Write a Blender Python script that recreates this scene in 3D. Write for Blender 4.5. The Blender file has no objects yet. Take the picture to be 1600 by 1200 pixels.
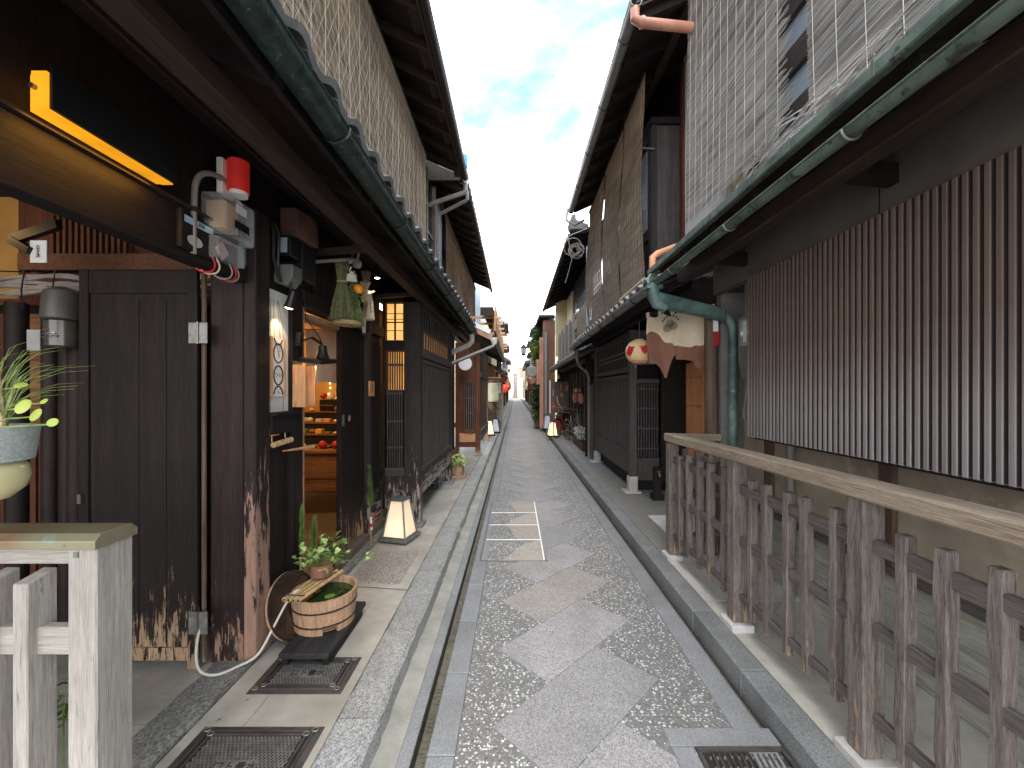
import bpy, bmesh, math, random
from mathutils import Vector, Matrix

R = math.radians
sc = bpy.context.scene
COL = sc.collection
rnd = random.Random(11)

# ---------------------------------------------------------------- camera, sky, sun, exposure
cam = bpy.data.cameras.new('camera')
co = bpy.data.objects.new('camera', cam)
COL.objects.link(co)
co.location = (0, 0, 1.6)
co.rotation_euler = (R(90), 0, 0)
cam.sensor_width = 36
cam.lens = 14.4
cam.shift_x = -0.0031
cam.shift_y = 0.0075
cam.clip_start = 0.05
cam.clip_end = 1500
sc.camera = co
sc.view_settings.view_transform = 'Standard'
sc.view_settings.look = 'None'
sc.view_settings.gamma = 1
sc.view_settings.use_curve_mapping = False
sc.view_settings.exposure = 1.48
sc.cycles.max_bounces = 8
sc.cycles.diffuse_bounces = 5

SKY_SEED = 7.7
SUN_EL, SUN_AZ = 58, 188      # sun high behind the camera, veiled by thin cloud
world = bpy.data.worlds.new('World')
sc.world = world
world.use_nodes = True
wt = world.node_tree
for n in list(wt.nodes):
    wt.nodes.remove(n)


def wn(t, **k):
    n = wt.nodes.new(t)
    for a, b in k.items():
        if hasattr(n, a):
            setattr(n, a, b)
        else:
            n.inputs[a].default_value = b
    return n


wo = wn('ShaderNodeOutputWorld')
bg = wn('ShaderNodeBackground', Strength=0.13)
sky = wn('ShaderNodeTexSky', sky_type='NISHITA', sun_disc=False, sun_elevation=R(SUN_EL), sun_rotation=R(SUN_AZ))
tc = wn('ShaderNodeTexCoord')
sep = wn('ShaderNodeSeparateXYZ')
wt.links.new(tc.outputs['Generated'], sep.inputs[0])
zz = wn('ShaderNodeMath', operation='ADD')
wt.links.new(sep.outputs[2], zz.inputs[0]); zz.inputs[1].default_value = 0.25
zm = wn('ShaderNodeMath', operation='MAXIMUM'); zm.inputs[1].default_value = 0.1
wt.links.new(zz.outputs[0], zm.inputs[0])
dx = wn('ShaderNodeMath', operation='DIVIDE'); dy = wn('ShaderNodeMath', operation='DIVIDE')
wt.links.new(sep.outputs[0], dx.inputs[0]); wt.links.new(zm.outputs[0], dx.inputs[1])
wt.links.new(sep.outputs[1], dy.inputs[0]); wt.links.new(zm.outputs[0], dy.inputs[1])
cmb = wn('ShaderNodeCombineXYZ')
wt.links.new(dx.outputs[0], cmb.inputs[0]); wt.links.new(dy.outputs[0], cmb.inputs[1])
cmb.inputs[2].default_value = SKY_SEED
cn = wn('ShaderNodeTexNoise'); cn.inputs['Scale'].default_value = 3.0; cn.inputs['Detail'].default_value = 7
cn.inputs['Roughness'].default_value = 0.55; cn.inputs['Distortion'].default_value = 0.25
wt.links.new(cmb.outputs[0], cn.inputs['Vector'])
cr = wn('ShaderNodeValToRGB')
cr.color_ramp.elements[0].position = 0.412; cr.color_ramp.elements[0].color = (0.0, 0.0, 0.0, 1)
cr.color_ramp.elements[1].position = 0.62; cr.color_ramp.elements[1].color = (1, 1, 1, 1); _e = cr.color_ramp.elements.new(.49); _e.color = (.10, .10, .10, 1)
wt.links.new(cn.outputs[0], cr.inputs[0])
hz = wn('ShaderNodeMapRange'); hz.inputs[1].default_value = 0.52; hz.inputs[2].default_value = 0.25
hz.inputs[3].default_value = 0; hz.inputs[4].default_value = 0.9
wt.links.new(sep.outputs[2], hz.inputs[0])
mx = wn('ShaderNodeMath', operation='MAXIMUM')
wt.links.new(cr.outputs[0], mx.inputs[0]); wt.links.new(hz.outputs[0], mx.inputs[1])
skm = wn('ShaderNodeMixRGB', blend_type='MULTIPLY', Fac=1.0)
wt.links.new(sky.outputs[0], skm.inputs[1]); skm.inputs[2].default_value = (1.65, 1.72, 1.32, 1)
mc = wn('ShaderNodeMixRGB')
wt.links.new(mx.outputs[0], mc.inputs[0]); wt.links.new(skm.outputs[0], mc.inputs[1])
mc.inputs[2].default_value = (15.4, 14.6, 15.0, 1)
wt.links.new(mc.outputs[0], bg.inputs[0]); wt.links.new(bg.outputs[0], wo.inputs[0])

sl = bpy.data.lights.new('sun', 'SUN')
sl.energy = 1.5
sl.angle = R(30)
sl.color = (1.0, 0.965, 0.93)
so = bpy.data.objects.new('sun', sl)
COL.objects.link(so)
so.rotation_euler = (R(90 - SUN_EL), 0, R(8))

# ---------------------------------------------------------------- helpers


class MB:
    def __init__(s):
        s.v = []; s.f = []

    def add(s, vs, fs):
        o = len(s.v)
        s.v += [tuple(p) for p in vs]
        s.f += [tuple(i + o for i in f) for f in fs]
        return s

    def box(s, x0, x1, y0, y1, z0, z1):
        if x0 > x1: x0, x1 = x1, x0
        if y0 > y1: y0, y1 = y1, y0
        if z0 > z1: z0, z1 = z1, z0
        return s.add([(x0, y0, z0), (x1, y0, z0), (x1, y1, z0), (x0, y1, z0), (x0, y0, z1), (x1, y0, z1), (x1, y1, z1), (x0, y1, z1)],
                     [(0, 3, 2, 1), (4, 5, 6, 7), (0, 1, 5, 4), (1, 2, 6, 5), (2, 3, 7, 6), (3, 0, 4, 7)])

    def obox(s, c, size, rot):
        hx, hy, hz_ = size[0] / 2, size[1] / 2, size[2] / 2
        c = Vector(c); vs = []
        for z in (-hz_, hz_):
            for x, y in ((-hx, -hy), (hx, -hy), (hx, hy), (-hx, hy)):
                vs.append(c + rot @ Vector((x, y, z)))
        return s.add(vs, [(0, 3, 2, 1), (4, 5, 6, 7), (0, 1, 5, 4), (1, 2, 6, 5), (2, 3, 7, 6), (3, 0, 4, 7)])

    def bar(s, a, b, w, h=None, up=(0, 0, 1)):
        a = Vector(a); b = Vector(b); d = (b - a); L = d.length; d.normalize()
        u = Vector(up)
        if abs(d.dot(u)) > .98: u = Vector((0, 1, 0))
        x = d.cross(u).normalized(); z = x.cross(d)
        m = Matrix((x, d, z)).transposed()
        return s.obox((a + b) / 2, (w, L, h or w), m)

    def hosed(s, pts, r, n=8):
        p = [Vector(q) for q in pts]; p = [p[0]] + p + [p[-1]]; out = []
        for i in range(1, len(p) - 2):
            for k in range(6):
                u = k / 6; a, b, c, d = p[i - 1:i + 3]
                out.append(.5 * ((2 * b) + (c - a) * u + (2 * a - 5 * b + 4 * c - d) * u * u + (3 * b - a - 3 * c + d) * u ** 3))
        out.append(p[-1])
        return s.tube(out, r, n)

    def tube(s, pts, r, n=8, cap=True, r1=None):
        pts = [Vector(p) for p in pts]; rings = []; px = None; N = len(pts)
        for i, p in enumerate(pts):
            d = (pts[min(i + 1, N - 1)] - pts[max(i - 1, 0)]).normalized()
            if px is None:
                px = d.cross(Vector((0, 0, 1)))
                if px.length < .05: px = d.cross(Vector((0, 1, 0)))
            else:
                px = px - d * px.dot(d)
            px.normalize(); py = d.cross(px)
            rr = r if r1 is None else r + (r1 - r) * i / (N - 1)
            if isinstance(r, (list, tuple)): rr = r[i]
            rings.append([p + (px * math.cos(2 * math.pi * k / n) + py * math.sin(2 * math.pi * k / n)) * rr for k in range(n)])
        vs = [q for g in rings for q in g]; fs = []
        for i in range(N - 1):
            for k in range(n):
                a = i * n + k; b = i * n + (k + 1) % n
                fs.append((a, b, b + n, a + n))
        if cap:
            fs.append(tuple(range(n))[::-1]); fs.append(tuple(range((N - 1) * n, N * n)))
        return s.add(vs, fs)

    def lathe(s, prof, c=(0, 0, 0), n=24, rot=None, sy=1):
        vs = []; fs = []; c = Vector(c)
        for r, z in prof:
            for k in range(n):
                p = Vector((r * math.cos(2 * math.pi * k / n), r * sy * math.sin(2 * math.pi * k / n), z))
                vs.append(c + (rot @ p if rot else p))
        for i in range(len(prof) - 1):
            for k in range(n):
                a = i * n + k; b = i * n + (k + 1) % n
                fs.append((a, b, b + n, a + n))
        fs.append(tuple(range(n))[::-1]); fs.append(tuple(range((len(prof) - 1) * n, len(prof) * n)))
        return s.add(vs, fs)

    def prism(s, poly, plane, a, b):
        def P(u, v, t):
            return {'xz': (u, t, v), 'yz': (t, u, v), 'xy': (u, v, t)}[plane]
        n = len(poly)
        vs = [P(u, v, a) for u, v in poly] + [P(u, v, b) for u, v in poly]
        fs = [tuple(range(n)), tuple(range(n, 2 * n))[::-1]]
        for i in range(n):
            j = (i + 1) % n
            fs.append((i, i + n, j + n, j))
        return s.add(vs, fs)

    def grid(s, rows):
        m = len(rows[0]); vs = [p for r_ in rows for p in r_]; fs = []
        for i in range(len(rows) - 1):
            for j in range(m - 1):
                a = i * m + j
                fs.append((a, a + 1, a + 1 + m, a + m))
        return s.add(vs, fs)


def tag(o, label=None, cat=None, group=None, kind=None):
    if label: o['label'] = label
    if cat: o['category'] = cat
    if group: o['group'] = group
    if kind: o['kind'] = kind
    return o


def mesh(mb, name, mat, bevel=0, smooth=False, off=(0, 0, 0)):
    me = bpy.data.meshes.new(name)
    ox, oy, oz = off
    me.from_pydata([(x - ox, y - oy, z - oz) for x, y, z in mb.v], [], mb.f)
    bm = bmesh.new(); bm.from_mesh(me)
    bmesh.ops.recalc_face_normals(bm, faces=bm.faces[:])
    if bevel:
        es = [e for e in bm.edges if len(e.link_faces) == 2 and e.calc_face_angle(0) > .5]
        bmesh.ops.bevel(bm, geom=es, offset=bevel, segments=1, affect='EDGES', clamp_overlap=True)
    bm.to_mesh(me); bm.free()
    if smooth:
        for p in me.polygons: p.use_smooth = True
        try:
            me.set_sharp_from_angle(angle=R(40))
        except Exception:
            pass
    me.materials.append(mat)
    return me


def root_loc(o):
    while o.parent: o = o.parent
    return o.location


def thing(name, label, cat, loc=(0, 0, 0), group=None, rotz=0):
    o = bpy.data.objects.new(name, None); COL.objects.link(o)
    o.empty_display_size = .1
    o.location = loc; o.rotation_euler = (0, 0, rotz)
    return tag(o, label, cat, group)


def part(p, name, mb, mat, bevel=0, smooth=False, world=True, kind=None, label=None):
    off = root_loc(p) if world else (0, 0, 0)
    o = bpy.data.objects.new(name, mesh(mb, name, mat, bevel, smooth, off))
    COL.objects.link(o); o.parent = p
    return tag(o, label, kind=kind)


def inst(p, name, me, loc, rot=None, world=True):
    o = bpy.data.objects.new(name, me); COL.objects.link(o); o.parent = p
    off = root_loc(p) if world else (0, 0, 0)
    o.location = (loc[0] - off[0], loc[1] - off[1], loc[2] - off[2])
    if rot is not None: o.rotation_euler = rot
    return o


def single(name, mb, mat, label, cat, loc=(0, 0, 0), group=None, bevel=0, smooth=False, kind=None):
    o = bpy.data.objects.new(name, mesh(mb, name, mat, bevel, smooth, loc)); COL.objects.link(o)
    o.location = loc
    return tag(o, label, cat, group, kind)


def struct(name, mb, mat, bevel=0):
    o = bpy.data.objects.new(name, mesh(mb, name, mat, bevel)); COL.objects.link(o)
    return tag(o, kind='structure')


def copytree(o, parent=None):
    c = o.copy(); COL.objects.link(c)
    if parent: c.parent = parent
    for ch in list(o.children): copytree(ch, c)
    return c


def text(p, body, size, loc, rot, mat, name='lettering', world=True, label=None, ext=.0006, sx=1):
    cu = bpy.data.curves.new(name, 'FONT'); cu.body = body; cu.size = size; cu.extrude = ext
    cu.align_x = 'CENTER'; cu.align_y = 'CENTER'; cu.space_line = .85; cu.resolution_u = 3
    t = bpy.data.objects.new('tmp', cu); COL.objects.link(t)
    me = bpy.data.meshes.new_from_object(t)
    bpy.data.objects.remove(t)
    me.materials.clear(); me.materials.append(mat)
    o = inst(p, name, me, loc, rot, world)
    o.scale = (sx, 1, 1)
    return tag(o, label)


def light(name, kind, loc, energy, color, size=.05, rot=None, spot=None, parent=None, sy=None):
    l = bpy.data.lights.new(name, kind); l.energy = energy; l.color = color
    if kind == 'AREA':
        l.size = size
        if sy: l.shape = 'RECTANGLE'; l.size_y = sy
    else:
        l.shadow_soft_size = size
    if spot: l.spot_size = R(spot); l.spot_blend = .5
    o = bpy.data.objects.new(name, l); COL.objects.link(o); o.location = loc
    if rot: o.rotation_euler = rot
    if parent:
        o.parent = parent; q = root_loc(parent); o.location = (loc[0] - q[0], loc[1] - q[1], loc[2] - q[2])
    return o


# ---------------------------------------------------------------- materials
class T:
    def __init__(s, name):
        s.m = bpy.data.materials.new(name); s.m.use_nodes = True; s.t = s.m.node_tree
        s.b = s.t.nodes['Principled BSDF']
        s.L = s.t.links.new
        s._c = None

    def n(s, typ, **k):
        n = s.t.nodes.new(typ)
        for a, b in k.items():
            if hasattr(n, a): setattr(n, a, b)
            else: n.inputs[a].default_value = b
        return n

    def coords(s, scale=(1, 1, 1), rot=(0, 0, 0), rand=True):
        tc_ = s.n('ShaderNodeTexCoord'); mp = s.n('ShaderNodeMapping')
        mp.inputs['Rotation'].default_value = rot
        if rand:
            oi = s.n('ShaderNodeObjectInfo'); mu = s.n('ShaderNodeMath', operation='MULTIPLY'); mu.inputs[1].default_value = 31.7
            s.L(oi.outputs['Random'], mu.inputs[0])
            ad = s.n('ShaderNodeVectorMath', operation='ADD')
            s.L(tc_.outputs['Object'], ad.inputs[0]); s.L(mu.outputs[0], ad.inputs[1]); s.L(ad.outputs[0], mp.inputs[0])
        else:
            s.L(tc_.outputs['Object'], mp.inputs[0])
        mp.inputs['Scale'].default_value = scale
        return mp.outputs[0]

    def noise(s, vec, scale, detail=4, rough=.55, dist=0):
        n = s.n('ShaderNodeTexNoise'); n.inputs['Scale'].default_value = scale; n.inputs['Detail'].default_value = detail
        n.inputs['Roughness'].default_value = rough; n.inputs['Distortion'].default_value = dist
        s.L(vec, n.inputs['Vector']); return n.outputs[0]

    def voro(s, vec, scale, feature='F1', out='Color', rand=1):
        n = s.n('ShaderNodeTexVoronoi', feature=feature); n.inputs['Scale'].default_value = scale
        n.inputs['Randomness'].default_value = rand
        s.L(vec, n.inputs['Vector']); return n.outputs[out]

    def ramp(s, fac, stops):
        n = s.n('ShaderNodeValToRGB'); e = n.color_ramp.elements
        while len(e) < len(stops): e.new(.5)
        for i, (p, c) in enumerate(stops):
            e[i].position = p
            e[i].color = (c, c, c, 1) if not isinstance(c, tuple) else (*c, 1)
        s.L(fac, n.inputs[0]); return n.outputs[0]

    def mix(s, fac, a, b, mode='MIX'):
        n = s.n('ShaderNodeMixRGB', blend_type=mode)
        for i, x in ((0, fac), (1, a), (2, b)):
            if isinstance(x, (int, float)): n.inputs[i].default_value = x if i == 0 else (x, x, x, 1)
            elif isinstance(x, tuple): n.inputs[i].default_value = (*x, 1)
            else: s.L(x, n.inputs[i])
        return n.outputs[0]

    def math(s, op, a, b=0):
        n = s.n('ShaderNodeMath', operation=op)
        for i, x in ((0, a), (1, b)):
            if isinstance(x, (int, float)): n.inputs[i].default_value = x
            else: s.L(x, n.inputs[i])
        return n.outputs[0]

    def bump(s, h, strength=.3, dist=.01):
        n = s.n('ShaderNodeBump'); n.inputs['Strength'].default_value = strength; n.inputs['Distance'].default_value = dist
        s.L(h, n.inputs['Height']); s.L(n.outputs[0], s.b.inputs['Normal'])

    def zpos(s):
        g = s.n('ShaderNodeNewGeometry'); q = s.n('ShaderNodeSeparateXYZ'); s.L(g.outputs['Position'], q.inputs[0]); return q.outputs[2]

    def col(s, c):
        if isinstance(c, tuple): s.b.inputs['Base Color'].default_value = (*c, 1)
        else: s.L(c, s.b.inputs['Base Color'])

    def rough(s, r):
        if isinstance(r, (int, float)): s.b.inputs['Roughness'].default_value = r
        else: s.L(r, s.b.inputs['Roughness'])


def wood(name, c1, c2, axis='Z', gs=45, rough=.65, bump=.35, wear=None, stretch=.05, big=.5):
    """grain along `axis`; wear = (bare colour, z where full, z where none, amount)"""
    t = T(name)
    sc_ = {'X': (stretch, 1, 1), 'Y': (1, stretch, 1), 'Z': (1, 1, stretch)}[axis]
    v = t.coords(sc_)
    g = t.noise(v, gs * 3.4, 7, .7, .35)
    g2 = t.noise(v, gs * .5, 4, .6, .9)
    g3 = t.noise(t.coords((1, 1, 1)), 3.2, 5, .65)
    f = t.math('ADD', t.math('MULTIPLY', g, .62), t.math('MULTIPLY', g2, .38))
    c = t.mix(t.ramp(f, [(.40, 0.), (.60, 1.)]), c1, c2)
    ck = t.noise(v, gs * 1.6, 5, .5, 1.2)
    c = t.mix(t.math('MULTIPLY', t.ramp(ck, [(.30, 1.), (.37, 0.)]), .7), c, tuple(x * .35 for x in c1))
    c = t.mix(t.ramp(g3, [(.3, 0.), (.7, 1.)]), c, t.mix(big, c, c1))
    hh = g
    rg = rough
    if wear:
        wc, z0, z1, amt = wear
        mr = t.n('ShaderNodeMapRange'); mr.inputs[1].default_value = z0; mr.inputs[2].default_value = z1
        mr.inputs[3].default_value = amt; mr.inputs[4].default_value = -.25
        t.L(t.zpos(), mr.inputs[0])
        sv = {'X': (.16, 1, 1), 'Y': (1, .16, 1), 'Z': (1, 1, .16)}[axis]
        pn = t.math('ADD', t.math('MULTIPLY', t.noise(t.coords(sv), 30, 8, .7, .25), .72), t.math('MULTIPLY', t.noise(t.coords(tuple(q_ * (1 if q_ == 1 else .45) for q_ in sv)), 130, 5, .7), .28))
        e = t.math('ADD', pn, mr.outputs[0])
        mk = t.ramp(e, [(.59, 0.), (.605, 1.)])
        mk0 = t.ramp(e, [(.555, 0.), (.60, .55)])
        c = t.mix(mk0, c, tuple(x * .22 for x in wc))
        wcol = t.mix(t.ramp(f, [(.35, 0.), (.65, 1.)]), tuple(x * .55 for x in wc), wc)
        c = t.mix(mk, c, wcol)
        hh = t.math('SUBTRACT', t.math('MULTIPLY', g, .4), t.math('MULTIPLY', mk, .5))
        rg = t.ramp(mk, [(0, rough), (1, .9)])
    t.col(c); t.rough(rg); t.b.inputs['Specular IOR Level'].default_value = .22 if max(c2) < .08 else .35
    t.bump(hh, bump, .004)
    return t.m


def plain(name, c, rough=.6, metal=0., var=.2, s=12, bump=.0, c2=None, rust=None, spec=None, coat=0):
    t = T(name)
    v = t.coords()
    g = t.noise(v, s, 5, .6)
    a = tuple(x * (1 - var) for x in c); b = c2 or tuple(min(1, x * (1 + var)) for x in c)
    cc = t.mix(t.ramp(g, [(.33, 0.), (.67, 1.)]), a, b)
    if rust:
        g2 = t.noise(v, s * 2.3, 6, .65)
        cc = t.mix(t.ramp(g2, [(rust[1], 0.), (rust[1] + .08, 1.)]), cc, rust[0])
    t.col(cc); t.rough(rough); t.b.inputs['Metallic'].default_value = metal
    if spec is not None: t.b.inputs['Specular IOR Level'].default_value = spec
    if coat: t.b.inputs['Coat Weight'].default_value = coat
    if bump: t.bump(t.noise(v, s * 4, 4), bump, .003)
    return t.m


def stone(name, c, spread=.5, s=260, rough=.8, stain=.3, bump=.25, stainc=None):
    t = T(name)
    v = t.coords()
    sp = t.noise(v, s, 3, .75)
    vo = t.voro(v, s * .8)
    bw = t.n('ShaderNodeRGBToBW'); t.L(vo, bw.inputs[0])
    f = t.math('ADD', t.math('MULTIPLY', sp, .6), t.math('MULTIPLY', bw.outputs[0], .4))
    cc = t.mix(t.ramp(f, [(.34, 0.), (.64, 1.)]), tuple(x * (1 - spread) for x in c), tuple(min(1, x * (1 + spread)) for x in c))
    st = t.noise(v, 3.1, 7, .6)
    cc = t.mix(t.math('MULTIPLY', t.ramp(st, [(.42, 0.), (.68, 1.)]), stain), cc, stainc or tuple(x * .35 for x in c))
    oi = t.n('ShaderNodeObjectInfo')
    cc = t.mix(t.math('MULTIPLY', oi.outputs['Random'], .22), cc, tuple(x * .5 for x in c))
    t.col(cc); t.rough(rough)
    t.bump(t.math('ADD', sp, t.math('MULTIPLY', st, .5)), bump, .004)
    return t.m


def aggregate(name, base, peb, s=75, frac=.5, wet=.0):
    """washed pebble concrete: small rounded stones of mixed tone in a grey matrix"""
    t = T(name)
    v = t.coords(rand=False)
    d = t.noise(v, 35, 2)
    vv = t.n('ShaderNodeVectorMath', operation='ADD'); sc2 = t.n('ShaderNodeVectorMath', operation='SCALE')
    sc2.inputs[3].default_value = .012
    nn = t.n('ShaderNodeTexNoise'); nn.inputs['Scale'].default_value = 40; t.L(v, nn.inputs['Vector'])
    t.L(nn.outputs['Color'], sc2.inputs[0]); t.L(v, vv.inputs[0]); t.L(sc2.outputs[0], vv.inputs[1])
    colr = t.voro(vv.outputs[0], s); dist = t.voro(vv.outputs[0], s, out='Distance')
    bw = t.n('ShaderNodeRGBToBW'); t.L(colr, bw.inputs[0])
    tone = t.ramp(bw.outputs[0], [(.0, tuple(x * .4 for x in base)), (.45, tuple(x * .85 for x in base)), (.64, tuple(x * 1.35 for x in base)), (.74, tuple(x * .72 for x in peb)), (.9, peb)])
    edge = t.ramp(dist, [(.32, 0.), (.58, 1.)])
    big = t.voro(vv.outputs[0], s * .55); bd = t.voro(vv.outputs[0], s * .55, out='Distance')
    bb = t.n('ShaderNodeRGBToBW'); t.L(big, bb.inputs[0])
    cc = t.mix(edge, tone, tuple(x * .8 for x in base))
    cc = t.mix(t.math('MULTIPLY', t.ramp(bb.outputs[0], [(.66, 0.), (.68, 1.)]), t.ramp(bd, [(.26, 1.), (.36, 0.)])), cc, tuple(x * .9 for x in peb))
    cc = t.mix(t.math('MULTIPLY', t.ramp(bb.outputs[0], [(.26, 1.), (.28, 0.)]), t.ramp(bd, [(.28, 1.), (.40, 0.)])), cc, tuple(x * .45 for x in base))
    edge = t.ramp(bd, [(.3, 0.), (.6, 1.)])
    fine = t.noise(v, 320, 3, .7)
    cc = t.mix(t.math('MULTIPLY', t.ramp(fine, [(.3, 1.), (.6, 0.)]), .45), cc, tuple(x * .3 for x in base))
    st = t.noise(v, 1.7, 6, .6)
    cc = t.mix(t.math('MULTIPLY', t.ramp(st, [(.4, 0.), (.7, 1.)]), .35), cc, tuple(x * .5 for x in base))
    t.col(cc); t.rough(.62)
    t.bump(t.math('SUBTRACT', fine, dist), .5, .006)
    return t.m


def concrete(name, c, s=5, crack=True, rough=.85, stainc=None):
    t = T(name)
    v = t.coords(rand=False)
    a = t.noise(v, s, 8, .62); b = t.noise(v, s * .3, 4, .5); f = t.noise(v, 220, 3, .7)
    cc = t.mix(t.ramp(a, [(.3, 0.), (.7, 1.)]), tuple(x * .68 for x in c), tuple(min(1, x * 1.18) for x in c))
    cc = t.mix(t.math('MULTIPLY', t.ramp(b, [(.45, 0.), (.62, 1.)]), .45), cc, stainc or tuple(x * q for x, q in zip(c, (.55, .5, .42))))
    cc = t.mix(t.math('MULTIPLY', t.ramp(f, [(.35, 1.), (.62, 0.)]), .4), cc, tuple(x * .4 for x in c))
    if crack:
        e = t.voro(t.coords(rand=False), 1.1, 'DISTANCE_TO_EDGE', 'Distance')
        e2 = t.math('ADD', e, t.math('MULTIPLY', t.noise(v, 14, 5), .012))
        cc = t.mix(t.ramp(e2, [(.0065, .55), (.0095, 0.)]), cc, tuple(x * .3 for x in c))
    t.col(cc); t.rough(rough); t.bump(t.math('ADD', f, a), .25, .004)
    return t.m


def emis(name, c, strength, base=None, var=0):
    t = T(name); t.col(base or c); t.b.inputs['Emission Color'].default_value = (*c, 1)
    t.b.inputs['Emission Strength'].default_value = strength; t.rough(.5)
    if var:
        g = t.noise(t.coords(), 6, 3)
        t.L(t.math('MULTIPLY', t.ramp(g, [(.3, 1 - var), (.7, 1.)]), strength), t.b.inputs['Emission Strength'])
    return t.m


def reed(name, c1, c2, s=1.0, axis='Y', tr=.25):
    """thin split reeds: tone changes from reed to reed and slowly along each"""
    t = T(name)
    sv = (1, .012, 1) if axis == 'Y' else (.012, 1, 1)
    v = t.coords(sv, rand=False)
    g = t.noise(v, 120 * s, 6, .85)
    p = t.noise(t.coords((1, 1, 1), rand=False), 1.6, 5, .6)
    q = t.noise(t.coords((1, .05, 1), rand=False), 34, 5, .75)
    cc = t.mix(t.ramp(g, [(.33, 0.), (.66, 1.)]), c1, c2)
    cc = t.mix(t.math('MULTIPLY', t.ramp(p, [(.4, 0.), (.7, 1.)]), .35), cc, tuple(x * .5 for x in c1))
    cc = t.mix(t.math('MULTIPLY', t.ramp(q, [(.36, 1.), (.56, 0.)]), .75), cc, tuple(x * .38 for x in c1))
    t.col(cc); t.rough(.6)
    t.b.inputs['Transmission Weight'].default_value = 0
    return t.m


def leafm(name, c1, c2, s=14, tr=.3):
    t = T(name); g = t.noise(t.coords(), s, 3)
    t.col(t.mix(t.ramp(g, [(.35, 0.), (.65, 1.)]), c1, c2)); t.rough(.5)
    t.b.inputs['Subsurface Weight'].default_value = tr * .4
    t.b.inputs['Subsurface Radius'].default_value = (.01, .02, .005)
    return t.m


BARE = (.34, .24, .17)
m_dark = wood('black_stained_timber', (.0075, .0052, .005), (.022, .0155, .0145), 'Z')
m_darkY = wood('black_stained_beam', (.007, .0055, .006), (.021, .016, .017), 'Y')
m_darkX = wood('black_stained_rail', (.008, .0065, .0065), (.024, .018, .017), 'X')
m_grey = wood('weathered_dark_slat', (.036, .030, .030), (.088, .076, .075), 'Z')
m_greyY = wood('weathered_dark_rail', (.036, .030, .030), (.09, .078, .076), 'Y')
m_greyX = wood('weathered_dark_cross_rail', (.034, .029, .029), (.08, .07, .07), 'X')
m_peel = wood('peeling_black_timber', (.008, .0055, .005), (.022, .015, .014), 'Z', wear=((.42, .29, .18), .1, 1.25, .165))
m_peel2 = wood('peeling_post_timber', (.014, .0085, .008), (.036, .022, .021), 'Z', wear=((.34, .21, .15), .1, 1.6, .10))
m_peelY = wood('peeling_black_board', (.014, .012, .012), (.035, .03, .03), 'Y', wear=((.36, .31, .27), .1, 1.2, .19))
m_peel3 = wood('chipped_corner_timber', (.018, .015, .015), (.04, .034, .034), 'Z', wear=((.36, .31, .27), .1, 2.3, .13))
m_brown = wood('brown_beam_wood', (.022, .0145, .012), (.055, .036, .028), 'Y')
m_brownZ = wood('brown_post_wood', (.06, .038, .026), (.15, .10, .07), 'Z', wear=((.30, .25, .2), .1, 1.2, .1))
m_soffit = wood('soffit_board', (.010, .007, .006), (.03, .02, .016), 'Y', gs=20)
m_rafter = wood('rafter_wood', (.02, .013, .010), (.055, .036, .026), 'X')
m_red = wood('reddish_brown_boards', (.05, .016, .009), (.16, .055, .026), 'Z', wear=((.42, .28, .18), .1, .9, .12))
m_redY = wood('reddish_brown_rail', (.06, .022, .012), (.2, .08, .04), 'Y')
m_orange = wood('bright_cedar', (.42, .20, .09), (.72, .42, .22), 'Z', gs=30)
m_orangeX = wood('bright_cedar_pole', (.45, .24, .12), (.74, .46, .25), 'X', gs=30)
m_light = wood('pale_frame_wood', (.26, .155, .10), (.48, .32, .22), 'Z')
m_lightY = wood('pale_frame_wood_y', (.30, .16, .10), (.52, .32, .21), 'Y')
m_fence = wood('weathered_fence_wood', (.065, .054, .048), (.225, .196, .18), 'Z', gs=70, rough=.85, bump=.4, wear=((.33, .235, .16), .1, 1.35, .10), stretch=.07)
m_fenceY = wood('weathered_fence_rail', (.06, .051, .048), (.15, .132, .125), 'Y', gs=70, rough=.85, bump=.7)
m_frail = wood('worn_top_rail', (.17, .13, .095), (.40, .335, .26), 'Y', gs=62, rough=.8, bump=.6, big=.7)
m_frailX = wood('worn_top_rail_x', (.17, .13, .095), (.40, .335, .26), 'X', gs=62, rough=.8, bump=.6, big=.7)
m_silver = wood('silver_grey_cypress', (.20, .185, .165), (.385, .36, .325), 'Z', gs=70, rough=.85, bump=.4)
m_silverX = wood('silver_grey_cypress_rail', (.20, .185, .165), (.385, .36, .325), 'X', gs=70, rough=.85, bump=.4)
m_copper = plain('weathered_copper_cap', (.30, .17, .09), .42, .45, .3, 5, .1, c2=(.22, .24, .16), rust=((.22, .27, .20), .56))
m_verd = plain('verdigris_copper', (.075, .10, .085), .6, .2, .35, 7, .2, c2=(.13, .18, .15), rust=((.035, .04, .035), .55))
m_verdL = plain('pale_verdigris_copper', (.045, .105, .11), .6, .15, .35, 5, .2, c2=(.15, .25, .22), rust=((.09, .10, .085), .55))
m_verdD = plain('dark_verdigris_gutter', (.012, .022, .02), .5, .2, .3, 22, .4, c2=(.025, .05, .045), rust=((.10, .18, .16), .6))
m_tile = plain('grey_roof_tile', (.22, .225, .23), .55, 0, .3, 7, .15, rust=((.28, .29, .28), .58))
m_tileD = plain('dark_roof_tile', (.07, .07, .075), .55, 0, .3, 7, .15)
m_pebble = aggregate('washed_pebble_paving', (.196, .194, .196), (.78, .78, .76), 84)
m_pebbleR = aggregate('fine_gravel_concrete', (.24, .235, .215), (.40, .39, .36), 130)
m_granite = stone('light_granite', (.232, .228, .233), .44, 230, stain=.3)
m_graniteW = stone('warm_granite', (.236, .222, .214), .42, 230, stain=.3)
m_edge = stone('blue_grey_granite', (.19, .198, .21), .28, 300, stain=.35)
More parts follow.
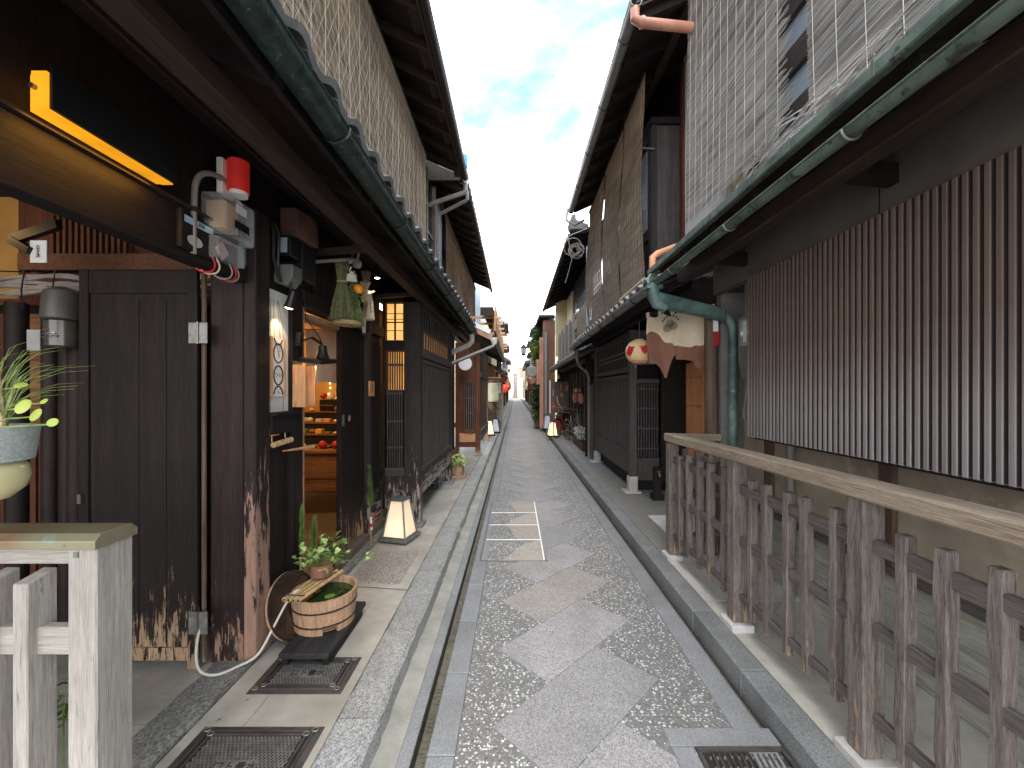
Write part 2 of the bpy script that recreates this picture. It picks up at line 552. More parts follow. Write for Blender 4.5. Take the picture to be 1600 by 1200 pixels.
m_kerb = stone('rough_kerb_granite', (.27, .275, .275), .5, 170, stain=.45, stainc=(.16, .145, .12), bump=.6)
m_kerbR = stone('dark_kerb_granite', (.17, .178, .182), .35, 260, stain=.45)
m_old = stone('old_foundation_granite', (.22, .22, .205), .55, 130, stain=.5, bump=.9)
m_conc = concrete('walkway_concrete', (.42, .40, .355))
m_concG = concrete('gutter_concrete', (.30, .295, .27), 6, False, stainc=(.2, .19, .15))
m_concR = concrete('right_concrete', (.47, .455, .41), 4, True, stainc=(.34, .325, .26))
m_concP = concrete('pale_patch_concrete', (.55, .54, .535), 4, False)
m_drain = concrete('silty_drain', (.13, .115, .09), 18, False)
m_plate = stone('pink_gravel_plate', (.30, .27, .24), .5, 150, stain=.25)
m_iron = plain('cast_iron', (.10, .092, .088), .5, .6, .35, 9, .3, rust=((.19, .1, .06), .6))
m_ironD = plain('cast_iron_recess', (.02, .018, .017), .7, .3, .3, 20, .3)
m_ironL = plain('worn_iron', (.20, .2, .19), .45, .5, .3, 30, .2)
m_plaster = plain('clay_plaster', (.29, .245, .19), .92, 0, .25, 3, .15, rust=((.36, .31, .24), .55))
m_head = plain('grey_board_wall', (.085, .074, .066), .85, 0, .3, 2)
m_white = plain('white_plaster', (.72, .72, .73), .8, 0, .04, 2)
m_board = plain('white_sign_board', (.60, .64, .63), .6, 0, .05, 3)
m_cream = plain('cream_plaster', (.62, .56, .36), .8, 0, .08, 3)
m_black = plain('black_metal', (.012, .012, .013), .4, .3, .2, 20)
m_greym = plain('grey_painted_metal', (.15, .155, .15), .45, .3, .2, 20)
m_pvc = plain('grey_pvc', (.17, .165, .155), .45, 0, .2, 8)
m_pvcb = plain('brown_pvc', (.02, .014, .012), .6, 0, .25, 6, spec=.2)
m_pvcr = plain('red_brown_pvc', (.42, .19, .13), .45, 0, .18, 8)
m_pvcw = plain('white_pvc', (.55, .56, .5), .4, 0, .12, 8)
m_cable = plain('grey_cable', (.22, .2, .18), .5, 0, .2, 8)
m_cableB = plain('black_cable', (.012, .012, .012), .5, 0, .2, 8)
m_hose = plain('clear_hose', (.52, .52, .46), .3, 0, .08, 8)
m_steel = plain('brushed_steel', (.22, .2, .17), .35, .8, .15, 20)
m_room = plain('ochre_room_wall', (.36, .20, .055), .9, 0, .12, 4)
m_roomD = wood('shop_counter_wood', (.12, .05, .02), (.34, .17, .07), 'X', gs=25)
m_floorD = aggregate('shop_floor_gravel', (.14, .12, .09), (.24, .2, .16), 90)
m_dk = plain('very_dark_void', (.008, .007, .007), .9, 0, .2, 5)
m_cloth = plain('cream_cloth', (.62, .54, .40), .9, 0, .1, 5, .1)
m_clothB = plain('brown_cloth', (.20, .095, .062), .9, 0, .2, 4, .1)
m_clothW = plain('white_linen', (.62, .58, .5), .9, 0, .1, 6, .1)
m_ink = plain('black_ink', (.01, .01, .012), .6)
m_redp = plain('red_paint', (.42, .012, .018), .5, 0, .1)
m_gold = plain('gold_paint', (.62, .36, .10), .5, 0, .2)
m_paper = plain('lantern_paper', (.66, .47, .27), .8, 0, .08, 9)
m_paperG = plain('pale_green_lantern_paper', (.62, .62, .42), .75, 0, .08, 9)
m_wht = plain('white_paint', (.75, .76, .74), .5, 0, .05)
m_bambo = plain('bamboo_cane', (.48, .30, .14), .45, 0, .25, 40, c2=(.6, .44, .22))
m_tub = wood('cypress_tub_wood', (.27, .155, .09), (.50, .34, .22), 'Z', gs=30, rough=.7)
m_green = leafm('pine_needle_green', (.10, .24, .03), (.30, .50, .12))
m_ivy = leafm('variegated_ivy', (.14, .3, .05), (.52, .62, .26), 40)
m_dleaf = leafm('dark_glossy_leaf', (.012, .05, .012), (.05, .14, .03))
m_leaf = leafm('mid_green_leaf', (.05, .11, .025), (.16, .27, .07))
m_yleaf = leafm('yellow_green_leaf', (.25, .35, .05), (.45, .5, .12))
m_vine = leafm('climbing_vine_leaf', (.015, .05, .012), (.07, .16, .035))
m_grass = leafm('grass_blade', (.10, .17, .04), (.3, .38, .12))
m_straw = plain('green_straw', (.10, .13, .06), .85, 0, .3, 60, .3, c2=(.26, .27, .12))
m_strawY = plain('dry_straw', (.42, .34, .18), .85, 0, .25, 60, .3)
m_rope = plain('hemp_rope', (.40, .31, .18), .9, 0, .25, 90, .4)
m_glass = plain('window_glass', (.25, .30, .34), .08, 0, .1, 2, spec=.8)
m_glassB = plain('painted_sky_reflection_glass', (.45, .56, .66), .1, 0, .08, 2, spec=.8)  # reflected sky is put into the pale bluish base colour
m_brick = plain('red_brown_brick_wall', (.15, .07, .05), .85, 0, .2, 30, .2)
m_salmon = plain('salmon_render', (.36, .17, .12), .8, 0, .12, 3)
m_reedL = reed('pale_reed', (.40, .32, .235), (.86, .76, .62))
m_reedB = reed('brown_reed', (.30, .215, .14), (.68, .54, .39))
m_reedG = reed('silver_grey_reed', (.26, .22, .19), (.92, .90, .88))
m_cord = plain('white_cord', (.58, .54, .48), .8, 0, .15, 60)
m_cord2 = plain('dark_cord', (.06, .055, .05), .8, 0, .15, 60)
m_slat = None


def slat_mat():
    t = T('weathered_slat_shaded_sides')
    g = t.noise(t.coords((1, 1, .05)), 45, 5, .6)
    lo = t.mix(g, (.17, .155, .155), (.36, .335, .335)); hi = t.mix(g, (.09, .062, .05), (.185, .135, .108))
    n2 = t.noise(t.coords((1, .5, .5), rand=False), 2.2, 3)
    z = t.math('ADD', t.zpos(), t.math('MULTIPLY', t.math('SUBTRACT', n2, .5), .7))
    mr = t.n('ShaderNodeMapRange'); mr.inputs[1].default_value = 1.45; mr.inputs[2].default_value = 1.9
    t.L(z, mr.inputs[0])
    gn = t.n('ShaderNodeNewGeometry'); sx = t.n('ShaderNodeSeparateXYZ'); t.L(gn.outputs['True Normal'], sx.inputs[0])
    side = t.ramp(t.math('ABSOLUTE', sx.outputs[1]), [(.75, 0.), (.9, 1.)])  # shade between slats painted in: faces turned to the gaps get a dark colour
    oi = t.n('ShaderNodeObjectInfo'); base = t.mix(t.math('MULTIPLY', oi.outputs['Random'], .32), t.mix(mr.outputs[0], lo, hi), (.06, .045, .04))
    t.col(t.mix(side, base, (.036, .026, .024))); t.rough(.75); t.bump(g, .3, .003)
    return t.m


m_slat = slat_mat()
WK = 0.10      # walkway level above the paving

# ================================================================ GROUND
g = MB(); g.box(-150, 150, -20, 320, -.6, -.12); struct('ground', g, m_concG)
road = struct('road', MB().box(-.262, 1.03, -2, 95, -.12, 0), m_pebble)
# slanting light granite slabs, each its own piece (0.414 x 0.87 m at 45 degrees)
c45 = math.sqrt(.5)
L_, W_ = .868, .414 - .0045


def slab_mesh(mat):
    b = MB()
    u = Vector((c45, c45, 0)); w = Vector((-c45, c45, 0))
    p0 = Vector((.185, 0, 0))
    a = [p0, p0 + u * L_, p0 + u * L_ + w * W_, p0 + w * W_]
    # slab's bottom corner at x=.185
    vs = [(q.x, q.y, -.03) for q in a] + [(q.x, q.y, .0045) for q in a]
    b.add(vs, [(0, 3, 2, 1), (4, 5, 6, 7), (0, 1, 5, 4), (1, 2, 6, 5), (2, 3, 7, 6), (3, 0, 4, 7)])
    return mesh(b, 'paving_slab', mat, .0012)


sm1, sm2, sm3 = slab_mesh(m_granite), slab_mesh(m_graniteW), slab_mesh(stone('grey_granite', (.225, .222, .228), .45, 210, stain=.25))
for k in range(-3, 110):
    y = 1.665 + .5865 * k
    inst(road, 'paving_slab', rnd.choice((sm1, sm1, sm2, sm3)), (0, y, rnd.uniform(-.0008, .0008)), world=False)


def row_of_blocks(parent, name, x0, x1, z0, z1, y0, y1, length, mat, jit=.0, gap=.004, bev=.004, n_single=60):
    """kerb or edging stones as single pieces; the far ones share meshes too"""
    ms = []
    for i in range(4):
        b = MB(); b.box(x0 + rnd.uniform(-jit, jit), x1 + rnd.uniform(-jit, jit), 0, length - gap, z0, z1 + rnd.uniform(-jit, jit) * .3)
        ms.append(mesh(b, name, mat, bev))
    y = y0
    while y < y1:
        inst(parent, name, rnd.choice(ms), (0, y, rnd.uniform(-.0015, .0015)), world=False)
        y += length


# left gutter: concrete strip, edging, slot, edging
lg = struct('left_gutter', MB().box(-.625, -.512, -2, 95, -.11, -.002), m_concG)
row_of_blocks(lg, 'edging_stone', -.511, -.450, -.10, .004, -1, 60, .53, m_edge)
row_of_blocks(lg, 'edging_stone', -.388, -.264, -.10, .003, -.85, 60, .53, m_edge)
part(lg, 'drain_bed', MB().box(-.449, -.389, -2, 95, -.11, -.055), m_drain, world=False)
part(lg, 'slot_edge', MB().box(-.4495, -.4435, -2, 60, -.05, .005), m_black, world=False)
# little silt and grit in the slot
gr = MB()
for i in range(500):
    y = rnd.uniform(.9, 7); s_ = rnd.uniform(.003, .008)
    gr.box(-.44 + rnd.random() * .04, -.44 + rnd.random() * .04 + s_, y, y + s_ * 1.5, -.055, -.055 + s_)
part(lg, 'grit', gr, m_drain, world=False, kind='stuff')
# right side edging and kerb
rg = struct('right_gutter', MB().box(1.031, 1.36, -2, 95, -.11, -.055), m_drain)
row_of_blocks(rg, 'edging_stone', 1.033, 1.165, -.05, .003, -1.6, 60, .58, m_edge)
row_of_blocks(rg, 'kerb_stone', 1.215, 1.355, -.05, WK + .004, -1.4, 60, .60, m_kerbR, .004, bev=.006)
# left kerb stones: rough, uneven lengths
lk = struct('left_kerb', MB().box(-.80, -.63, -2, 95, -.11, .03), m_concG)
y = -1.2
km = {}
for ln in (.55, .70, .85, .28):
    for v_ in range(2):
        b = MB(); n = 7
        rows = []
        xs0 = [-.815 + rnd.uniform(-.008, .008) for _ in range(n)]; xs1 = [-.622 + rnd.uniform(-.011, .011) for _ in range(n)]
        rings = []
        for i in range(n):
            yy = (ln - .008) * i / (n - 1)
            rings += [[(xs0[i], yy, -.05), (xs0[i], yy, WK - .006), (xs0[i] + .012, yy, WK + .004), (xs1[i] - .018, yy, WK + .006 + rnd.uniform(-.003, .003)), (xs1[i] + .004, yy, WK - .016), (xs1[i] + .012, yy, -.05)]]
        b.grid(rings)
        b.add(rings[0], [(0, 1, 2, 3, 4, 5)]); b.add(rings[-1], [(0, 1, 2, 3, 4, 5)])
        km[(ln, v_)] = mesh(b, 'kerb_stone', m_kerb, smooth=False)
seq = [.55, .85, .7, .28, .7, .7, .85, .55]
i = 0
while y < 60:
    ln = seq[i % 8] if y < 6 else rnd.choice((.7, .85, .55))
    inst(lk, 'kerb_stone', km[(ln, rnd.randint(0, 1))], (0, y, 0), world=False); y += ln; i += 1
# walkways
lw = struct('left_walkway', MB().box(-1.44, -.818, -2, 6.9, -.11, WK), m_conc)
for (ya, yb) in ((6.9, 7.75), (7.75, 8.6), (8.6, 9.5), (9.5, 10.6), (10.6, 11.8), (11.8, 13.2), (13.2, 15), (15, 17), (17, 20), (20, 26), (26, 95)):
    part(lw, 'walkway_slab', MB().box(-2.4, -.818, ya, yb - .008, -.1, WK + .003), m_concG if (int(ya * 3) % 2) else m_graniteW, .004, world=False)
pf = struct('passage_floor', MB().box(-4.6, -1.655, -2, 1.28, -.11, WK), m_conc)
part(pf, 'floor_slab', MB().box(-4.6, -1.655, 1.286, 1.84, -.10, WK + .002), m_conc, world=False)
part(pf, 'floor_slab', MB().box(-4.6, -1.655, 1.846, 2.62, -.10, WK + .001), m_conc, world=False)
# old foundation granite under the facade
fs = struct('foundation_kerb', MB().box(-1.64, -1.455, -2, 4.5, -.11, WK - .004), m_concG)
y = -.6
for ln in (1.05, .95, .88, .92, .75):
    b = MB(); n = 9; rings = []
    for i in range(n):
        yy = y + (ln - .01) * i / (n - 1)
        a_ = -1.662 + rnd.uniform(-.012, .012); c_ = -1.447 + rnd.uniform(-.01, .01); h = WK + .016
        rings.append([(a_, yy, 0), (a_ + .006, yy, h - .008), (a_ + .06, yy, h + rnd.uniform(-.003, .004)), (c_ - .07, yy, h + rnd.uniform(-.004, .004)), (c_ - .01, yy, h - .006), (c_, yy, 0)])
    b.grid(rings); b.add(rings[0], [(0, 1, 2, 3, 4, 5)]); b.add(rings[-1], [(0, 1, 2, 3, 4, 5)])
    part(fs, 'foundation_stone', b, m_old, world=False); y += ln
rw = struct('right_walkway', MB().box(1.357, 4.5, -2, 2.93, -.11, WK), m_concR)
part(rw, 'concrete_patch', MB().box(1.358, 4.5, 2.935, 3.72, -.1, WK + .003), m_concP, world=False)
part(rw, 'gravel_concrete', MB().box(1.358, 4.5, 3.725, 7.6, -.1, WK + .001), m_pebbleR, world=False)
for (ya, yb) in ((7.6, 8.5), (8.5, 9.4), (9.4, 10.3), (10.3, 11.4), (11.4, 12.6), (12.6, 14.5), (14.5, 17), (17, 95)):
    part(rw, 'walkway_slab', MB().box(1.358, 1.9 if ya < 14 else 4, ya, yb - .01, -.1, WK + .004), m_edge if int(ya * 2) % 2 else m_granite, .003, world=False)
    if ya < 14: part(rw, 'walkway_slab', MB().box(1.908, 4.4, ya, yb - .01, -.1, WK + .002), m_granite, .003, world=False)

# utility pit cover let into the paving
pit = thing('utility_cover', 'long steel framed pit cover inlaid with paving, let into the left of the lane', 'pit cover', (0, 4.9, 0))
ys = [3.87, 4.41, 4.90, 5.40, 5.94]
m_pitA = stone('warm_inlay_granite', (.29, .262, .24), .4, 210, stain=.2)
X0, X1 = -.262, .275
part(pit, 'frame', MB().box(X1 + .012, X1 + .028, ys[0] - .02, ys[-1] + .02, -.01, .0085).box(X0 - .075, X0 - .062, ys[0], ys[-1], -.01, .007).box(X0 - .07, X1 + .028, ys[-1] + .0, ys[-1] + .012, -.01, .008).box(X0 - .07, X1 + .028, ys[0] - .012, ys[0], -.01, .0085), m_steel)
part(pit, 'inner_frame', MB().box(X1 - .006, X1 + .006, ys[0] + .02, ys[-1] - .01, -.01, .009), m_wht)
for i in range(4):
    a, b_ = ys[i] + .008, ys[i + 1] - .008
    part(pit, 'cover_panel', MB().box(X0 - .058, X1 - .008, a, b_, -.01, .0055), m_pebble)
    part(pit, 'inlay', MB().prism([(.02, a + .02), (X1 - .012, a + .003), (X1 - .012, b_ - .003), (-.1, b_ - .003)] if i % 2 else [(-.12, a + .003), (X1 - .012, a + .003), (X1 - .012, b_ - .006), (.1, b_ - .1), ], 'xy', 0, .0072), m_pitA)
    part(pit, 'edging_inlay', MB().box(X0 - .056, X0 - .004, a + .002, b_ - .05, -.01, .0078), m_edge, .001)
    if i: part(pit, 'divider', MB().box(X0 - .05, X1, ys[i] - .006, ys[i] + .006, -.01, .009), m_wht)
    part(pit, 'lifting_key_plate', MB().box(X1 - .095, X1 - .008, (a + b_) / 2 - .02, (a + b_) / 2 + .02, 0, .0098), m_steel)


def iron_cover(x0, x1, y0, y1, label, txt, group):
    cx, cy = (x0 + x1) / 2, (y0 + y1) / 2
    t = thing('water_meter_cover', label, 'manhole cover', (cx, cy, WK), group)
    part(t, 'frame', MB().box(x0, x1, y0, y1, WK - .03, WK + .003), m_iron)
    part(t, 'plate', MB().box(x0 + .035, x1 - .035, y0 + .03, y1 - .03, WK, WK + .006), m_ironD)
    rim = MB()
    for k, o in enumerate((.032, .055)):
        h = WK + .011
        w = .009
        rim.box(x0 + o, x1 - o, y0 + o * .8, y0 + o * .8 + w, WK, h).box(x0 + o, x1 - o, y1 - o * .8 - w, y1 - o * .8, WK, h)
        rim.box(x0 + o, x0 + o + w, y0 + o * .8 + w, y1 - o * .8 - w, WK, h - .0004).box(x1 - o - w, x1 - o, y0 + o * .8 + w, y1 - o * .8 - w, WK, h - .0004)
    part(t, 'raised_border', rim, m_iron)
    cr_ = MB()
    for sx in (0, 1):
        for sy in (0, 1):
            px_ = x0 + .045 if sx == 0 else x1 - .045; py_ = y0 + .036 if sy == 0 else y1 - .036
            cr_ = MB()
            for dd in (-1, 1):
                q = [(px_ + dd * .015 + .013 * math.cos(a), py_ + dd * (.011 if sx == sy else -.011) + .011 * math.sin(a), WK + .012) for a in [j * math.pi / 5 for j in range(11)]]
                cr_.tube(q, .003, 5)
            part(t, 'corner_scroll', cr_, m_ironL)
    # raised diagonal grid
    gx0, gx1, gy0, gy1 = x0 + .072, x1 - .072, y0 + .058, y1 - .058
    gb = MB(); st = .0165
    tx0, tx1, ty0, ty1 = cx - .085, cx + .085, cy - .032, cy + .032

    def clip(a, b):
        segs = []
        for s_ in range(40):
            p = a + (b - a) * (s_ / 40); q = a + (b - a) * ((s_ + 1) / 40); m_ = (p + q) / 2
            if gx0 <= m_.x <= gx1 and gy0 <= m_.y <= gy1 and not (tx0 < m_.x < tx1 and ty0 < m_.y < ty1): segs.append((p, q))
        out = []
        for p, q in segs:
            if out and (out[-1][1] - p).length < 1e-5: out[-1] = (out[-1][0], q)
            else: out.append((p, q))
        return out
    H = gy1 - gy0
    for d in (1, -1):
        k = -H
        while k < (gx1 - gx0) + H:
            xa = gx0 + k
            a = Vector((xa, gy0 if d > 0 else gy1, WK + .0078)); b_ = a + Vector((H * .62, d * H, 0))
            for p, q in clip(a, b_): gb.bar(p, q, .0042, .004 + (.0006 if d > 0 else 0))
            k += st
    part(t, 'raised_grid', gb, m_ironL, kind='stuff')
    part(t, 'name_plate', MB().box(tx0, tx1, ty0, ty1, WK, WK + .0095), m_ironL)
    text(t, txt, .045, (cx, cy, WK + .0102), (0, 0, 0), m_ironD, sx=1)
    return t


iron_cover(-1.385, -.85, 1.42, 1.83, 'larger iron water meter cover in the walkway, cut by the bottom of the photo', '口ト量水', 'iron water meter covers')
iron_cover(-1.335, -.865, 2.03, 2.31, 'smaller rust-edged iron meter cover under the foot of the tub board', '口ト量水', 'iron water meter covers')
single('stone_plate', MB().box(-1.32, -.90, 3.19, 3.85, WK - .02, WK + .006), m_plate, 'square speckled gravel plate let into the concrete before the open doorway', 'stone plate', (-1.1, 3.5, WK), bevel=.005)
for lx_, ly_, ll_ in ((-1.36, 1.86, 'tiny dark leaf lying just above the larger meter cover'), (-1.31, 1.98, 'tiny dark leaf on bare concrete between the two meter covers')):
    single('fallen_leaf', MB().add([(lx_, ly_, WK + .004), (lx_ + .012, ly_ + .006, WK + .009), (lx_ + .02, ly_ + .016, WK + .005), (lx_ + .006, ly_ + .012, WK + .003)], [(0, 1, 2, 3)]), m_brown, ll_, 'leaf', (lx_, ly_, WK))
single('joint_strip', MB().prism([(-1.40, 3.17), (-.82, 3.09), (-.82, 3.10), (-1.40, 3.182)], 'xy', WK - .01, WK + .002), m_drain, 'dark mortar joint across the concrete in front of the gravel plate', 'joint', (-1.1, 3.1, WK))
single('concrete_lid', MB().box(1.60, 1.93, 4.35, 4.95, WK - .02, WK + .007), m_concP, 'pale concrete lid set in the gravel concrete behind the fence end', 'concrete lid', (1.75, 4.6, WK), bevel=.004)
# street drain grate, bottom right
dg = thing('drain_grate', 'black iron drain grate in a granite surround at the lane edge, bottom right', 'drain grate', (1.03, 1.6, 0))
part(dg, 'surround', MB().box(.70, 1.20, 1.842, 1.94, -.05, .0085).box(.70, .80, 1.30, 1.838, -.05, .008), m_edge, .003)
part(dg, 'frame', MB().box(.806, 1.196, 1.815, 1.835, -.05, .012).box(.806, .822, 1.30, 1.812, -.05, .0115).box(1.18, 1.196, 1.3, 1.812, -.05, .0115), m_iron)
part(dg, 'plate', MB().box(.822, 1.18, 1.3, 1.815, -.05, .001), m_ironD)
q = MB()
for k in range(14):
    xx = .84 + k * .0245
    q.bar((xx + .03, 1.80, .006), (xx - .03, 1.31, .006), .006, .010)
part(dg, 'rib', q, m_iron)
q = MB()
for k in range(11):
    for j in range(6): q.lathe([(.006, .0), (.005, .009)], (.85 + k * .031, 1.78 - j * .05, .003), 6)
part(dg, 'stud', q, m_ironL)
single('paper_scrap', MB().box(0, .035, 0, .05, 0, .002), plain('pale_blue_paper', (.35, .62, .75), .6), 'small pale blue paper scrap on the right edging stones', 'litter', (1.07, 2.24, .006)).rotation_euler = (0, 0, -.3)
single('crumpled_tissue', MB().lathe([(.006, 0), (.012, .006), (.009, .016), (.003, .02)], (0, 0, 0), 7), m_wht, 'small white scrap lying at the right kerb beyond the fence end', 'litter', (1.15, 4.85, .004))


# ================================================================ building helpers
def tile_mesh(w, run, mat, amp=.026):
    """one S-curved pantile: x = up the slope, y = across"""
    n = 10; b = MB(); top = []; bot = []
    for i in range(n + 1):
        u = i / n
        z = amp * math.cos(2 * math.pi * (u - .18)) * (1 if u < .68 else .7)
        top.append((u * w * 1.02, z + .016)); bot.append((u * w * 1.02, z))
    for x, dz in ((0, 0), (run, -.004)):
        pass
    vs = [(0, y, z) for y, z in top] + [(run, y, z - .012) for y, z in top] + [(0, y, z - .014) for y, z in bot] + [(run, y, z - .014) for y, z in bot]
    m = n + 1; fs = []
    for i in range(n):
        fs += [(i, i + 1, m + i + 1, m + i), (2 * m + i, 3 * m + i, 3 * m + i + 1, 2 * m + i + 1), (i, 2 * m + i, 2 * m + i + 1, i + 1)]
    fs += [(0, m, 3 * m, 2 * m), (m - 1, 3 * m - 1, 4 * m - 1, 2 * m - 1)]
    b.add(vs, fs)
    return mesh(b, 'roof_tile', mat, smooth=True)


def tile_roof(root, xe, ze, xw, zw, y0, y1, mat, w=.24, run=.27, rows=None, amp=.026):
    sgn = 1 if xw > xe else -1
    L = math.hypot(xw - xe, zw - ze); th = math.atan2(zw - ze, abs(xw - xe))
    me = tile_mesh(w, run * 1.12, mat, amp)
    rows = rows or int(L / run) + 1
    for r_ in range(rows):
        for c in range(int((y1 - y0) / w)):
            x = xe + sgn * math.cos(th) * run * r_; z = ze + math.sin(th) * run * r_ + .008 * (r_ % 2)
            o = inst(root, 'roof_tile', me, (x, y0 + (c if sgn > 0 else c + 1) * w, z + rnd.uniform(-.002, .002)))
            o.rotation_euler = (0, -th, 0) if sgn > 0 else (0, -th, math.pi)
    return


def soffit(root, xe, ze, xw, zw, y0, y1, mat, rmat, step=.48, rw=.05, rh=.08, name='soffit_board', t=.02):
    b = MB(); b.add([(xe, y0, ze), (xe, y1, ze), (xw, y1, zw), (xw, y0, zw), (xe, y0, ze + t), (xe, y1, ze + t), (xw, y1, zw + t), (xw, y0, zw + t)],
                    [(0, 1, 2, 3), (4, 7, 6, 5), (0, 4, 5, 1), (1, 5, 6, 2), (2, 6, 7, 3), (3, 7, 4, 0)])
    part(root, name, b, mat)
    L = Vector((xw - xe, 0, zw - ze))
    me = mesh(MB().bar((0, 0, 0), L, rw, rh), 'rafter', rmat)
    y = y0 + .1
    while y < y1:
        inst(root, 'rafter', me, (xe, y, ze - rh / 2 - .003)); y += step


def gutter(root, x, z, r, y0, y1, mat, hook=None, step=.9, name='gutter', inner=None):
    poly = []
    for i in range(13):
        a = math.pi + math.pi * i / 12
        poly.append((x + r * math.cos(a), z + r * math.sin(a)))
    for i in range(13):
        a = 2 * math.pi - math.pi * i / 12
        poly.append((x + (r - .005) * math.cos(a), z + (r - .005) * math.sin(a)))
    g_ = part(root, name, MB().prism(poly, 'xz', y0, y1), mat, smooth=True)
    part(g_, 'rolled_lip', MB().tube([(x - r, y0, z + .002), (x - r, y1, z + .002)], .006, 6).tube([(x + r, y0, z + .002), (x + r, y1, z + .002)], .006, 6), mat)
    if hook:
        pts = [(x + (r + .007) * math.cos(a), 0, z + (r + .007) * math.sin(a)) for a in [math.pi * (1 + k / 8) for k in range(9)]]
        me = mesh(MB().tube(pts, .005, 5), 'gutter_hook', hook)
        y = y0 + .4
        while y < y1: inst(root, 'gutter_hook', me, (0, y, 0)); y += step
    return g_


def blind(label, x, y0, y1, z0, z1, mat, cord, pitch=.0065, r=.0021, cords=.12, net=False, ragged=0, group='reed blinds over the upper floors', bulge=0, skew0=0, skew1=0, roll=0, backing=None, seed=3, cordr=.002):
    rr = random.Random(seed)
    t = thing('reed_blind', label, 'blind', (x, (y0 + y1) / 2, z0), group)
    b = MB(); n = int((z1 - z0) / pitch)
    nseg = max(3, int((y1 - y0) / .35))

    def xo(y, z):
        u = (z - z0) / (z1 - z0)
        return x + bulge * math.sin(math.pi * min(1, u * 1.15)) + .006 * math.sin(y * 2.3 + z * 1.7)
    for i in range(n):
        z = z0 + pitch * (i + .5) + rr.uniform(-.0012, .0012); f = (z1 - z) / (z1 - z0)
        ya = y0 + skew0 * f + (rr.uniform(-ragged, ragged) if ragged else rr.uniform(-.006, .006)); yb = y1 + skew1 * f + rr.uniform(-.006, .006)
        dz = rr.uniform(-.004, .004); k = rr.uniform(.75, 1.2) * r
        pts = []
        for j in range(nseg + 1):
            yy = ya + (yb - ya) * j / nseg
            zz_ = z + dz * math.sin(yy * 1.3 + i)
            pts.append((xo(yy, zz_), yy, zz_))
        vs = []; fs = []
        for (px_, py_, pz_) in pts: vs += [(px_ - k, py_, pz_ - k), (px_ + k, py_, pz_ - k), (px_, py_, pz_ + k)]
        for j in range(nseg):
            a = j * 3
            fs += [(a, a + 1, a + 4, a + 3), (a + 1, a + 2, a + 5, a + 4), (a + 2, a, a + 3, a + 5)]
        b.add(vs, fs)
    part(t, 'reeds', b, mat, kind='stuff')
    if cords:
        cb = MB(); y = y0 + .05; s_ = -1 if x > 0 else 1
        while y < y1 + .001:
            f0 = (y - y0) / (y1 - y0)
            pts = []
            for j in range(9):
                z = z0 - (.04 if ragged else 0) + (z1 - z0) * j / 8
                f = (z1 - z) / (z1 - z0)
                yy = y + skew0 * f * (1 - f0) + skew1 * f * f0
                pts.append((xo(yy, max(z, z0)) + s_ * r * 1.6, yy, z))
            cb.tube(pts, cordr, 4, cap=False)
            y += cords * rr.uniform(.9, 1.1)
        part(t, 'binding_cords', cb, cord, kind='stuff')
    if net:
        nb = MB(); H = z1 - z0
        for d in (1, -1):
            y = y0 - H / 2.1
            while y < y1 + H / 2.1:
                a = Vector((x + .008, y, z0 if d > 0 else z1)); e = Vector((x + .008, y + H / 2.1, z1 if d > 0 else z0))
                ua = max(0, (y0 - a.y) / (e.y - a.y)); ub = min(1, (y1 - a.y) / (e.y - a.y))
                if ub > ua: nb.bar(a + (e - a) * ua, a + (e - a) * ub, .0016, .0016)
                y += .11
        part(t, 'diagonal_net_cords', nb, m_cord, kind='stuff')
    if roll:
        part(t, 'rolled_bottom', MB().tube([(x, y0 + skew0, z0), (x, y1 + skew1, z0)], roll, 10), mat, smooth=True)
    part(t, 'head_rail', MB().box(x - .012, x + .012, y0, y1, z1 - .005, z1 + .025), m_brown)
    return t


def lattice(root, name, plane, c, a0, a1, z0, z1, w, gap, mat, depth=.03, bev=0, rails=(), rmat=None, rd=None):
    """vertical bars, each its own piece; plane 'x' = wall of constant x, 'y' = of constant y"""
    me = mesh(MB().box(-depth / 2, depth / 2, -w / 2, w / 2, 0, z1 - z0) if plane == 'x' else MB().box(-w / 2, w / 2, -depth / 2, depth / 2, 0, z1 - z0), name, mat, bev)
    n = max(1, int(round((a1 - a0) / (w + gap)))); st = (a1 - a0) / n
    for i in range(n):
        a = a0 + st * (i + .5)
        inst(root, name, me, (c, a, z0) if plane == 'x' else (a, c, z0))
    rd = rd or depth * .4
    for z in rails:
        if plane == 'x': part(root, 'cross_rail', MB().box(c - rd, c + rd, a0, a1, z - .012, z + .012), rmat or mat)
        else: part(root, 'cross_rail', MB().box(a0, a1, c - rd, c + rd, z - .012, z + .012), rmat or mat)


def hinge(root, x, y, z, w=.09, h=.1):
    hp = part(root, 'hinge', MB().box(x - w / 2, x - .005, y - .006, y, z, z + h).box(x + .005, x + w / 2, y - .006, y, z, z + h), m_ironL)
    part(hp, 'hinge_pin', MB().tube([(x, y - .008, z - .004), (x, y - .008, z + h + .004)], .006, 8), m_steel)
    sb = MB()
    for sx in (-1, 1):
        for k in range(3): sb.lathe([(.0035, 0), (.002, .0025)], (x + sx * w * .3, y - .006, z + .018 + k * .032), 6, Matrix.Rotation(R(90), 3, 'X'))
    part(hp, 'screw', sb, m_ironL)


# ================================================================ LEFT TOWNHOUSE (nearest, with the open shop door)
L1 = thing('townhouse', 'dark timber townhouse filling the left side, with open shop door and lattice bay', 'house', (-1.5, 3, WK))
FX = -1.47
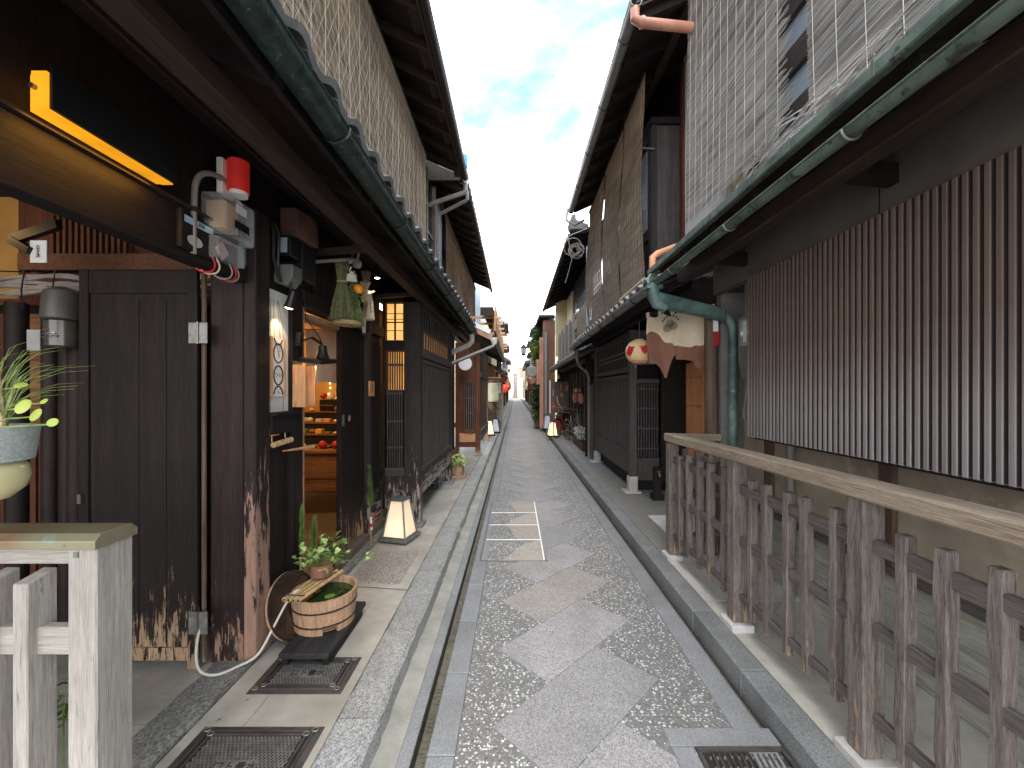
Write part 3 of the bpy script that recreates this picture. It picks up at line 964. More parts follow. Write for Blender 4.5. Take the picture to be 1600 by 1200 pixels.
# roof over the ground floor
tile_roof(L1, -.715, 2.782, -1.55, 3.10, -.5, 7.42, plain('eave_tile_grey', (.13, .135, .14), .6, 0, .3, 7, .15), rows=3, amp=.024)
soffit(L1, -.80, 2.70, -1.56, 3.00, -.5, 7.45, m_soffit, m_darkX, .9, .045, .06)
part(L1, 'eave_fascia', MB().box(-.835, -.812, -.5, 7.45, 2.64, 2.74), m_darkY)
gutter(L1, -.748, 2.695, .056, -.5, 7.5, m_verdD, m_black)
part(L1, 'eave_purlin', MB().box(-1.06, -.975, -.5, 7.3, 2.58, 2.665), m_brown, .004)
part(L1, 'ceiling_board', MB().box(-1.44, -1.065, -.5, 4.5, 2.84, 2.85), m_darkY)
part(L1, 'ceiling_lath', MB().box(-1.36, -1.345, -.5, 3.3, 2.825, 2.84), m_brown)
for yy in (2.95, 4.32):
    part(L1, 'cross_beam', MB().bar((-1.46, yy, 2.60), (-.98, yy, 2.635), .06, .035), m_brown)
# passage beam and its panels
part(L1, 'passage_beam', MB().box(-1.56, -1.475, -.6, 2.255, 2.20, 2.42), m_darkY, .004)
part(L1, 'beam_cap', MB().box(-1.565, -1.455, -.6, 2.258, 2.421, 2.435), m_brown)
part(L1, 'upper_wall', MB().box(-1.56, -1.49, -.6, 2.7, 2.436, 3.4).box(-1.56, -1.49, 2.7, 7.45, 2.621, 3.4), m_dark)
sp = part(L1, 'access_panel', MB().box(-1.474, -1.462, 1.78, 2.22, 2.235, 2.40), m_darkY, .002)
part(sp, 'panel_edge', MB().box(-1.461, -1.452, 1.78, 1.79, 2.235, 2.40), m_brown)
st1 = MB().box(-1.4615, -1.4605, 1.81, 1.98, 2.355, 2.385)
part(sp, 'blue_sticker', st1, plain('pale_blue_sticker', (.35, .55, .68), .5))
part(sp, 'round_sticker', MB().lathe([(.045, 0), (.045, .001)], (-1.4615, 1.87, 2.285), 16, Matrix.Rotation(R(90), 3, 'Y') @ Matrix.Diagonal((.55, 1, 1))), plain('silver_sticker', (.4, .42, .42), .5))
part(sp, 'diamond_sticker', MB().prism([(2.04, 2.25), (2.09, 2.30), (2.04, 2.35), (1.99, 2.30)], 'yz', -1.4605, -1.4595), plain('pink_sticker', (.40, .26, .24), .5))
text(sp, 'JIS 認証', .02, (-1.4598, 1.895, 2.37), (R(90), 0, R(90)), m_ink)
# big post
part(L1, 'post', MB().box(-1.685, -1.505, 2.262, 2.40, WK, 2.62), m_peel2, .005)
part(L1, 'corner_post', MB().box(-1.503, -1.435, 2.264, 2.40, WK + .01, 2.62), wood('heavily_peeled_post', (.012, .009, .009), (.03, .022, .02), 'Z', wear=((.36, .22, .165), .1, 2.5, .25)), .006)
# open passage door
dr = part(L1, 'passage_door', MB().box(-2.335, -1.725, 2.218, 2.245, .145, 2.25), m_peel, .002)
part(dr, 'door_frame', MB().box(-2.35, -2.30, 2.205, 2.217, .14, 2.26).box(-1.765, -1.712, 2.203, 2.217, .105, 2.26).box(-2.299, -1.766, 2.207, 2.217, 2.13, 2.255).box(-2.299, -1.766, 2.206, 2.217, .15, .22), m_peel, .002)
part(dr, 'panel_joint', MB().box(-2.04, -2.036, 2.214, 2.217, .24, 2.1).box(-1.89, -1.887, 2.214, 2.217, .24, 2.1), m_dk)
hinge(dr, -1.70, 2.20, 1.86, .10, .11); hinge(dr, -1.70, 2.20, .30, .10, .12)
part(dr, 'latch_plate', MB().box(-2.345, -2.325, 2.19, 2.204, 1.0, 1.05), m_steel)
part(L1, 'brown_conduit', MB().tube([(-1.697, 2.235, .13), (-1.697, 2.235, 1.85), (-1.70, 2.24, 2.25)], .012, 8), m_brownZ)
# passage interior
pi = part(L1, 'passage_wall', MB().box(-4.2, -1.69, 2.66, 2.70, WK, 2.15), m_dark)
part(pi, 'upper_plaster', MB().box(-4.2, -3.22, 2.655, 2.695, 2.151, 2.9), m_room)
part(pi, 'upper_boards', MB().box(-3.219, -1.57, 2.655, 2.695, 2.151, 2.9), m_red)
part(pi, 'ceiling', MB().box(-4.2, -1.57, -.6, 2.65, 2.86, 2.9), m_dark)
part(pi, 'far_wall', MB().box(-4.3, -4.22, -.6, 2.7, WK, 2.9), m_dark)
part(pi, 'picture_rail', MB().box(-4.2, -1.70, 2.60, 2.654, 2.15, 2.19), m_redY)
part(pi, 'transom_beam', MB().box(-3.1, -1.70, 2.55, 2.60, 2.36, 2.46), m_redY)
lattice(L1, 'transom_slat', 'y', 2.6, -2.95, -2.45, 2.42, 2.72, .018, .02, m_red, .02)
lattice(L1, 'bamboo_strip', 'y', 2.63, -2.36, -1.72, 2.24, 2.36, .012, .006, m_orange, .01)
part(L1, 'amber_panel', MB().box(-3.2, -2.86, 2.625, 2.65, 1.35, 2.1), m_roomD)
q = MB()
for i in range(13):
    q.box(-4.1 + i * .13, -4.1 + i * .13 + .11, 2.63, 2.652, WK, 2.1)
part(L1, 'wall_board', q, m_red)
for i, (x_, y_, r_, mm) in enumerate(((-2.52, 2.36, .045, m_pvcb), (-2.63, 2.42, .05, m_pvcb), (-2.78, 2.45, .04, m_pvcb), (-2.42, 2.42, .022, m_red), (-2.92, 2.40, .05, m_pvcb))):
    part(L1, 'standpipe', MB().tube([(x_, y_, WK), (x_, y_, 2.12)], r_, 12), mm, smooth=True)
cbm = MB()
for k in range(6):
    z0 = 2.12 + .02 * k
    q1, q2, q3 = rnd.uniform(-.05, .05), rnd.uniform(-.04, .05), rnd.uniform(-.05, .05)
    cbm.hosed([(-3.2, 2.3 + .02 * k, z0 + .02 + q3), (-2.8, 2.28, z0 + q1), (-2.5, 2.3, z0 + .05 + q2), (-2.3, 2.34, z0 + .01 + q3), (-2.05, 2.30, z0 - .02 + q1), (-1.85, 2.36, z0 + .03 + q2), (-1.7, 2.5, z0 + .10)], .011, 7)
part(L1, 'cable_bundle', cbm, m_cable, smooth=True, kind='stuff')
cbm = MB()
for k in range(7):
    x_ = -2.9 + k * .17
    cbm.tube([(x_, 2.27, 2.05), (x_ + .03, 2.24, 2.16), (x_ + .01, 2.27, 2.27), (x_ + .06, 2.40, 2.3)], .004, 5)
cbm.tube([(-2.4, 2.25, 2.15), (-2.3, 2.22, 2.0), (-2.2, 2.25, 2.12)], .004, 5)
part(L1, 'cable_tie', cbm, m_cableB)
wb = thing('gas_regulator', 'grey domed canister with a glass neck on the passage pipes', 'canister', (-2.55, 2.3, 1.9))
part(wb, 'dome', MB().lathe([(.07, 1.99), (.085, 2.0), (.08, 2.1), (.072, 2.15), (.03, 2.175)], (-2.50, 2.26, 0), 20), plain('dark_grey_canister', (.075, .072, .062), .4), smooth=True)
part(wb, 'glass_neck', MB().lathe([(.06, 1.84), (.075, 1.85), (.075, 1.985)], (-2.50, 2.26, 0), 16), plain('dark_canister_neck', (.06, .055, .045), .2), smooth=True)
part(wb, 'coil', MB().tube([(-2.50 + .045 * math.cos(a), 2.20 + .012 * math.sin(a), 1.88 + a * .003) for a in [k * .5 for k in range(36)]], .006, 5), m_steel)
part(wb, 'tag_plate', MB().box(-2.60, -2.53, 2.18, 2.184, 1.82, 1.93), plain('grey_tag', (.3, .3, .3), .6))
wc_ = thing('wall_notice', 'white paper notice hanging under the passage ceiling', 'notice', (-2.42, 2.14, 2.3))
part(wc_, 'paper', MB().box(-2.63, -2.54, 2.22, 2.224, 2.30, 2.42), m_wht)
text(wc_, 'お\n手\n洗', .027, (-2.585, 2.2185, 2.36), (R(90), 0, 0), m_ink)
part(wc_, 'bracket', MB().bar((-2.75, 2.24, 2.43), (-2.45, 2.20, 2.50), .03, .05).bar((-2.75, 2.24, 2.43), (-2.62, 2.22, 2.36), .04, .04), m_black)
light('passage_bulb', 'POINT', (-3.2, 2.1, 2.6), 1.0, (1, .62, .25), .05)

# wall between post and shop door
part(L1, 'lower_panel', MB().box(-1.50, -1.478, 2.401, 2.655, .26, 1.33), m_dark)
part(L1, 'base_board', MB().box(-1.53, -1.452, 2.401, 2.80, WK + .01, .26), m_peelY, .003)
part(L1, 'shelf_beam', MB().box(-1.50, -1.425, 2.401, 2.68, 1.345, 1.455), m_darkY, .004)
part(L1, 'ledge', MB().box(-1.50, -1.40, 2.401, 2.69, 1.456, 1.475), m_darkY)
wbd = part(L1, 'white_panel', MB().box(-1.50, -1.472, 2.401, 2.655, 1.476, 2.22), m_board)
part(L1, 'door_post', MB().box(-1.53, -1.445, 2.656, 2.79, WK, 2.62), m_dark, .004)
part(L1, 'wall_above_board', MB().box(-1.50, -1.476, 2.401, 2.655, 2.221, 2.62), m_dark)
part(L1, 'pale_jamb', MB().box(-1.56, -1.455, 2.792, 2.83, WK + .1, 2.18), m_light, .002)
part(L1, 'pale_jamb', MB().box(-1.60, -1.50, 2.835, 2.872, WK + .1, 2.15), m_light, .002)
part(L1, 'jamb_catch', MB().box(-1.50, -1.492, 2.845, 2.865, 1.12, 1.16), m_steel)
part(L1, 'pale_lintel', MB().box(-1.60, -1.50, 2.875, 3.6, 2.125, 2.16), m_lightY)
part(L1, 'lintel', MB().box(-1.56, -1.44, 2.80, 4.5, 2.19, 2.30), m_darkY, .004)
part(L1, 'transom_panel', MB().box(-1.53, -1.49, 2.80, 4.5, 2.305, 2.62), m_dk)
for yy in (2.98, 3.12, 3.3, 4.05, 4.2): part(L1, 'transom_post', MB().box(-1.49, -1.465, yy, yy + .03, 2.305, 2.6), m_dark)
# sliding door, half open
sd = part(L1, 'sliding_door', MB().box(-1.53, -1.497, 3.50, 4.02, .215, 2.185), m_peel, .003)
part(sd, 'door_stile', MB().box(-1.496, -1.486, 3.50, 3.57, .215, 2.18).box(-1.496, -1.487, 3.96, 4.02, .215, 2.18), m_peel)
part(sd, 'finger_pull', MB().box(-1.486, -1.479, 3.515, 3.55, 1.30, 1.40), m_ironL)
part(sd, 'worn_spot', MB().lathe([(.03, 0), (.02, .002)], (-1.497, 3.70, 1.36), 9, Matrix.Rotation(R(90), 3, 'Y')), m_light)
part(L1, 'door_post', MB().box(-1.53, -1.43, 4.03, 4.10, WK + .1, 2.62), m_peel3, .003)
part(L1, 'sill', MB().box(-1.66, -1.43, 2.80, 4.55, WK, .205), wood('sill_wood', (.07, .055, .045), (.25, .2, .16), 'Y', rough=.8, bump=.7), .006)
part(L1, 'sill_stone', MB().box(-1.428, -1.37, 2.95, 4.5, WK - .02, WK + .05), m_old, .006)
# boarded wall beside bay
part(L1, 'board_wall', MB().box(-1.52, -1.49, 4.101, 4.5, .55, 2.19), m_dark)
lattice(L1, 'cover_batten', 'x', -1.482, 4.11, 4.5, .6, 2.10, .012, .03, m_dark, .014)
part(L1, 'bottom_rail', MB().box(-1.50, -1.455, 4.101, 4.5, .50, .585), m_peelY, .003)
part(L1, 'kick_board', MB().box(-1.51, -1.47, 4.101, 4.5, .25, .50), m_peelY)
# lattice bay
bx0, bx1, by0, by1 = -1.47, -1.055, 4.55, 6.80
cp = part(L1, 'bay_corner_post', MB().box(-1.235, -1.05, 4.545, 4.66, .14, 2.60), m_peel3, .006)
part(L1, 'bay_end_post', MB().box(-1.15, -1.05, 6.70, 6.80, .14, 2.60), m_peel3, .005)
part(L1, 'foot_stone', MB().box(-1.27, -1.02, 4.50, 4.70, WK - .02, .138), m_edge, .006)
part(L1, 'foot_stone', MB().box(-1.19, -1.01, 6.62, 6.84, WK - .02, .138), m_edge, .006)
part(L1, 'bay_front_stile', MB().box(-1.475, -1.45, 4.55, 4.60, .30, 2.6), m_dark)
part(L1, 'bay_header', MB().box(-1.47, -1.24, 4.552, 4.62, 2.595, 2.70), m_darkX)
part(L1, 'bay_middle_panel', MB().box(-1.449, -1.236, 4.56, 4.60, 2.06, 2.17), m_darkX)
sw = part(L1, 'paper_window', MB().box(-1.44, -1.245, 4.60, 4.606, 2.18, 2.585), emis('lit_paper', (1.0, .48, .12), .55, (.6, .4, .2), .5))
part(sw, 'window_bar', MB().box(-1.352, -1.336, 4.575, 4.598, 2.18, 2.585).box(-1.44, -1.353, 4.58, 4.596, 2.28, 2.286).box(-1.335, -1.245, 4.58, 4.596, 2.28, 2.286).box(-1.44, -1.353, 4.58, 4.596, 2.37, 2.382).box(-1.335, -1.245, 4.58, 4.596, 2.37, 2.382).box(-1.44, -1.353, 4.58, 4.596, 2.408, 2.413).box(-1.335, -1.245, 4.58, 4.596, 2.408, 2.413).box(-1.44, -1.353, 4.58, 4.596, 2.47, 2.476).box(-1.335, -1.245, 4.58, 4.596, 2.47, 2.476), m_dk)
part(sw, 'window_frame', MB().box(-1.449, -1.436, 4.565, 4.60, 2.18, 2.59).box(-1.25, -1.237, 4.565, 4.60, 2.18, 2.59), m_redY)
lattice(L1, 'front_lattice_bar', 'y', 4.575, -1.435, -1.25, .76, 2.05, .0115, .015, m_grey, .025, rails=(.98, 1.27, 1.58, 1.9), rmat=m_greyX)
part(L1, 'lit_panel', MB().box(-1.44, -1.245, 4.64, 4.645, 1.62, 2.05), emis('lit_paper_2', (1.0, .42, .08), .35, (.5, .3, .1), .6))
part(L1, 'lattice_backing', MB().box(-1.44, -1.245, 4.64, 4.645, .70, 1.619), m_dk)
part(L1, 'front_rail', MB().box(-1.449, -1.236, 4.552, 4.61, .66, .755), m_greyX, .003)
part(L1, 'front_kick_board', MB().box(-1.449, -1.236, 4.56, 4.60, .30, .659), m_peel3)
# street face of bay
part(L1, 'bay_top_rail', MB().box(-1.115, -1.06, 4.661, 6.70, 2.545, 2.60), m_greyY, .003)
lattice(L1, 'upper_lattice_bar', 'x', -1.068, 4.68, 6.69, 2.10, 2.545, .032, .11, m_grey, .012, .002)
part(L1, 'upper_lit_panel', MB().box(-1.10, -1.096, 4.66, 6.69, 2.10, 2.34), emis('lit_paper_3', (1.0, .42, .10), .09, (.4, .25, .1), .7))
part(L1, 'upper_backing', MB().box(-1.10, -1.096, 4.66, 6.69, 2.301, 2.545), m_dk)
part(L1, 'middle_rail', MB().box(-1.115, -1.052, 4.661, 6.70, 1.995, 2.098), m_greyY, .004)
part(L1, 'middle_rail', MB().box(-1.11, -1.06, 4.661, 6.70, 1.93, 1.975), m_greyY, .003)
part(L1, 'panel_board', MB().box(-1.11, -1.093, 4.661, 6.70, .72, 1.929), m_dark)
lattice(L1, 'panel_batten', 'x', -1.084, 4.67, 6.69, .74, 1.929, .095, .032, m_grey, .022, .004)
part(L1, 'bottom_rail', MB().box(-1.115, -1.055, 4.661, 6.70, .69, .738), m_greyY, .003)
part(L1, 'skirt_board', MB().box(-1.11, -1.065, 4.661, 6.70, .43, .689), wood('flaking_skirt', (.02, .017, .016), (.05, .045, .043), 'Y', wear=((.42, .38, .34), .3, 1.1, .24)), .003)
part(L1, 'bay_floor', MB().box(-1.46, -1.12, 4.66, 6.70, .40, .43), m_dk)
part(L1, 'bay_far_wall', MB().box(-1.46, -1.155, 6.72, 6.76, .40, 2.6), m_dark)
part(L1, 'house_base', MB().box(-1.62, -1.5, 4.56, 7.45, WK, .6), m_plaster)
part(L1, 'end_wall', MB().box(-1.62, -1.46, 6.82, 7.45, .6, 3.0), m_dark)
# shop interior
part(L1, 'room_floor', MB().box(-4.4, -1.67, 2.72, 7.3, .02, .115), m_floorD)
part(L1, 'room_wall', MB().box(-4.4, -1.64, 6.6, 6.7, .116, 2.5), m_room)
part(L1, 'room_wall', MB().box(-4.5, -4.41, 2.72, 6.7, .116, 2.5), m_room)
part(L1, 'room_wall', MB().box(-4.4, -1.69, 2.701, 2.715, .116, 2.5), m_room)
part(L1, 'room_ceiling', MB().box(-4.4, -1.56, 2.72, 6.7, 2.501, 2.55), m_roomD)
part(L1, 'room_wall', MB().box(-1.62, -1.535, 4.08, 6.6, .61, 2.5), m_room)
light('shop_lamp', 'POINT', (-2.5, 4.4, 2.3), 22, (1, .60, .24), .12, parent=L1)
light('shop_lamp', 'POINT', (-3.3, 5.8, 2.2), 12, (1, .60, .24), .12, parent=L1)
# upper storey
part(L1, 'upper_storey_wall', MB().box(-1.75, -1.62, -.6, 7.45, 2.9, 5.75), m_dark)
part(L1, 'wall_plate', MB().box(-1.51, -1.44, -.6, 6.7, 5.44, 5.50), m_redY)
soffit(L1, -.90, 5.34, -1.62, 5.66, -.5, 7.1, m_soffit, m_rafter, .48, .055, .085)
q = MB()
part(L1, 'eave_fascia', MB().box(-.925, -.902, -.5, 7.12, 5.24, 5.36), m_rafter)
y = -.3
me_ = mesh(MB().box(0, .1, 0, .30, 0, .006), 'pale_eave_board', m_brown)
while y < 7: inst(L1, 'pale_eave_board', me_, (-1.06, y, 5.372)); y += .48
gutter(L1, -.86, 5.28, .05, -.5, 7.05, m_pvcb)
tile_roof(L1, -.86, 5.42, -1.7, 5.76, -.4, 7.15, m_tileD, rows=2)
gh = part(L1, 'rainwater_head', MB().prism([(-.94, 5.36), (-.78, 5.36), (-.79, 5.28), (-.84, 5.2), (-.88, 5.2), (-.93, 5.28)], 'xz', 7.05, 7.17), m_pvcw, .006)
part(L1, 'roof_downpipe', MB().tube([(-.86, 7.11, 5.2), (-.86, 7.11, 5.08), (-.9, 7.11, 5.05), (-1.40, 7.11, 4.88), (-1.5, 7.11, 4.83)], .04, 10), m_pvc, smooth=True)
part(L1, 'window_post', MB().box(-1.50, -1.44, 6.72, 6.78, 3.3, 5.3).box(-1.50, -1.44, 7.38, 7.43, 3.3, 5.3), m_brownZ)
part(L1, 'window_glass', MB().box(-1.53, -1.51, 6.8, 7.36, 3.4, 5.1), m_glass)
part(L1, 'window_rail', MB().box(-1.505, -1.47, 6.79, 7.37, 4.3, 4.34), m_brown)
for yy in (6.95, 7.1, 7.25): part(L1, 'window_muntin', MB().box(-1.508, -1.48, yy, yy + .02, 3.4, 5.1), m_dark)
wr = thing('balcony_rail', 'short bright cedar balcony paling beside the large left blind', 'railing', (-1.3, 7, 3.2))
for i in range(12):
    a = 5.95 + i * .145
    part(wr, 'paling', MB().box(-1.33, -1.31, a, a + .10, 3.12, 3.74 + (.0 if i > 3 else -.12 * (3 - i) * .3)), m_orange, .002)
part(wr, 'rail', MB().box(-1.355, -1.331, 5.9, 7.65, 3.42, 3.50), m_orange)
blind('large pale reed blind with criss-cross cords covering the whole upper left storey', -1.44, -.3, 6.62, 3.25, 5.43, m_reedL, m_cord, .0062, .0031, .24, net=True, seed=5)


# ================================================================ THINGS ON THE LEFT
# amber strip lamp
t = thing('strip_lamp', 'long amber strip lamp with a black front cover over the passage', 'lamp', (-1.42, 1.42, 2.44))
am = emis('amber_diffuser', (1.0, .40, .012), .42, (.2, .09, .01), .5)
part(t, 'diffuser', MB().box(-1.432, -1.387, 1.212, 1.66, 2.438, 2.55).box(-1.45, -1.433, 1.225, 1.655, 2.4385, 2.549), am)
part(t, 'front_cover', MB().box(-1.385, -1.375, 1.218, 1.665, 2.442, 2.575), m_black)
part(t, 'end_screw', MB().tube([(-1.42, 1.212, 2.50), (-1.42, 1.20, 2.50)], .008, 8), m_steel)
light('strip_lamp_light', 'AREA', (-1.42, 1.42, 2.43), .45, (1, .45, .06), .06, rot=(0, 0, 0), parent=t, sy=.42)
# alarm lamp
t = thing('alarm_lamp', 'red alarm lamp with white base above the clear meter box', 'alarm lamp', (-1.44, 2.1, 2.65))
part(t, 'base', MB().box(-1.44, -1.41, 2.10, 2.20, 2.62, 2.79), m_wht, .003)
part(t, 'red_cover', MB().tube([(-1.365, 2.15, 2.64), (-1.365, 2.15, 2.79)], .048, 14), emis('red_lens', (.8, .03, .02), .05, (.5, .02, .015)), smooth=True)
part(t, 'under_cap', MB().tube([(-1.365, 2.15, 2.62), (-1.365, 2.15, 2.639)], .042, 14), m_wht)
t.location = Vector(t.location) + Vector((-.01, -.115, -.05))
# clear electricity meter
m_clear = T('clear_plastic_case'); m_clear.col((.75, .78, .8)); m_clear.rough(.12); m_clear.b.inputs['Alpha'].default_value = .2; m_clear = m_clear.m
t = thing('electricity_meter', 'clear plastic meter box with wires below, on the big left post', 'meter box', (-1.4, 2.12, 2.4))
part(t, 'clear_case', MB().box(-1.475, -1.34, 2.03, 2.25, 2.40, 2.60), m_clear, .008)
part(t, 'clear_case', MB().box(-1.47, -1.385, 2.04, 2.24, 2.29, 2.395), m_clear, .006)
part(t, 'meter', MB().box(-1.47, -1.37, 2.06, 2.16, 2.44, 2.57), plain('brown_meter_body', (.42, .25, .10), .4))
part(t, 'back_plate', MB().box(-1.485, -1.476, 2.02, 2.27, 2.27, 2.62), m_greym)
part(t, 'dial_plate', MB().box(-1.3395, -1.338, 2.10, 2.18, 2.53, 2.57), m_board)
part(t, 'dial_plate', MB().box(-1.3395, -1.338, 2.09, 2.20, 2.45, 2.49), m_black)
for i, (mm, dy) in enumerate(((m_redp, 0), (m_cloth, .03), (m_cable, .12), (m_redp, .15), (m_cable, .17))):
    part(t, 'wire', MB().hosed([(-1.43, 2.06 + dy, 2.30), (-1.42, 2.07 + dy, 2.26), (-1.425, 2.055 + dy, 2.225), (-1.45, 2.03 + dy, 2.215), (-1.475, 2.02 + dy, 2.23)], .0042, 6), mm, smooth=True)
t.location = Vector(t.location) + Vector((-.034, -.085, -.045))
t = thing('conduit_loop', 'pale cable conduit arching over the clear meter box', 'conduit', (-1.45, 1.98, 2.3))
part(t, 'conduit', MB().hosed([(-1.47, 1.94, 2.25), (-1.465, 1.94, 2.5), (-1.46, 1.945, 2.58), (-1.45, 1.97, 2.63), (-1.43, 2.03, 2.655), (-1.42, 2.10, 2.64), (-1.415, 2.16, 2.59), (-1.41, 2.18, 2.55)], .013, 9), m_cable, smooth=True)
part(t, 'clamp', MB().box(-1.485, -1.45, 1.92, 1.96, 2.44, 2.46), m_brown)
t.location = Vector(t.location) + Vector((0, -.07, -.02))
single('blue_notice_sticker', MB().box(-1.4748, -1.4735, 2.17, 2.245, 2.29, 2.40), plain('blue_notice', (.10, .25, .36), .5), 'small blue notice sticker at the end of the passage beam under the meter box', 'sticker', (-1.474, 2.2, 2.3))
# black meter boxes
t = thing('black_meter_box', 'black meter box with window, above the white painted board', 'meter box', (-1.42, 2.55, 2.3))
part(t, 'box', MB().box(-1.475, -1.36, 2.62, 2.80, 2.32, 2.56), m_black, .006)
part(t, 'window_box', MB().box(-1.475, -1.37, 2.50, 2.615, 2.43, 2.56), m_black, .006)
part(t, 'window', MB().box(-1.44, -1.39, 2.496, 2.50, 2.45, 2.54), m_glass)
part(t, 'lower_box', MB().prism([(-1.475, 2.38), (-1.36, 2.38), (-1.36, 2.30), (-1.40, 2.25), (-1.475, 2.27)], 'xz', 2.50, 2.615), m_greym, .004)
part(t, 'cable', MB().tube([(-1.46, 2.44, 2.62), (-1.43, 2.43, 2.55), (-1.44, 2.44, 2.40), (-1.43, 2.50, 2.27)], .011, 7).tube([(-1.45, 2.46, 2.62), (-1.42, 2.46, 2.55), (-1.43, 2.47, 2.35)], .008, 6), m_cableB, smooth=True)
single('wrapped_vent', MB().add([(-1.48, 2.58, 2.58), (-1.36, 2.58, 2.575), (-1.33, 2.72, 2.56), (-1.34, 2.80, 2.58), (-1.48, 2.80, 2.58), (-1.48, 2.57, 2.76), (-1.38, 2.575, 2.76), (-1.345, 2.70, 2.755), (-1.35, 2.80, 2.75), (-1.48, 2.80, 2.76)],
       [(0, 1, 2, 3, 4), (5, 9, 8, 7, 6), (0, 5, 6, 1), (1, 6, 7, 2), (2, 7, 8, 3), (3, 8, 9, 4), (4, 9, 5, 0)]), plain('brown_wrapping', (.10, .045, .03), .85, 0, .3, 14, .6), 'brown cloth-wrapped box under the eaves above the black meter box', 'wrapped box', (-1.42, 2.7, 2.6), bevel=.006)


def spot_lamp(label, p, d, mat, name='spot_lamp', on=True, group=None, e=1.5, s=1.0):
    t = thing(name, label, 'lamp', p, group)
    d = Vector(d).normalized(); rot = Vector((0, 0, -1)).rotation_difference(d).to_matrix()
    part(t, 'housing', MB().lathe([(.012 * s, .11 * s), (.022 * s, .10 * s), (.024 * s, .04 * s), (.032 * s, 0), (.030 * s, -.005 * s)], p, 16, rot), mat, smooth=True)
    part(t, 'bulb', MB().lathe([(.024 * s, -.006 * s), (.012 * s, -.012 * s), (.002 * s, -.013 * s)], p, 12, rot), emis('bulb_' + name, (1, .72, .42), 6), smooth=True)
    q = Vector(p) + d * .03
    light('spot_light', 'SPOT', q, e, (1, .66, .34), .012, rot=Vector((0, 0, -1)).rotation_difference(d).to_euler(), spot=90, parent=t)
    return t


t = spot_lamp('small black spotlight shining down on the white board', (-1.39, 2.52, 2.12), (-.28, .02, -1), m_black, e=1.3)
part(t, 'stem', MB().tube([(-1.385, 2.52, 2.22), (-1.38, 2.53, 2.27), (-1.40, 2.55, 2.29)], .006, 6), m_black)
t = spot_lamp('small lit downlight under the eaves beside the white-wrapped straw', (-1.28, 3.80, 2.66), (0, 0, -1), m_black, name='down_light', e=2.5)
part(t, 'bracket', MB().tube([(-1.28, 3.80, 2.76), (-1.28, 3.80, 2.84)], .006, 6), m_black)
# framed hanging scroll
t = thing('hanging_scroll', 'narrow wooden-framed scroll of brushed black circles hung on the white board', 'scroll', (-1.44, 2.45, 1.6))
part(t, 'frame', MB().box(-1.465, -1.443, 2.425, 2.445, 1.57, 1.93).box(-1.465, -1.443, 2.565, 2.575, 1.57, 1.93), m_orange, .001)
part(t, 'paper', MB().box(-1.46, -1.450, 2.446, 2.564, 1.572, 1.928), m_wht)
rb = MB(); yc = 2.505
for zc, full in ((1.945, -1), (1.835, 0), (1.70, 0), (1.575, 1)):
    pts = []
    for k in range(25):
        a = 2 * math.pi * k / 24 + .9
        yy, z_ = yc + .047 * math.cos(a), zc + .058 * math.sin(a)
        pts.append((-1.4485, yy, z_))
    seg = []
    for p_ in pts:
        if 1.574 < p_[2] < 1.926: seg.append(p_)
        else:
            if len(seg) > 2: rb.tube(seg, .0042, 5)
            seg = []
    if len(seg) > 2: rb.tube(seg, .0042, 5)
part(t, 'brushed_circle', rb, m_ink)
text(t, 'い\nろ', .035, (-1.4485, 2.51, 1.835), (R(90), 0, R(90)), m_ink)
text(t, 'つ い', .032, (-1.4485, 2.505, 1.70), (R(90), 0, R(90)), m_ink)
text(t, 'っ', .03, (-1.4485, 2.505, 1.595), (R(90), 0, R(90)), m_ink)
cb = MB()
for yy, y2 in ((2.432, 2.45), (2.47, 2.48), (2.53, 2.52), (2.57, 2.53)):
    cb.bar((-1.452, yy, 1.93), (-1.462, y2, 2.16), .0016)
cb.bar((-1.452, 2.43, 1.57), (-1.455, 2.43, 1.40), .0016).bar((-1.452, 2.57, 1.57), (-1.455, 2.56, 1.40), .0016)
part(t, 'cord', cb, m_cord2)
part(t, 'roller_cord', MB().tube([(-1.45, 2.43, 1.45), (-1.44, 2.425, 1.30)], .004, 6).tube([(-1.45, 2.56, 1.45), (-1.43, 2.55, 1.31)], .004, 6), m_strawY)
part(t, 'roller', MB().tube([(-1.425, 2.41, 1.285), (-1.405, 2.57, 1.30)], .017, 12), m_bambo, smooth=True)
single('wooden_peg', MB().tube([(-1.40, 2.47, 1.242), (-1.38, 2.62, 1.235), (-1.37, 2.78, 1.228)], [.004, .009, .010], 7), m_orange, 'thin reddish wooden rod sticking out below the scroll roller', 'rod', (-1.38, 2.6, 1.23))
# clip lamp and little display box
t = thing('clip_lamp', 'dark clip-on work lamp with flat square hood at the doorway', 'lamp', (-1.40, 2.75, 1.9))
part(t, 'clamp', MB().bar((-1.43, 2.70, 1.90), (-1.42, 2.70, 1.99), .035, .03).bar((-1.42, 2.70, 1.93), (-1.37, 2.76, 1.965), .012).bar((-1.37, 2.76, 1.965), (-1.34, 2.84, 1.93), .014), m_black)
part(t, 'housing', MB().lathe([(.02, .095), (.026, .09), (.03, .05), (.045, .01), (.05, 0)], (-1.335, 2.84, 1.825), 14), m_black, smooth=True)
part(t, 'hood', MB().obox((-1.36, 2.83, 1.815), (.15, .24, .03), Matrix.Rotation(.12, 3, 'Y') @ Matrix.Rotation(.1, 3, 'X')), m_black, .002)
part(t, 'bulb', MB().box(-1.40, -1.32, 2.77, 2.88, 1.796, 1.80), emis('clip_bulb', (1, .6, .2), 2.5))
part(t, 'cable', MB().tube([(-1.335, 2.84, 1.92), (-1.35, 2.82, 1.98), (-1.42, 2.78, 2.1), (-1.44, 2.75, 2.4)], .004, 5), m_cableB)
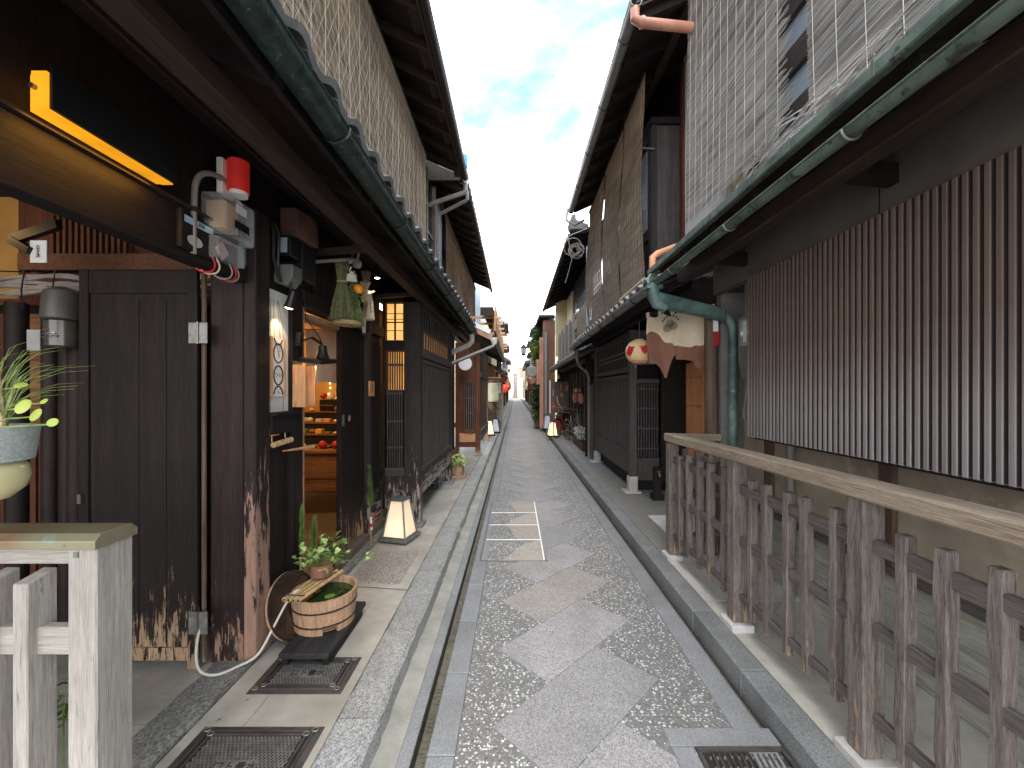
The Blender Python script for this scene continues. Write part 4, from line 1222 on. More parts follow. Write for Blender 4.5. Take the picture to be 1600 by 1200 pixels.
light('clip_light', 'POINT', (-1.36, 2.80, 1.77), .8, (1, .6, .22), .02, parent=t)
t = thing('notice_box', 'small lit cedar box holding a slip of calligraphy on the door post', 'display box', (-1.40, 2.72, 1.6))
part(t, 'side', MB().box(-1.443, -1.36, 2.655, 2.667, 1.50, 1.775).box(-1.443, -1.36, 2.785, 2.797, 1.50, 1.775), m_orange)
part(t, 'back', MB().box(-1.443, -1.435, 2.668, 2.784, 1.50, 1.775).box(-1.434, -1.36, 2.668, 2.784, 1.50, 1.512), m_orange)
part(t, 'paper', MB().box(-1.432, -1.428, 2.69, 2.76, 1.53, 1.76), m_clothW)
text(t, 'の\nし\nる\nい', .034, (-1.4265, 2.727, 1.645), (R(90), 0, R(90)), m_ink)
t = thing('name_plate', 'small cedar name plate on the boards right of the sliding door', 'name plate', (-1.42, 3.98, 1.65))
part(t, 'plate', MB().box(-1.43, -1.415, 3.99, 4.12, 1.555, 1.705), m_orange, .002)
text(t, 'の\nむ', .045, (-1.4145, 4.055, 1.63), (R(90), 0, R(90)), m_ink)
# pole with latch and new-year straw bundles
t = thing('shutter_pole', 'bamboo pole with wooden crank and iron fittings under the eaves', 'pole', (-1.3, 3.1, 2.6))
part(t, 'pole', MB().tube([(-1.46, 2.85, 2.50), (-1.28, 3.10, 2.60), (-1.22, 3.17, 2.62)], .013, 8), m_cable, smooth=True)
part(t, 'crank', MB().tube([(-1.22, 3.17, 2.62), (-1.21, 3.18, 2.70), (-1.205, 3.185, 2.79), (-1.25, 3.16, 2.81)], .009, 7), m_light, smooth=True)
part(t, 'wheel', MB().tube([(-1.235, 3.16, 2.59), (-1.215, 3.19, 2.59)], .033, 12).tube([(-1.27, 3.12, 2.60), (-1.255, 3.14, 2.60)], .022, 10), m_cable)
part(t, 'lever', MB().tube([(-1.25, 3.14, 2.63), (-1.24, 3.15, 2.73)], .006, 6), m_greym)
part(t, 'hook', MB().tube([(-1.26, 3.15, 2.56), (-1.275, 3.15, 2.53), (-1.26, 3.16, 2.50), (-1.245, 3.17, 2.53)], .006, 6), m_pvcw)


def straw_bundle(root, name, c, top, h, r0, rn, r1, mat, n=160, seed=1):
    rr = random.Random(seed); b = MB()
    for i in range(n):
        a = rr.random() * 6.283; u = math.sqrt(rr.random())
        pa = (c[0] + math.cos(a) * u * r0, c[1] + math.sin(a) * u * r0, top + rr.uniform(-.015, .015))
        a2 = a + rr.uniform(-.3, .3)
        pn = (c[0] + math.cos(a2) * u * rn, c[1] + math.sin(a2) * u * rn, top - h * .35)
        pe = (c[0] + math.cos(a2) * u * r1 + rr.uniform(-.006, .006), c[1] + math.sin(a2) * u * r1, top - h + rr.uniform(0, .03))
        b.tube([pa, pn, pe], .0028, 3, cap=False)
    part(root, name, b, mat, kind='stuff')


t = thing('straw_ornament', 'large green straw new-year ornament with an orange over the shop door', 'straw ornament', (-1.33, 3.35, 2.2))
straw_bundle(t, 'straw', (-1.36, 3.22), 2.62, .47, .055, .035, .10, m_straw, 330, 2)
straw_bundle(t, 'straw', (-1.32, 3.34), 2.55, .42, .03, .03, .10, m_straw, 260, 3)
straw_bundle(t, 'pale_straw', (-1.25, 3.40), 2.50, .16, .05, .02, .03, m_strawY, 60, 4)
part(t, 'straw_hem', MB().lathe([(.095, 2.13), (.11, 2.145), (.10, 2.16)], (-1.345, 3.27, 0), 18, sy=1.1), m_strawY)
part(t, 'tie', MB().lathe([(.04, 2.455), (.044, 2.462), (.04, 2.47)], (-1.36, 3.22, 0), 12), m_strawY)
part(t, 'orange', MB().lathe([(.002, 2.372), (.022, 2.377), (.035, 2.395), (.039, 2.412), (.034, 2.43), (.02, 2.445), (.003, 2.448)], (-1.235, 3.23, 0), 16), plain('orange_peel', (.85, .30, .015), .5), smooth=True)
part(t, 'paper_tag', MB().add([(-1.275, 3.11, 2.495), (-1.225, 3.15, 2.495), (-1.22, 3.155, 2.445), (-1.28, 3.105, 2.44), (-1.255, 3.14, 2.53), (-1.27, 3.115, 2.495), (-1.23, 3.148, 2.495)], [(0, 1, 2, 3), (4, 5, 6)]), m_clothW)
fb = MB()
for i in range(70):
    z_ = 2.46 - .32 * i / 70; a = rnd.random() * 6.28
    c_ = (-1.27 + .02 * math.sin(i), 3.26 + .03 * math.cos(i), z_)
    fb.bar(c_, (c_[0] + .05 * math.cos(a), c_[1] + .05 * math.sin(a), z_ - .03), .004)
part(t, 'fern_leaf', fb, m_leaf, kind='stuff')
t = thing('straw_ornament', 'slim straw bundle wrapped in white printed paper beside the downlight', 'straw ornament', (-1.36, 3.75, 2.3))
straw_bundle(t, 'straw', (-1.37, 3.76), 2.69, .42, .045, .012, .03, m_light, 120, 6)
part(t, 'paper_wrap', MB().lathe([(.02, 2.53), (.035, 2.45), (.055, 2.27), (.05, 2.265)], (-1.355, 3.79, 0), 12), m_clothW)
part(t, 'paper_bow', MB().bar((-1.34, 3.74, 2.49), (-1.31, 3.80, 2.53), .03, .01), m_clothW)
text(t, 'ト\nト\nト', .045, (-1.322, 3.755, 2.37), (R(80), 0, R(52)), m_ink)
t = thing('small_plaque', 'small cedar plaque between the straw ornament and the transom post', 'plaque', (-1.42, 3.5, 2.2))
part(t, 'plaque', MB().box(-1.435, -1.42, 3.52, 3.66, 2.18, 2.34), m_orange)
t = thing('small_plaque', 'small dark-framed white plaque beside the transom slats', 'plaque', (-1.42, 3.9, 2.2))
part(t, 'plaque', MB().box(-1.435, -1.415, 3.78, 3.88, 2.13, 2.33), m_black)
part(t, 'paper', MB().box(-1.4149, -1.412, 3.795, 3.865, 2.15, 2.31), m_board)
# shop interior things
t = thing('door_curtain', 'plain linen half curtain hanging inside the shop door', 'curtain', (-1.9, 3.9, 2.0))
rows = []
for i in range(13):
    z_ = 2.19 - .50 * i / 12
    rows.append([(-2.02 + .33 * j / 14, 3.95 + .012 * math.sin(j * 1.1 + i * .15) * (i / 12), z_ + .01 * math.sin(j)) for j in range(15)])
part(t, 'cloth', MB().grid(rows), m_clothW, smooth=True)
part(t, 'rod', MB().tube([(-2.5, 3.95, 2.20), (-1.66, 3.95, 2.20)], .008, 6), m_bambo)
t = thing('display_counter', 'low wooden display counter inside the shop', 'counter', (-2.4, 5.2, .1))
part(t, 'top', MB().box(-3.1, -2.02, 4.9, 5.4, .86, .90), m_roomD, .004)
part(t, 'front', MB().box(-2.95, -2.05, 4.94, 4.96, .38, .859), m_roomD, .003)
part(t, 'drawer', MB().box(-2.7, -2.08, 4.92, 4.939, .55, .83).box(-2.7, -2.08, 4.925, 4.939, .40, .53), m_roomD, .004)
part(t, 'foot', MB().box(-2.75, -2.62, 4.94, 5.0, .116, .38), m_dark)
t = thing('display_shelf', 'stepped wooden shelves of small goods inside the shop', 'shelf', (-2.4, 5.7, .1))
for i, z_ in enumerate((1.02, 1.16, 1.30)):
    part(t, 'shelf_board', MB().box(-3.1, -2.0, 5.42 + i * .2, 5.62 + i * .2, z_, z_ + .02), m_roomD)
    part(t, 'riser', MB().box(-3.1, -2.0, 5.44 + i * .2, 5.45 + i * .2, z_ - .12, z_ - .001), m_dk)
cab = thing('small_cabinet', 'black small cabinet on the top shelf inside the shop', 'cabinet', (-2.7, 5.9, 1.32))
part(cab, 'case', MB().box(-2.80, -2.60, 5.86, 5.98, 1.322, 1.49), m_black, .003)
part(cab, 'shelf', MB().box(-2.79, -2.61, 5.85, 5.859, 1.40, 1.41), m_roomD)
cols_ = [m_redp, m_cloth, m_gold, m_leaf, m_clothB, m_wht, m_black]
names = ['red', 'cream', 'golden', 'green', 'brown', 'white', 'black']
for i in range(34):
    row = i % 4; z_ = (.902, 1.042, 1.182, 1.322)[row]; yy = (5.1, 5.5, 5.68, 5.88)[row]
    x_ = -2.98 + (i // 4) * .115 + rnd.uniform(-.02, .02) + row * .02
    if row == 3 and -2.84 < x_ < -2.56: continue
    k = rnd.randrange(7); w_ = rnd.uniform(.035, .05); h_ = rnd.uniform(.02, .07)
    b = MB()
    if i % 3: b.box(x_ - w_, x_ + w_, yy - .04, yy + .04, z_, z_ + h_)
    else: b.lathe([(w_ * .6, z_), (w_, z_ + h_ * .5), (w_ * .5, z_ + h_)], (x_, yy, 0), 10)
    single('boxed_trinket' if i % 3 else 'round_trinket', b, cols_[k], '%s %s %s of the shop display, %s' % (names[k], 'box' if i % 3 else 'round jar', ('on the counter', 'on the lower shelf', 'on the middle shelf', 'on the top shelf')[row], ('far left', 'left', 'left of centre', 'at the centre', 'just right of centre', 'right of centre', 'right', 'far right', 'at the right end')[i // 4]), 'trinket', (x_, yy, z_), group='wares on the shop shelves', bevel=.002)
for x_, l_ in ((-2.36, 'left of the two red balls on the shop counter'), (-2.20, 'right of the two red balls on the shop counter')):
    single('red_ball', MB().lathe([(.005, 0), (.04, .015), (.052, .048), (.036, .084), (.01, .096)], (x_, 5.02, .902), 14), m_redp, l_, 'ball', (x_, 5.02, .902), smooth=True)
single('red_ball', MB().lathe([(.005, 0), (.04, .02), (.05, .05), (.035, .085), (.01, .095)], (-2.77, 5.92, 1.492), 14), m_redp, 'red ball on top of the small black cabinet in the shop', 'ball', (-2.77, 5.92, 1.49), smooth=True)
single('cream_figure', MB().lathe([(.03, 0), (.05, .02), (.05, .05), (.02, .09), (.005, .10)], (-2.66, 5.92, 1.492), 14), m_cloth, 'cream round figure beside the ball on the small black cabinet', 'figure', (-2.66, 5.92, 1.49), smooth=True)
t = thing('string_lights', 'strands of tiny warm string lights hanging on the shop wall', 'string lights', (-2.6, 6.5, 1.6))
em = emis('fairy_bulb', (1, .8, .5), 5); bm_ = mesh(MB().lathe([(.002, -.011), (.011, 0), (.002, .011)], (0, 0, 0), 6), 'bulb', em)
for s_, x_ in enumerate((-2.98, -2.84, -2.69, -2.66)):
    part(t, 'wire', MB().tube([(x_, 6.57, 2.48), (x_, 6.57, 1.3)], .0015, 3), m_gold)
    for k in range(9 if s_ < 2 else 17): inst(t, 'bulb', bm_, (x_ + rnd.uniform(-.02, .02), 6.56, (2.0 if s_ < 2 else 2.4) - k * (.085 if s_ < 2 else .065) + rnd.uniform(-.02, .02)))

# ---- tub with water, bamboo, ivy
t = thing('tub_board', 'black weathered low board with feet under the wooden tub', 'board', (-1.13, 2.5, WK))
bm_rot = Matrix.Rotation(0.04, 3, 'Z')
part(t, 'top', MB().box(-1.275, -1.005, 2.20, 2.76, .16, .19), wood('black_worn_board', (.012, .012, .014), (.04, .04, .042), 'Y', wear=((.25, .24, .22), .0, .3, .1)), .004)
part(t, 'foot', MB().box(-1.27, -1.235, 2.23, 2.72, WK + .013, .159), m_dark)
part(t, 'foot', MB().box(-1.05, -1.015, 2.23, 2.72, WK + .013, .159), m_dark)
tub = thing('wooden_tub', 'round coopered wooden tub of green water beside the doorway', 'tub', (-1.17, 2.52, .19))
N = 26; R0, R1 = .168, .188
for k in range(N):
    a0, a1 = 2 * math.pi * k / N + .002, 2 * math.pi * (k + 1) / N - .002
    b = MB(); z0 = .192 if not (k in (21, 22)) else .225; ztop = .392
    def pt(a, r, z): return (-1.17 + r * math.cos(a), 2.52 + r * math.sin(a), z)
    am_ = (a0 + a1) / 2
    ring = []
    for z, ro in ((z0, R0), (ztop, R1)):
        ring.append([pt(a0, ro, z), pt(am_, ro + .0015, z), pt(a1, ro, z), pt(a1, ro - .016, z), pt(am_, ro - .0145, z), pt(a0, ro - .016, z)])
    vs = ring[0] + ring[1]
    b.add(vs, [(0, 1, 2, 3, 4, 5), (11, 10, 9, 8, 7, 6)] + [(i, i + 6, (i + 1) % 6 + 6, (i + 1) % 6) for i in range(6)])
    part(tub, 'stave', b, m_tub)
for z_ in (.232, .318):
    rr_ = R0 + (R1 - R0) * (z_ - .19) / .2
    part(tub, 'hoop', MB().lathe([(rr_ - .002, z_), (rr_ + .0055, z_ + .002), (rr_ + .0055, z_ + .010), (rr_ - .002, z_ + .012)], (-1.17, 2.52, 0), 36), m_brown, smooth=True)
part(tub, 'base', MB().lathe([(.15, .20), (.155, .21)], (-1.17, 2.52, 0), 30), m_tub)
m_water = T('dark_green_water'); m_water.col((.012, .035, .01)); m_water.rough(.05); m_water = m_water.m
part(tub, 'water', MB().lathe([(.16, .34), (.168, .352)], (-1.17, 2.52, 0), 36), m_water)


def leaf(b, p, d, L, w, up=(0, 0, 1), curl=.2, n=6):
    p = Vector(p); d = Vector(d).normalized(); u = Vector(up); s_ = d.cross(u)
    if s_.length < .05: s_ = Vector((1, 0, 0))
    s_.normalize(); u = s_.cross(d)
    vs = [p, p + d * L * .35 + s_ * w * .5, p + d * L * .75 + s_ * w * .36 - u * curl * L * .3, p + d * L - u * curl * L, p + d * L * .75 - s_ * w * .36 - u * curl * L * .3, p + d * L * .35 - s_ * w * .5]
    b.add(vs, [(0, 1, 2), (0, 2, 3), (0, 3, 4), (0, 4, 5)])


def rdir(rr, up=.3):
    a = rr.random() * 6.283; z = rr.uniform(-.4, 1) * .6 + up
    return Vector((math.cos(a), math.sin(a), z)).normalized()


def foliage(root, name, c, rad, n, L, w, mat, seed=0, kind='stuff', shape=1.0):
    rr = random.Random(seed); b = MB()
    for i in range(n):
        while True:
            q = Vector((rr.uniform(-1, 1), rr.uniform(-1, 1), rr.uniform(-1, 1)))
            if q.length < 1: break
        p = Vector(c) + Vector((q.x * rad[0], q.y * rad[1], q.z * rad[2]))
        l_ = L * rr.uniform(.6, 1.3)
        leaf(b, p, rdir(rr), l_, w * rr.uniform(.7, 1.2), (rr.uniform(-.4, .4), rr.uniform(-.4, .4), 1))
    return part(root, name, b, mat, kind=kind)


def single_leaves(root, c, rad, n, L, w, mats, seed=0):
    """larger leaves as pieces of their own"""
    rr = random.Random(seed); ms = []
    for m in mats:
        for k in range(2):
            b = MB(); leaf(b, (0, 0, 0), (1, 0, .1 * k), L, w, curl=.15 + .2 * k); leaf(b, (L * .15, 0, .001), (.5, .8, 0), L * .55, w * .6); leaf(b, (L * .15, 0, .001), (.5, -.8, 0), L * .55, w * .6)
            ms.append(mesh(b, 'leaf', m))
    for i in range(n):
        q = Vector((rr.gauss(0, .5), rr.gauss(0, .5), rr.gauss(0, .5)))
        if q.length > 1: q.normalize()
        o = inst(root, 'leaf', rr.choice(ms), (c[0] + q.x * rad[0], c[1] + q.y * rad[1], c[2] + q.z * rad[2]))
        o.rotation_euler = (rr.uniform(-.7, .7), rr.uniform(-.9, .5), rr.random() * 6.28); k = rr.uniform(.6, 1.2); o.scale = (k, k, k)


part(tub, 'duckweed', MB().lathe([(.03, .353), (.032, .354)], (-1.13, 2.50, 0), 9).lathe([(.02, .353), (.022, .354)], (-1.10, 2.44, 0), 8), m_leaf)
t = thing('bamboo_rack', 'rack of four bamboo canes laid across the tub', 'bamboo rack', (-1.24, 2.46, .4))
for k in range(4):
    a = Vector((-1.325 + .030 * k, 2.345 - .004 * k, .408)); e = a + Vector((.07 + .006 * k, .38, .006))
    pts = [a + (e - a) * s_ for s_ in (0, .03, .32, .35, .38, .68, .7, .72, 1)]
    cn_ = part(t, 'cane', MB().tube(pts, [.0125, .0115, .0115, .0135, .0115, .0115, .0135, .0115, .0115], 10), m_bambo, smooth=True)
    part(cn_, 'cut_end', MB().tube([a + (a - e) * .002, a + (a - e) * .0035], .008, 8), m_brown)
part(t, 'lashing', MB().bar((-1.335, 2.375, .423), (-1.215, 2.363, .423), .006, .004).bar((-1.27, 2.66, .43), (-1.16, 2.65, .43), .006, .004), m_cord2)
t = thing('ivy_pot', 'brown pot of variegated ivy standing on the bamboo canes', 'potted plant', (-1.24, 2.66, .42))
part(t, 'pot', MB().lathe([(.045, .425), (.065, .44), (.068, .485), (.06, .51), (.052, .505)], (-1.23, 2.60, 0), 16), m_clothB, smooth=True)
single_leaves(t, (-1.24, 2.62, .56), (.16, .15, .10), 95, .042, .032, (m_ivy, m_leaf), 5)
iv = MB()
for k in range(9):
    a = k * .7
    iv.tube([(-1.23, 2.60, .50), (-1.23 + .07 * math.cos(a), 2.6 + .07 * math.sin(a), .56), (-1.23 + .15 * math.cos(a), 2.6 + .15 * math.sin(a), .52 + .02 * (k % 3))], .002, 4)
iv.tube([(-1.2, 2.60, .50), (-1.08, 2.62, .52), (-.99, 2.68, .50), (-.93, 2.74, .53)], .0018, 4)
part(t, 'stem', iv, m_leaf)
single_leaves(t, (-.98, 2.68, .51), (.07, .05, .05), 12, .034, .026, (m_ivy,), 8)
part(t, 'starfish', MB().prism([(.03 * (1 if i % 2 == 0 else .35) * math.cos(i * math.pi / 5), .03 * (1 if i % 2 == 0 else .35) * math.sin(i * math.pi / 5)) for i in range(10)], 'xy', 0, .008), m_orange, world=False).location = (.04, -.11, .07)


def pine_shoot(root, base, h, r, seed, lean=(0, 0)):
    rr = random.Random(seed); b = MB(); bx, by, bz = base
    for i in range(int(900 * h / .3)):
        u = rr.random(); z = bz + h * (.12 + .88 * u); a = rr.random() * 6.283
        x = bx + lean[0] * u; y = by + lean[1] * u
        k = r * rr.uniform(.35, 1.3) * (.55 + .45 * abs(math.sin(u * 6.3 + seed))) * (1.25 - .75 * u); rise = rr.uniform(.035, .06)
        b.add([(x, y - .0017, z), (x, y + .0017, z), (x + k * math.cos(a), y + k * math.sin(a), z + rise)], [(0, 1, 2)])
    part(root, 'needles', b, m_green, kind='stuff')
    part(root, 'stem', MB().tube([(bx - lean[0] * .3, by, bz - .10), (bx, by, bz), (bx + lean[0], by + lean[1], bz + h)], .006, 6), m_brown)


t = thing('new_year_pine', 'two upright pine branches tied in a bunch behind the tub', 'pine decoration', (-1.36, 2.72, WK))
pine_shoot(t, (-1.425, 2.74, .47), .34, .034, 3); pine_shoot(t, (-1.36, 2.76, .40), .33, .04, 4, (.01, 0))
part(t, 'pale_stick', MB().tube([(-1.43, 2.73, .16), (-1.43, 2.73, .50)], .007, 6).tube([(-1.37, 2.76, .16), (-1.37, 2.76, .42)], .006, 6), m_orange)
part(t, 'paper_cord', MB().tube([(-1.45, 2.70, .33), (-1.40, 2.68, .30), (-1.36, 2.70, .335)], .005, 5), m_wht)
t = thing('dark_leaf_plant', 'small dark glossy shrub behind the tub', 'plant', (-1.28, 2.98, WK + .1))
single_leaves(t, (-1.31, 2.96, .46), (.09, .09, .11), 75, .045, .035, (m_dleaf, m_leaf), 9)
part(t, 'stem', MB().tube([(-1.31, 2.96, .2), (-1.31, 2.96, .5)], .008, 6).tube([(-1.31, 2.96, .3), (-1.36, 2.94, .45)], .005, 5), m_brown)
part(t, 'pot', MB().lathe([(.05, .12), (.07, .14), (.08, .26), (.07, .28)], (-1.31, 2.96, 0), 14), m_old, smooth=True)
t = thing('new_year_pine', 'single pine branch with red and white tie beside the sliding door', 'pine decoration', (-1.38, 3.9, .15))
pine_shoot(t, (-1.355, 3.86, .46), .42, .05, 7, (-.02, 0))
part(t, 'tie', MB().tube([(-1.355, 3.86, .30), (-1.357, 3.86, .42)], .011, 7), m_wht)
part(t, 'red_tie', MB().bar((-1.35, 3.85, .40), (-1.29, 3.88, .47), .016, .004).bar((-1.355, 3.85, .33), (-1.35, 3.85, .36), .025, .02), m_redp)
part(t, 'stick', MB().tube([(-1.36, 3.86, .15), (-1.355, 3.86, .46)], .007, 6), m_light)
# lid leaning
lid = thing('round_board', 'round wooden tub lid leaning on the wall behind the tub', 'lid', (-1.38, 2.48, WK))
q = Matrix.Rotation(R(-12), 3, 'Z') @ Matrix.Rotation(R(72), 3, 'Y')
part(lid, 'disc', MB().lathe([(.19, -.009), (.197, 0), (.19, .009)], (-1.36, 2.50, .30), 40, q), m_tub)
part(lid, 'rim', MB().lathe([(.192, .009), (.198, .016), (.183, .016), (.183, .009)], (-1.36, 2.50, .30), 40, q), m_brown)
part(lid, 'batten', MB().obox(Vector((-1.36, 2.50, .30)) + q @ Vector((0, 0, -.018)), (.05, .30, .018), q), m_tub, .002)
single('hose', MB().hosed([(-1.695, 2.20, .33), (-1.69, 2.17, .22), (-1.64, 2.13, .15), (-1.56, 2.13, .127), (-1.49, 2.19, .128), (-1.42, 2.26, .15), (-1.37, 2.33, .27), (-1.33, 2.38, .37), (-1.30, 2.42, .415), (-1.27, 2.45, .41), (-1.25, 2.47, .37)], .0068, 8), m_hose, 'clear grey hose running from the door hinge into the tub', 'hose', (-1.5, 2.2, WK), smooth=True)


def andon(label, x, y, w, h, lit, rz, z=WK, group='floor lanterns along the lane', frame=None, handle=True, lamp=3):
    t = thing('floor_lantern', label, 'lantern', (x, y, z), group, rz)
    f = frame or m_greym
    part(t, 'base', MB().box(-w * .62, w * .62, -w * .62, w * .62, .02, .045).box(-w * .55, -w * .35, -w * .5, w * .5, 0, .02).box(w * .35, w * .55, -w * .5, w * .5, 0, .02), f, .003, world=False)
    b0, b1 = w * .5, w * .27; z0, z1 = .047, h * .82
    def cor(s_, k): return Vector((s_[0] * (b0 + (b1 - b0) * k), s_[1] * (b0 + (b1 - b0) * k), z0 + (z1 - z0) * k))
    cs = [(-1, -1), (1, -1), (1, 1), (-1, 1)]
    for i in range(4):
        p0, p1 = cs[i], cs[(i + 1) % 4]
        sh = .93
        part(t, 'paper_panel', MB().add([cor(p0, 0) * Vector((sh, sh, 1)) if 0 else Vector((cor(p0, 0).x * sh, cor(p0, 0).y * sh, z0 + .005)), Vector((cor(p1, 0).x * sh, cor(p1, 0).y * sh, z0 + .005)), Vector((cor(p1, 1).x * sh, cor(p1, 1).y * sh, z1)), Vector((cor(p0, 1).x * sh, cor(p0, 1).y * sh, z1))], [(0, 1, 2, 3)]), lit, world=False)
    fb_ = MB(); k_ = w * .055
    for i in range(4):
        fb_.bar(cor(cs[i], 0), cor(cs[i], 1), k_, k_)
        fb_.bar(cor(cs[i], 0) + Vector((0, 0, k_ / 2)), cor(cs[(i + 1) % 4], 0) + Vector((0, 0, k_ / 2)), k_, k_)
        fb_.bar(cor(cs[i], 1), cor(cs[(i + 1) % 4], 1), k_, k_)
    part(t, 'frame', fb_, f, world=False)
    part(t, 'top', MB().box(-b1 * 1.15, b1 * 1.15, -b1 * 1.15, b1 * 1.15, z1 + .002, z1 + .014), f, .002, world=False)
    if handle:
        part(t, 'handle', MB().tube([(-b1 * .55, 0, z1 + .012), (-b1 * .55, 0, h * .93), (-b1 * .3, 0, h * .99), (0, 0, h), (b1 * .3, 0, h * .99), (b1 * .55, 0, h * .93), (b1 * .55, 0, z1 + .012)], .0045, 6), f, world=False)
    if lamp: light('lantern_light', 'POINT', (0, 0, .14), lamp, (1, .62, .3), .03, parent=None).location = (x, y, z + .16)
    return t


def lit_paper(name, c, e, hi):
    """white paper with a bulb low behind it"""
    m = T(name); m.col((.7, .62, .5)); m.rough(.8)
    tcx = m.n('ShaderNodeTexCoord'); vm = m.n('ShaderNodeVectorMath', operation='DISTANCE'); m.L(tcx.outputs['Object'], vm.inputs[0]); vm.inputs[1].default_value = (0, -.08, .13)
    m.b.inputs['Emission Color'].default_value = (*c, 1)
    m.L(m.ramp(vm.outputs['Value'], [(.03, e), (.12, e * .55), (.3, e * .3)]), m.b.inputs['Emission Strength'])
    return m.m


andon('large lit paper floor lantern with grey frame at the foot of the left lattice bay', -1.17, 4.16, .25, .50, lit_paper('andon_paper', (1, .66, .36), .38, 1), R(-14), lamp=1.2)
m_litf = emis('far_andon_paper', (1, .66, .3), .8, (.7, .6, .45))
m_unlit = plain('unlit_andon_paper', (.55, .62, .75), .7)
andon('small warmly lit floor lantern beyond the red-brown house, left side', -.89, 14.0, .30, .62, m_litf, .2, lamp=0, frame=m_black)
andon('small unlit bluish floor lantern just right of the lit one, left side', -.72, 14.9, .30, .62, m_unlit, .1, lamp=0, frame=m_black)
andon('small lit floor lantern by the bicycle on the right side', 1.24, 13.6, .30, .60, m_litf, .1, lamp=0, frame=m_black)
andon('unlit bluish floor lantern at the foot of the brick-red column', 1.26, 16.2, .32, .70, m_unlit, .1, lamp=0, frame=m_black)

# planter hanging at left edge
PX0 = -1.27
t = thing('hanging_planter', 'hanging grey planter with grasses over a glossy cream bowl, far left', 'planter', (-1.25, 1.0, 1.5))
part(t, 'planter', MB().lathe([(.085, 1.425), (.098, 1.43), (.108, 1.515), (.100, 1.515), (.09, 1.50)], ((-1.32), 1.0, 0), 30), stone('speckled_grey_pot', (.30, .34, .33), .2, 300), smooth=True)
part(t, 'bowl', MB().lathe([(.02, 1.325), (.06, 1.335), (.085, 1.36), (.092, 1.39), (.088, 1.415), (.08, 1.424)], ((-1.32), 1.0, 0), 30), plain('glossy_cream_glaze', (.48, .44, .25), .12, 0, .1, 4), smooth=True)
part(t, 'rope', MB().tube([(-1.24, .99, 1.51), (-1.262, .99, 1.70), (-1.30, .99, 1.95), (-1.37, .99, 2.4), (-1.39, .99, 2.842)], .007, 6), m_rope)
part(t, 'tie_cord', MB().bar((-1.25, .93, 1.497), (-1.215, .95, 1.497), .005, .004), m_rope)
rr = random.Random(4); gb = MB()
for i in range(85):
    a = rr.random() * 6.283; h = rr.uniform(.12, .34); o_ = rr.uniform(.05, .17)
    p0 = Vector(((-1.32) + .05 * math.cos(a), 1.0 + .05 * math.sin(a), 1.505)); pts = []
    for k in range(6):
        u = k / 5; pts.append((p0.x + o_ * u * u * math.cos(a), p0.y + o_ * u * u * math.sin(a), p0.z + h * (u - .35 * u ** 3)))
    gb.tube(pts, [.0016, .0015, .0013, .001, .0007, .0003], 3, cap=False)
part(t, 'grass_blades', gb, m_grass, kind='stuff')
for (dx_, dz_, L_2) in ((.055, .05, .019), (.085, .03, .016), (.125, .012, .011), (.105, .062, .008), (.05, .10, .012), (-.02, .045, .012), (-.06, .05, .013), (-.04, .07, .010)):
    c_ = Vector(((-1.32) + .1 + dx_, .97, 1.515 + dz_))
    st_ = part(t, 'stalk', MB().tube([(-1.30, 1.0, 1.51), ((-1.30 + c_.x) / 2, .98, c_.z - .01), (c_.x, .97, c_.z - .004)], .0018, 4), m_grass)
    part(t, 'round_leaf', MB().lathe([(L_2, 0), (L_2 * .95, .0015), (.002, .003)], c_, 14, Matrix.Rotation(rr.uniform(.3, 1.2), 3, 'X') @ Matrix.Rotation(rr.uniform(-.5, .5), 3, 'Y')), m_yleaf, smooth=True)
part(t, 'soil', MB().lathe([(.09, 1.498), (.09, 1.503)], ((-1.32), 1.0, 0), 20), m_dk)

# silver-grey gate fence at bottom left
t = thing('gate_fence', 'silver grey wooden fence with a green copper cap, bottom left corner', 'fence', (-1.3, 1.18, WK))
part(t, 'post', MB().box(-1.222, -1.142, 1.117, 1.225, WK, 1.188), m_silver, .004)
part(t, 'copper_cap', MB().prism([(1.108, 1.172), (1.108, 1.194), (1.125, 1.211), (1.215, 1.211), (1.234, 1.194), (1.234, 1.172)], 'yz', -2.6, -1.137), m_copper, .001)
part(t, 'cap_nail', MB().lathe([(.005, 0), (.002, .002)], (-1.222, 1.107, 1.184), 8, Matrix.Rotation(R(90), 3, 'X')), m_ironL)
part(t, 'number_tag', MB().box(-1.203, -1.190, 1.114, 1.1165, 1.148, 1.162), m_ironL)
part(t, 'top_rail', MB().box(-2.6, -1.223, 1.135, 1.205, 1.122, 1.171), m_silverX, .003)
for x_ in (-1.44, -1.345):
    pass
for i in range(9):
    x_ = -1.328 - i * .108
    part(t, 'picket', MB().add([(x_ - .042, 1.115, WK + .1), (x_, 1.115, WK + .1), (x_, 1.19, WK + .1), (x_ - .042, 1.19, WK + .1), (x_ - .042, 1.115, 1.075), (x_, 1.115, 1.075), (x_, 1.19, 1.092), (x_ - .042, 1.19, 1.092)],
                                [(0, 3, 2, 1), (4, 5, 6, 7), (0, 1, 5, 4), (1, 2, 6, 5), (2, 3, 7, 6), (3, 0, 4, 7)]), m_silver, .003)
part(t, 'middle_rail', MB().box(-2.6, -1.223, 1.138, 1.168, .868, .945), m_silverX, .003)
part(t, 'lower_rail', MB().box(-2.6, -1.223, 1.138, 1.168, .40, .47), m_silverX, .003)
# fern behind fence
t = thing('fern', 'tuft of small green leaves behind the bottom left fence', 'plant', (-1.7, 1.5, WK))
foliage(t, 'leaves', (-1.72, 1.56, .42), (.05, .05, .10), 60, .03, .016, m_leaf, 4)
part(t, 'stem', MB().tube([(-1.72, 1.56, WK), (-1.72, 1.56, .45)], .004, 4), m_leaf)


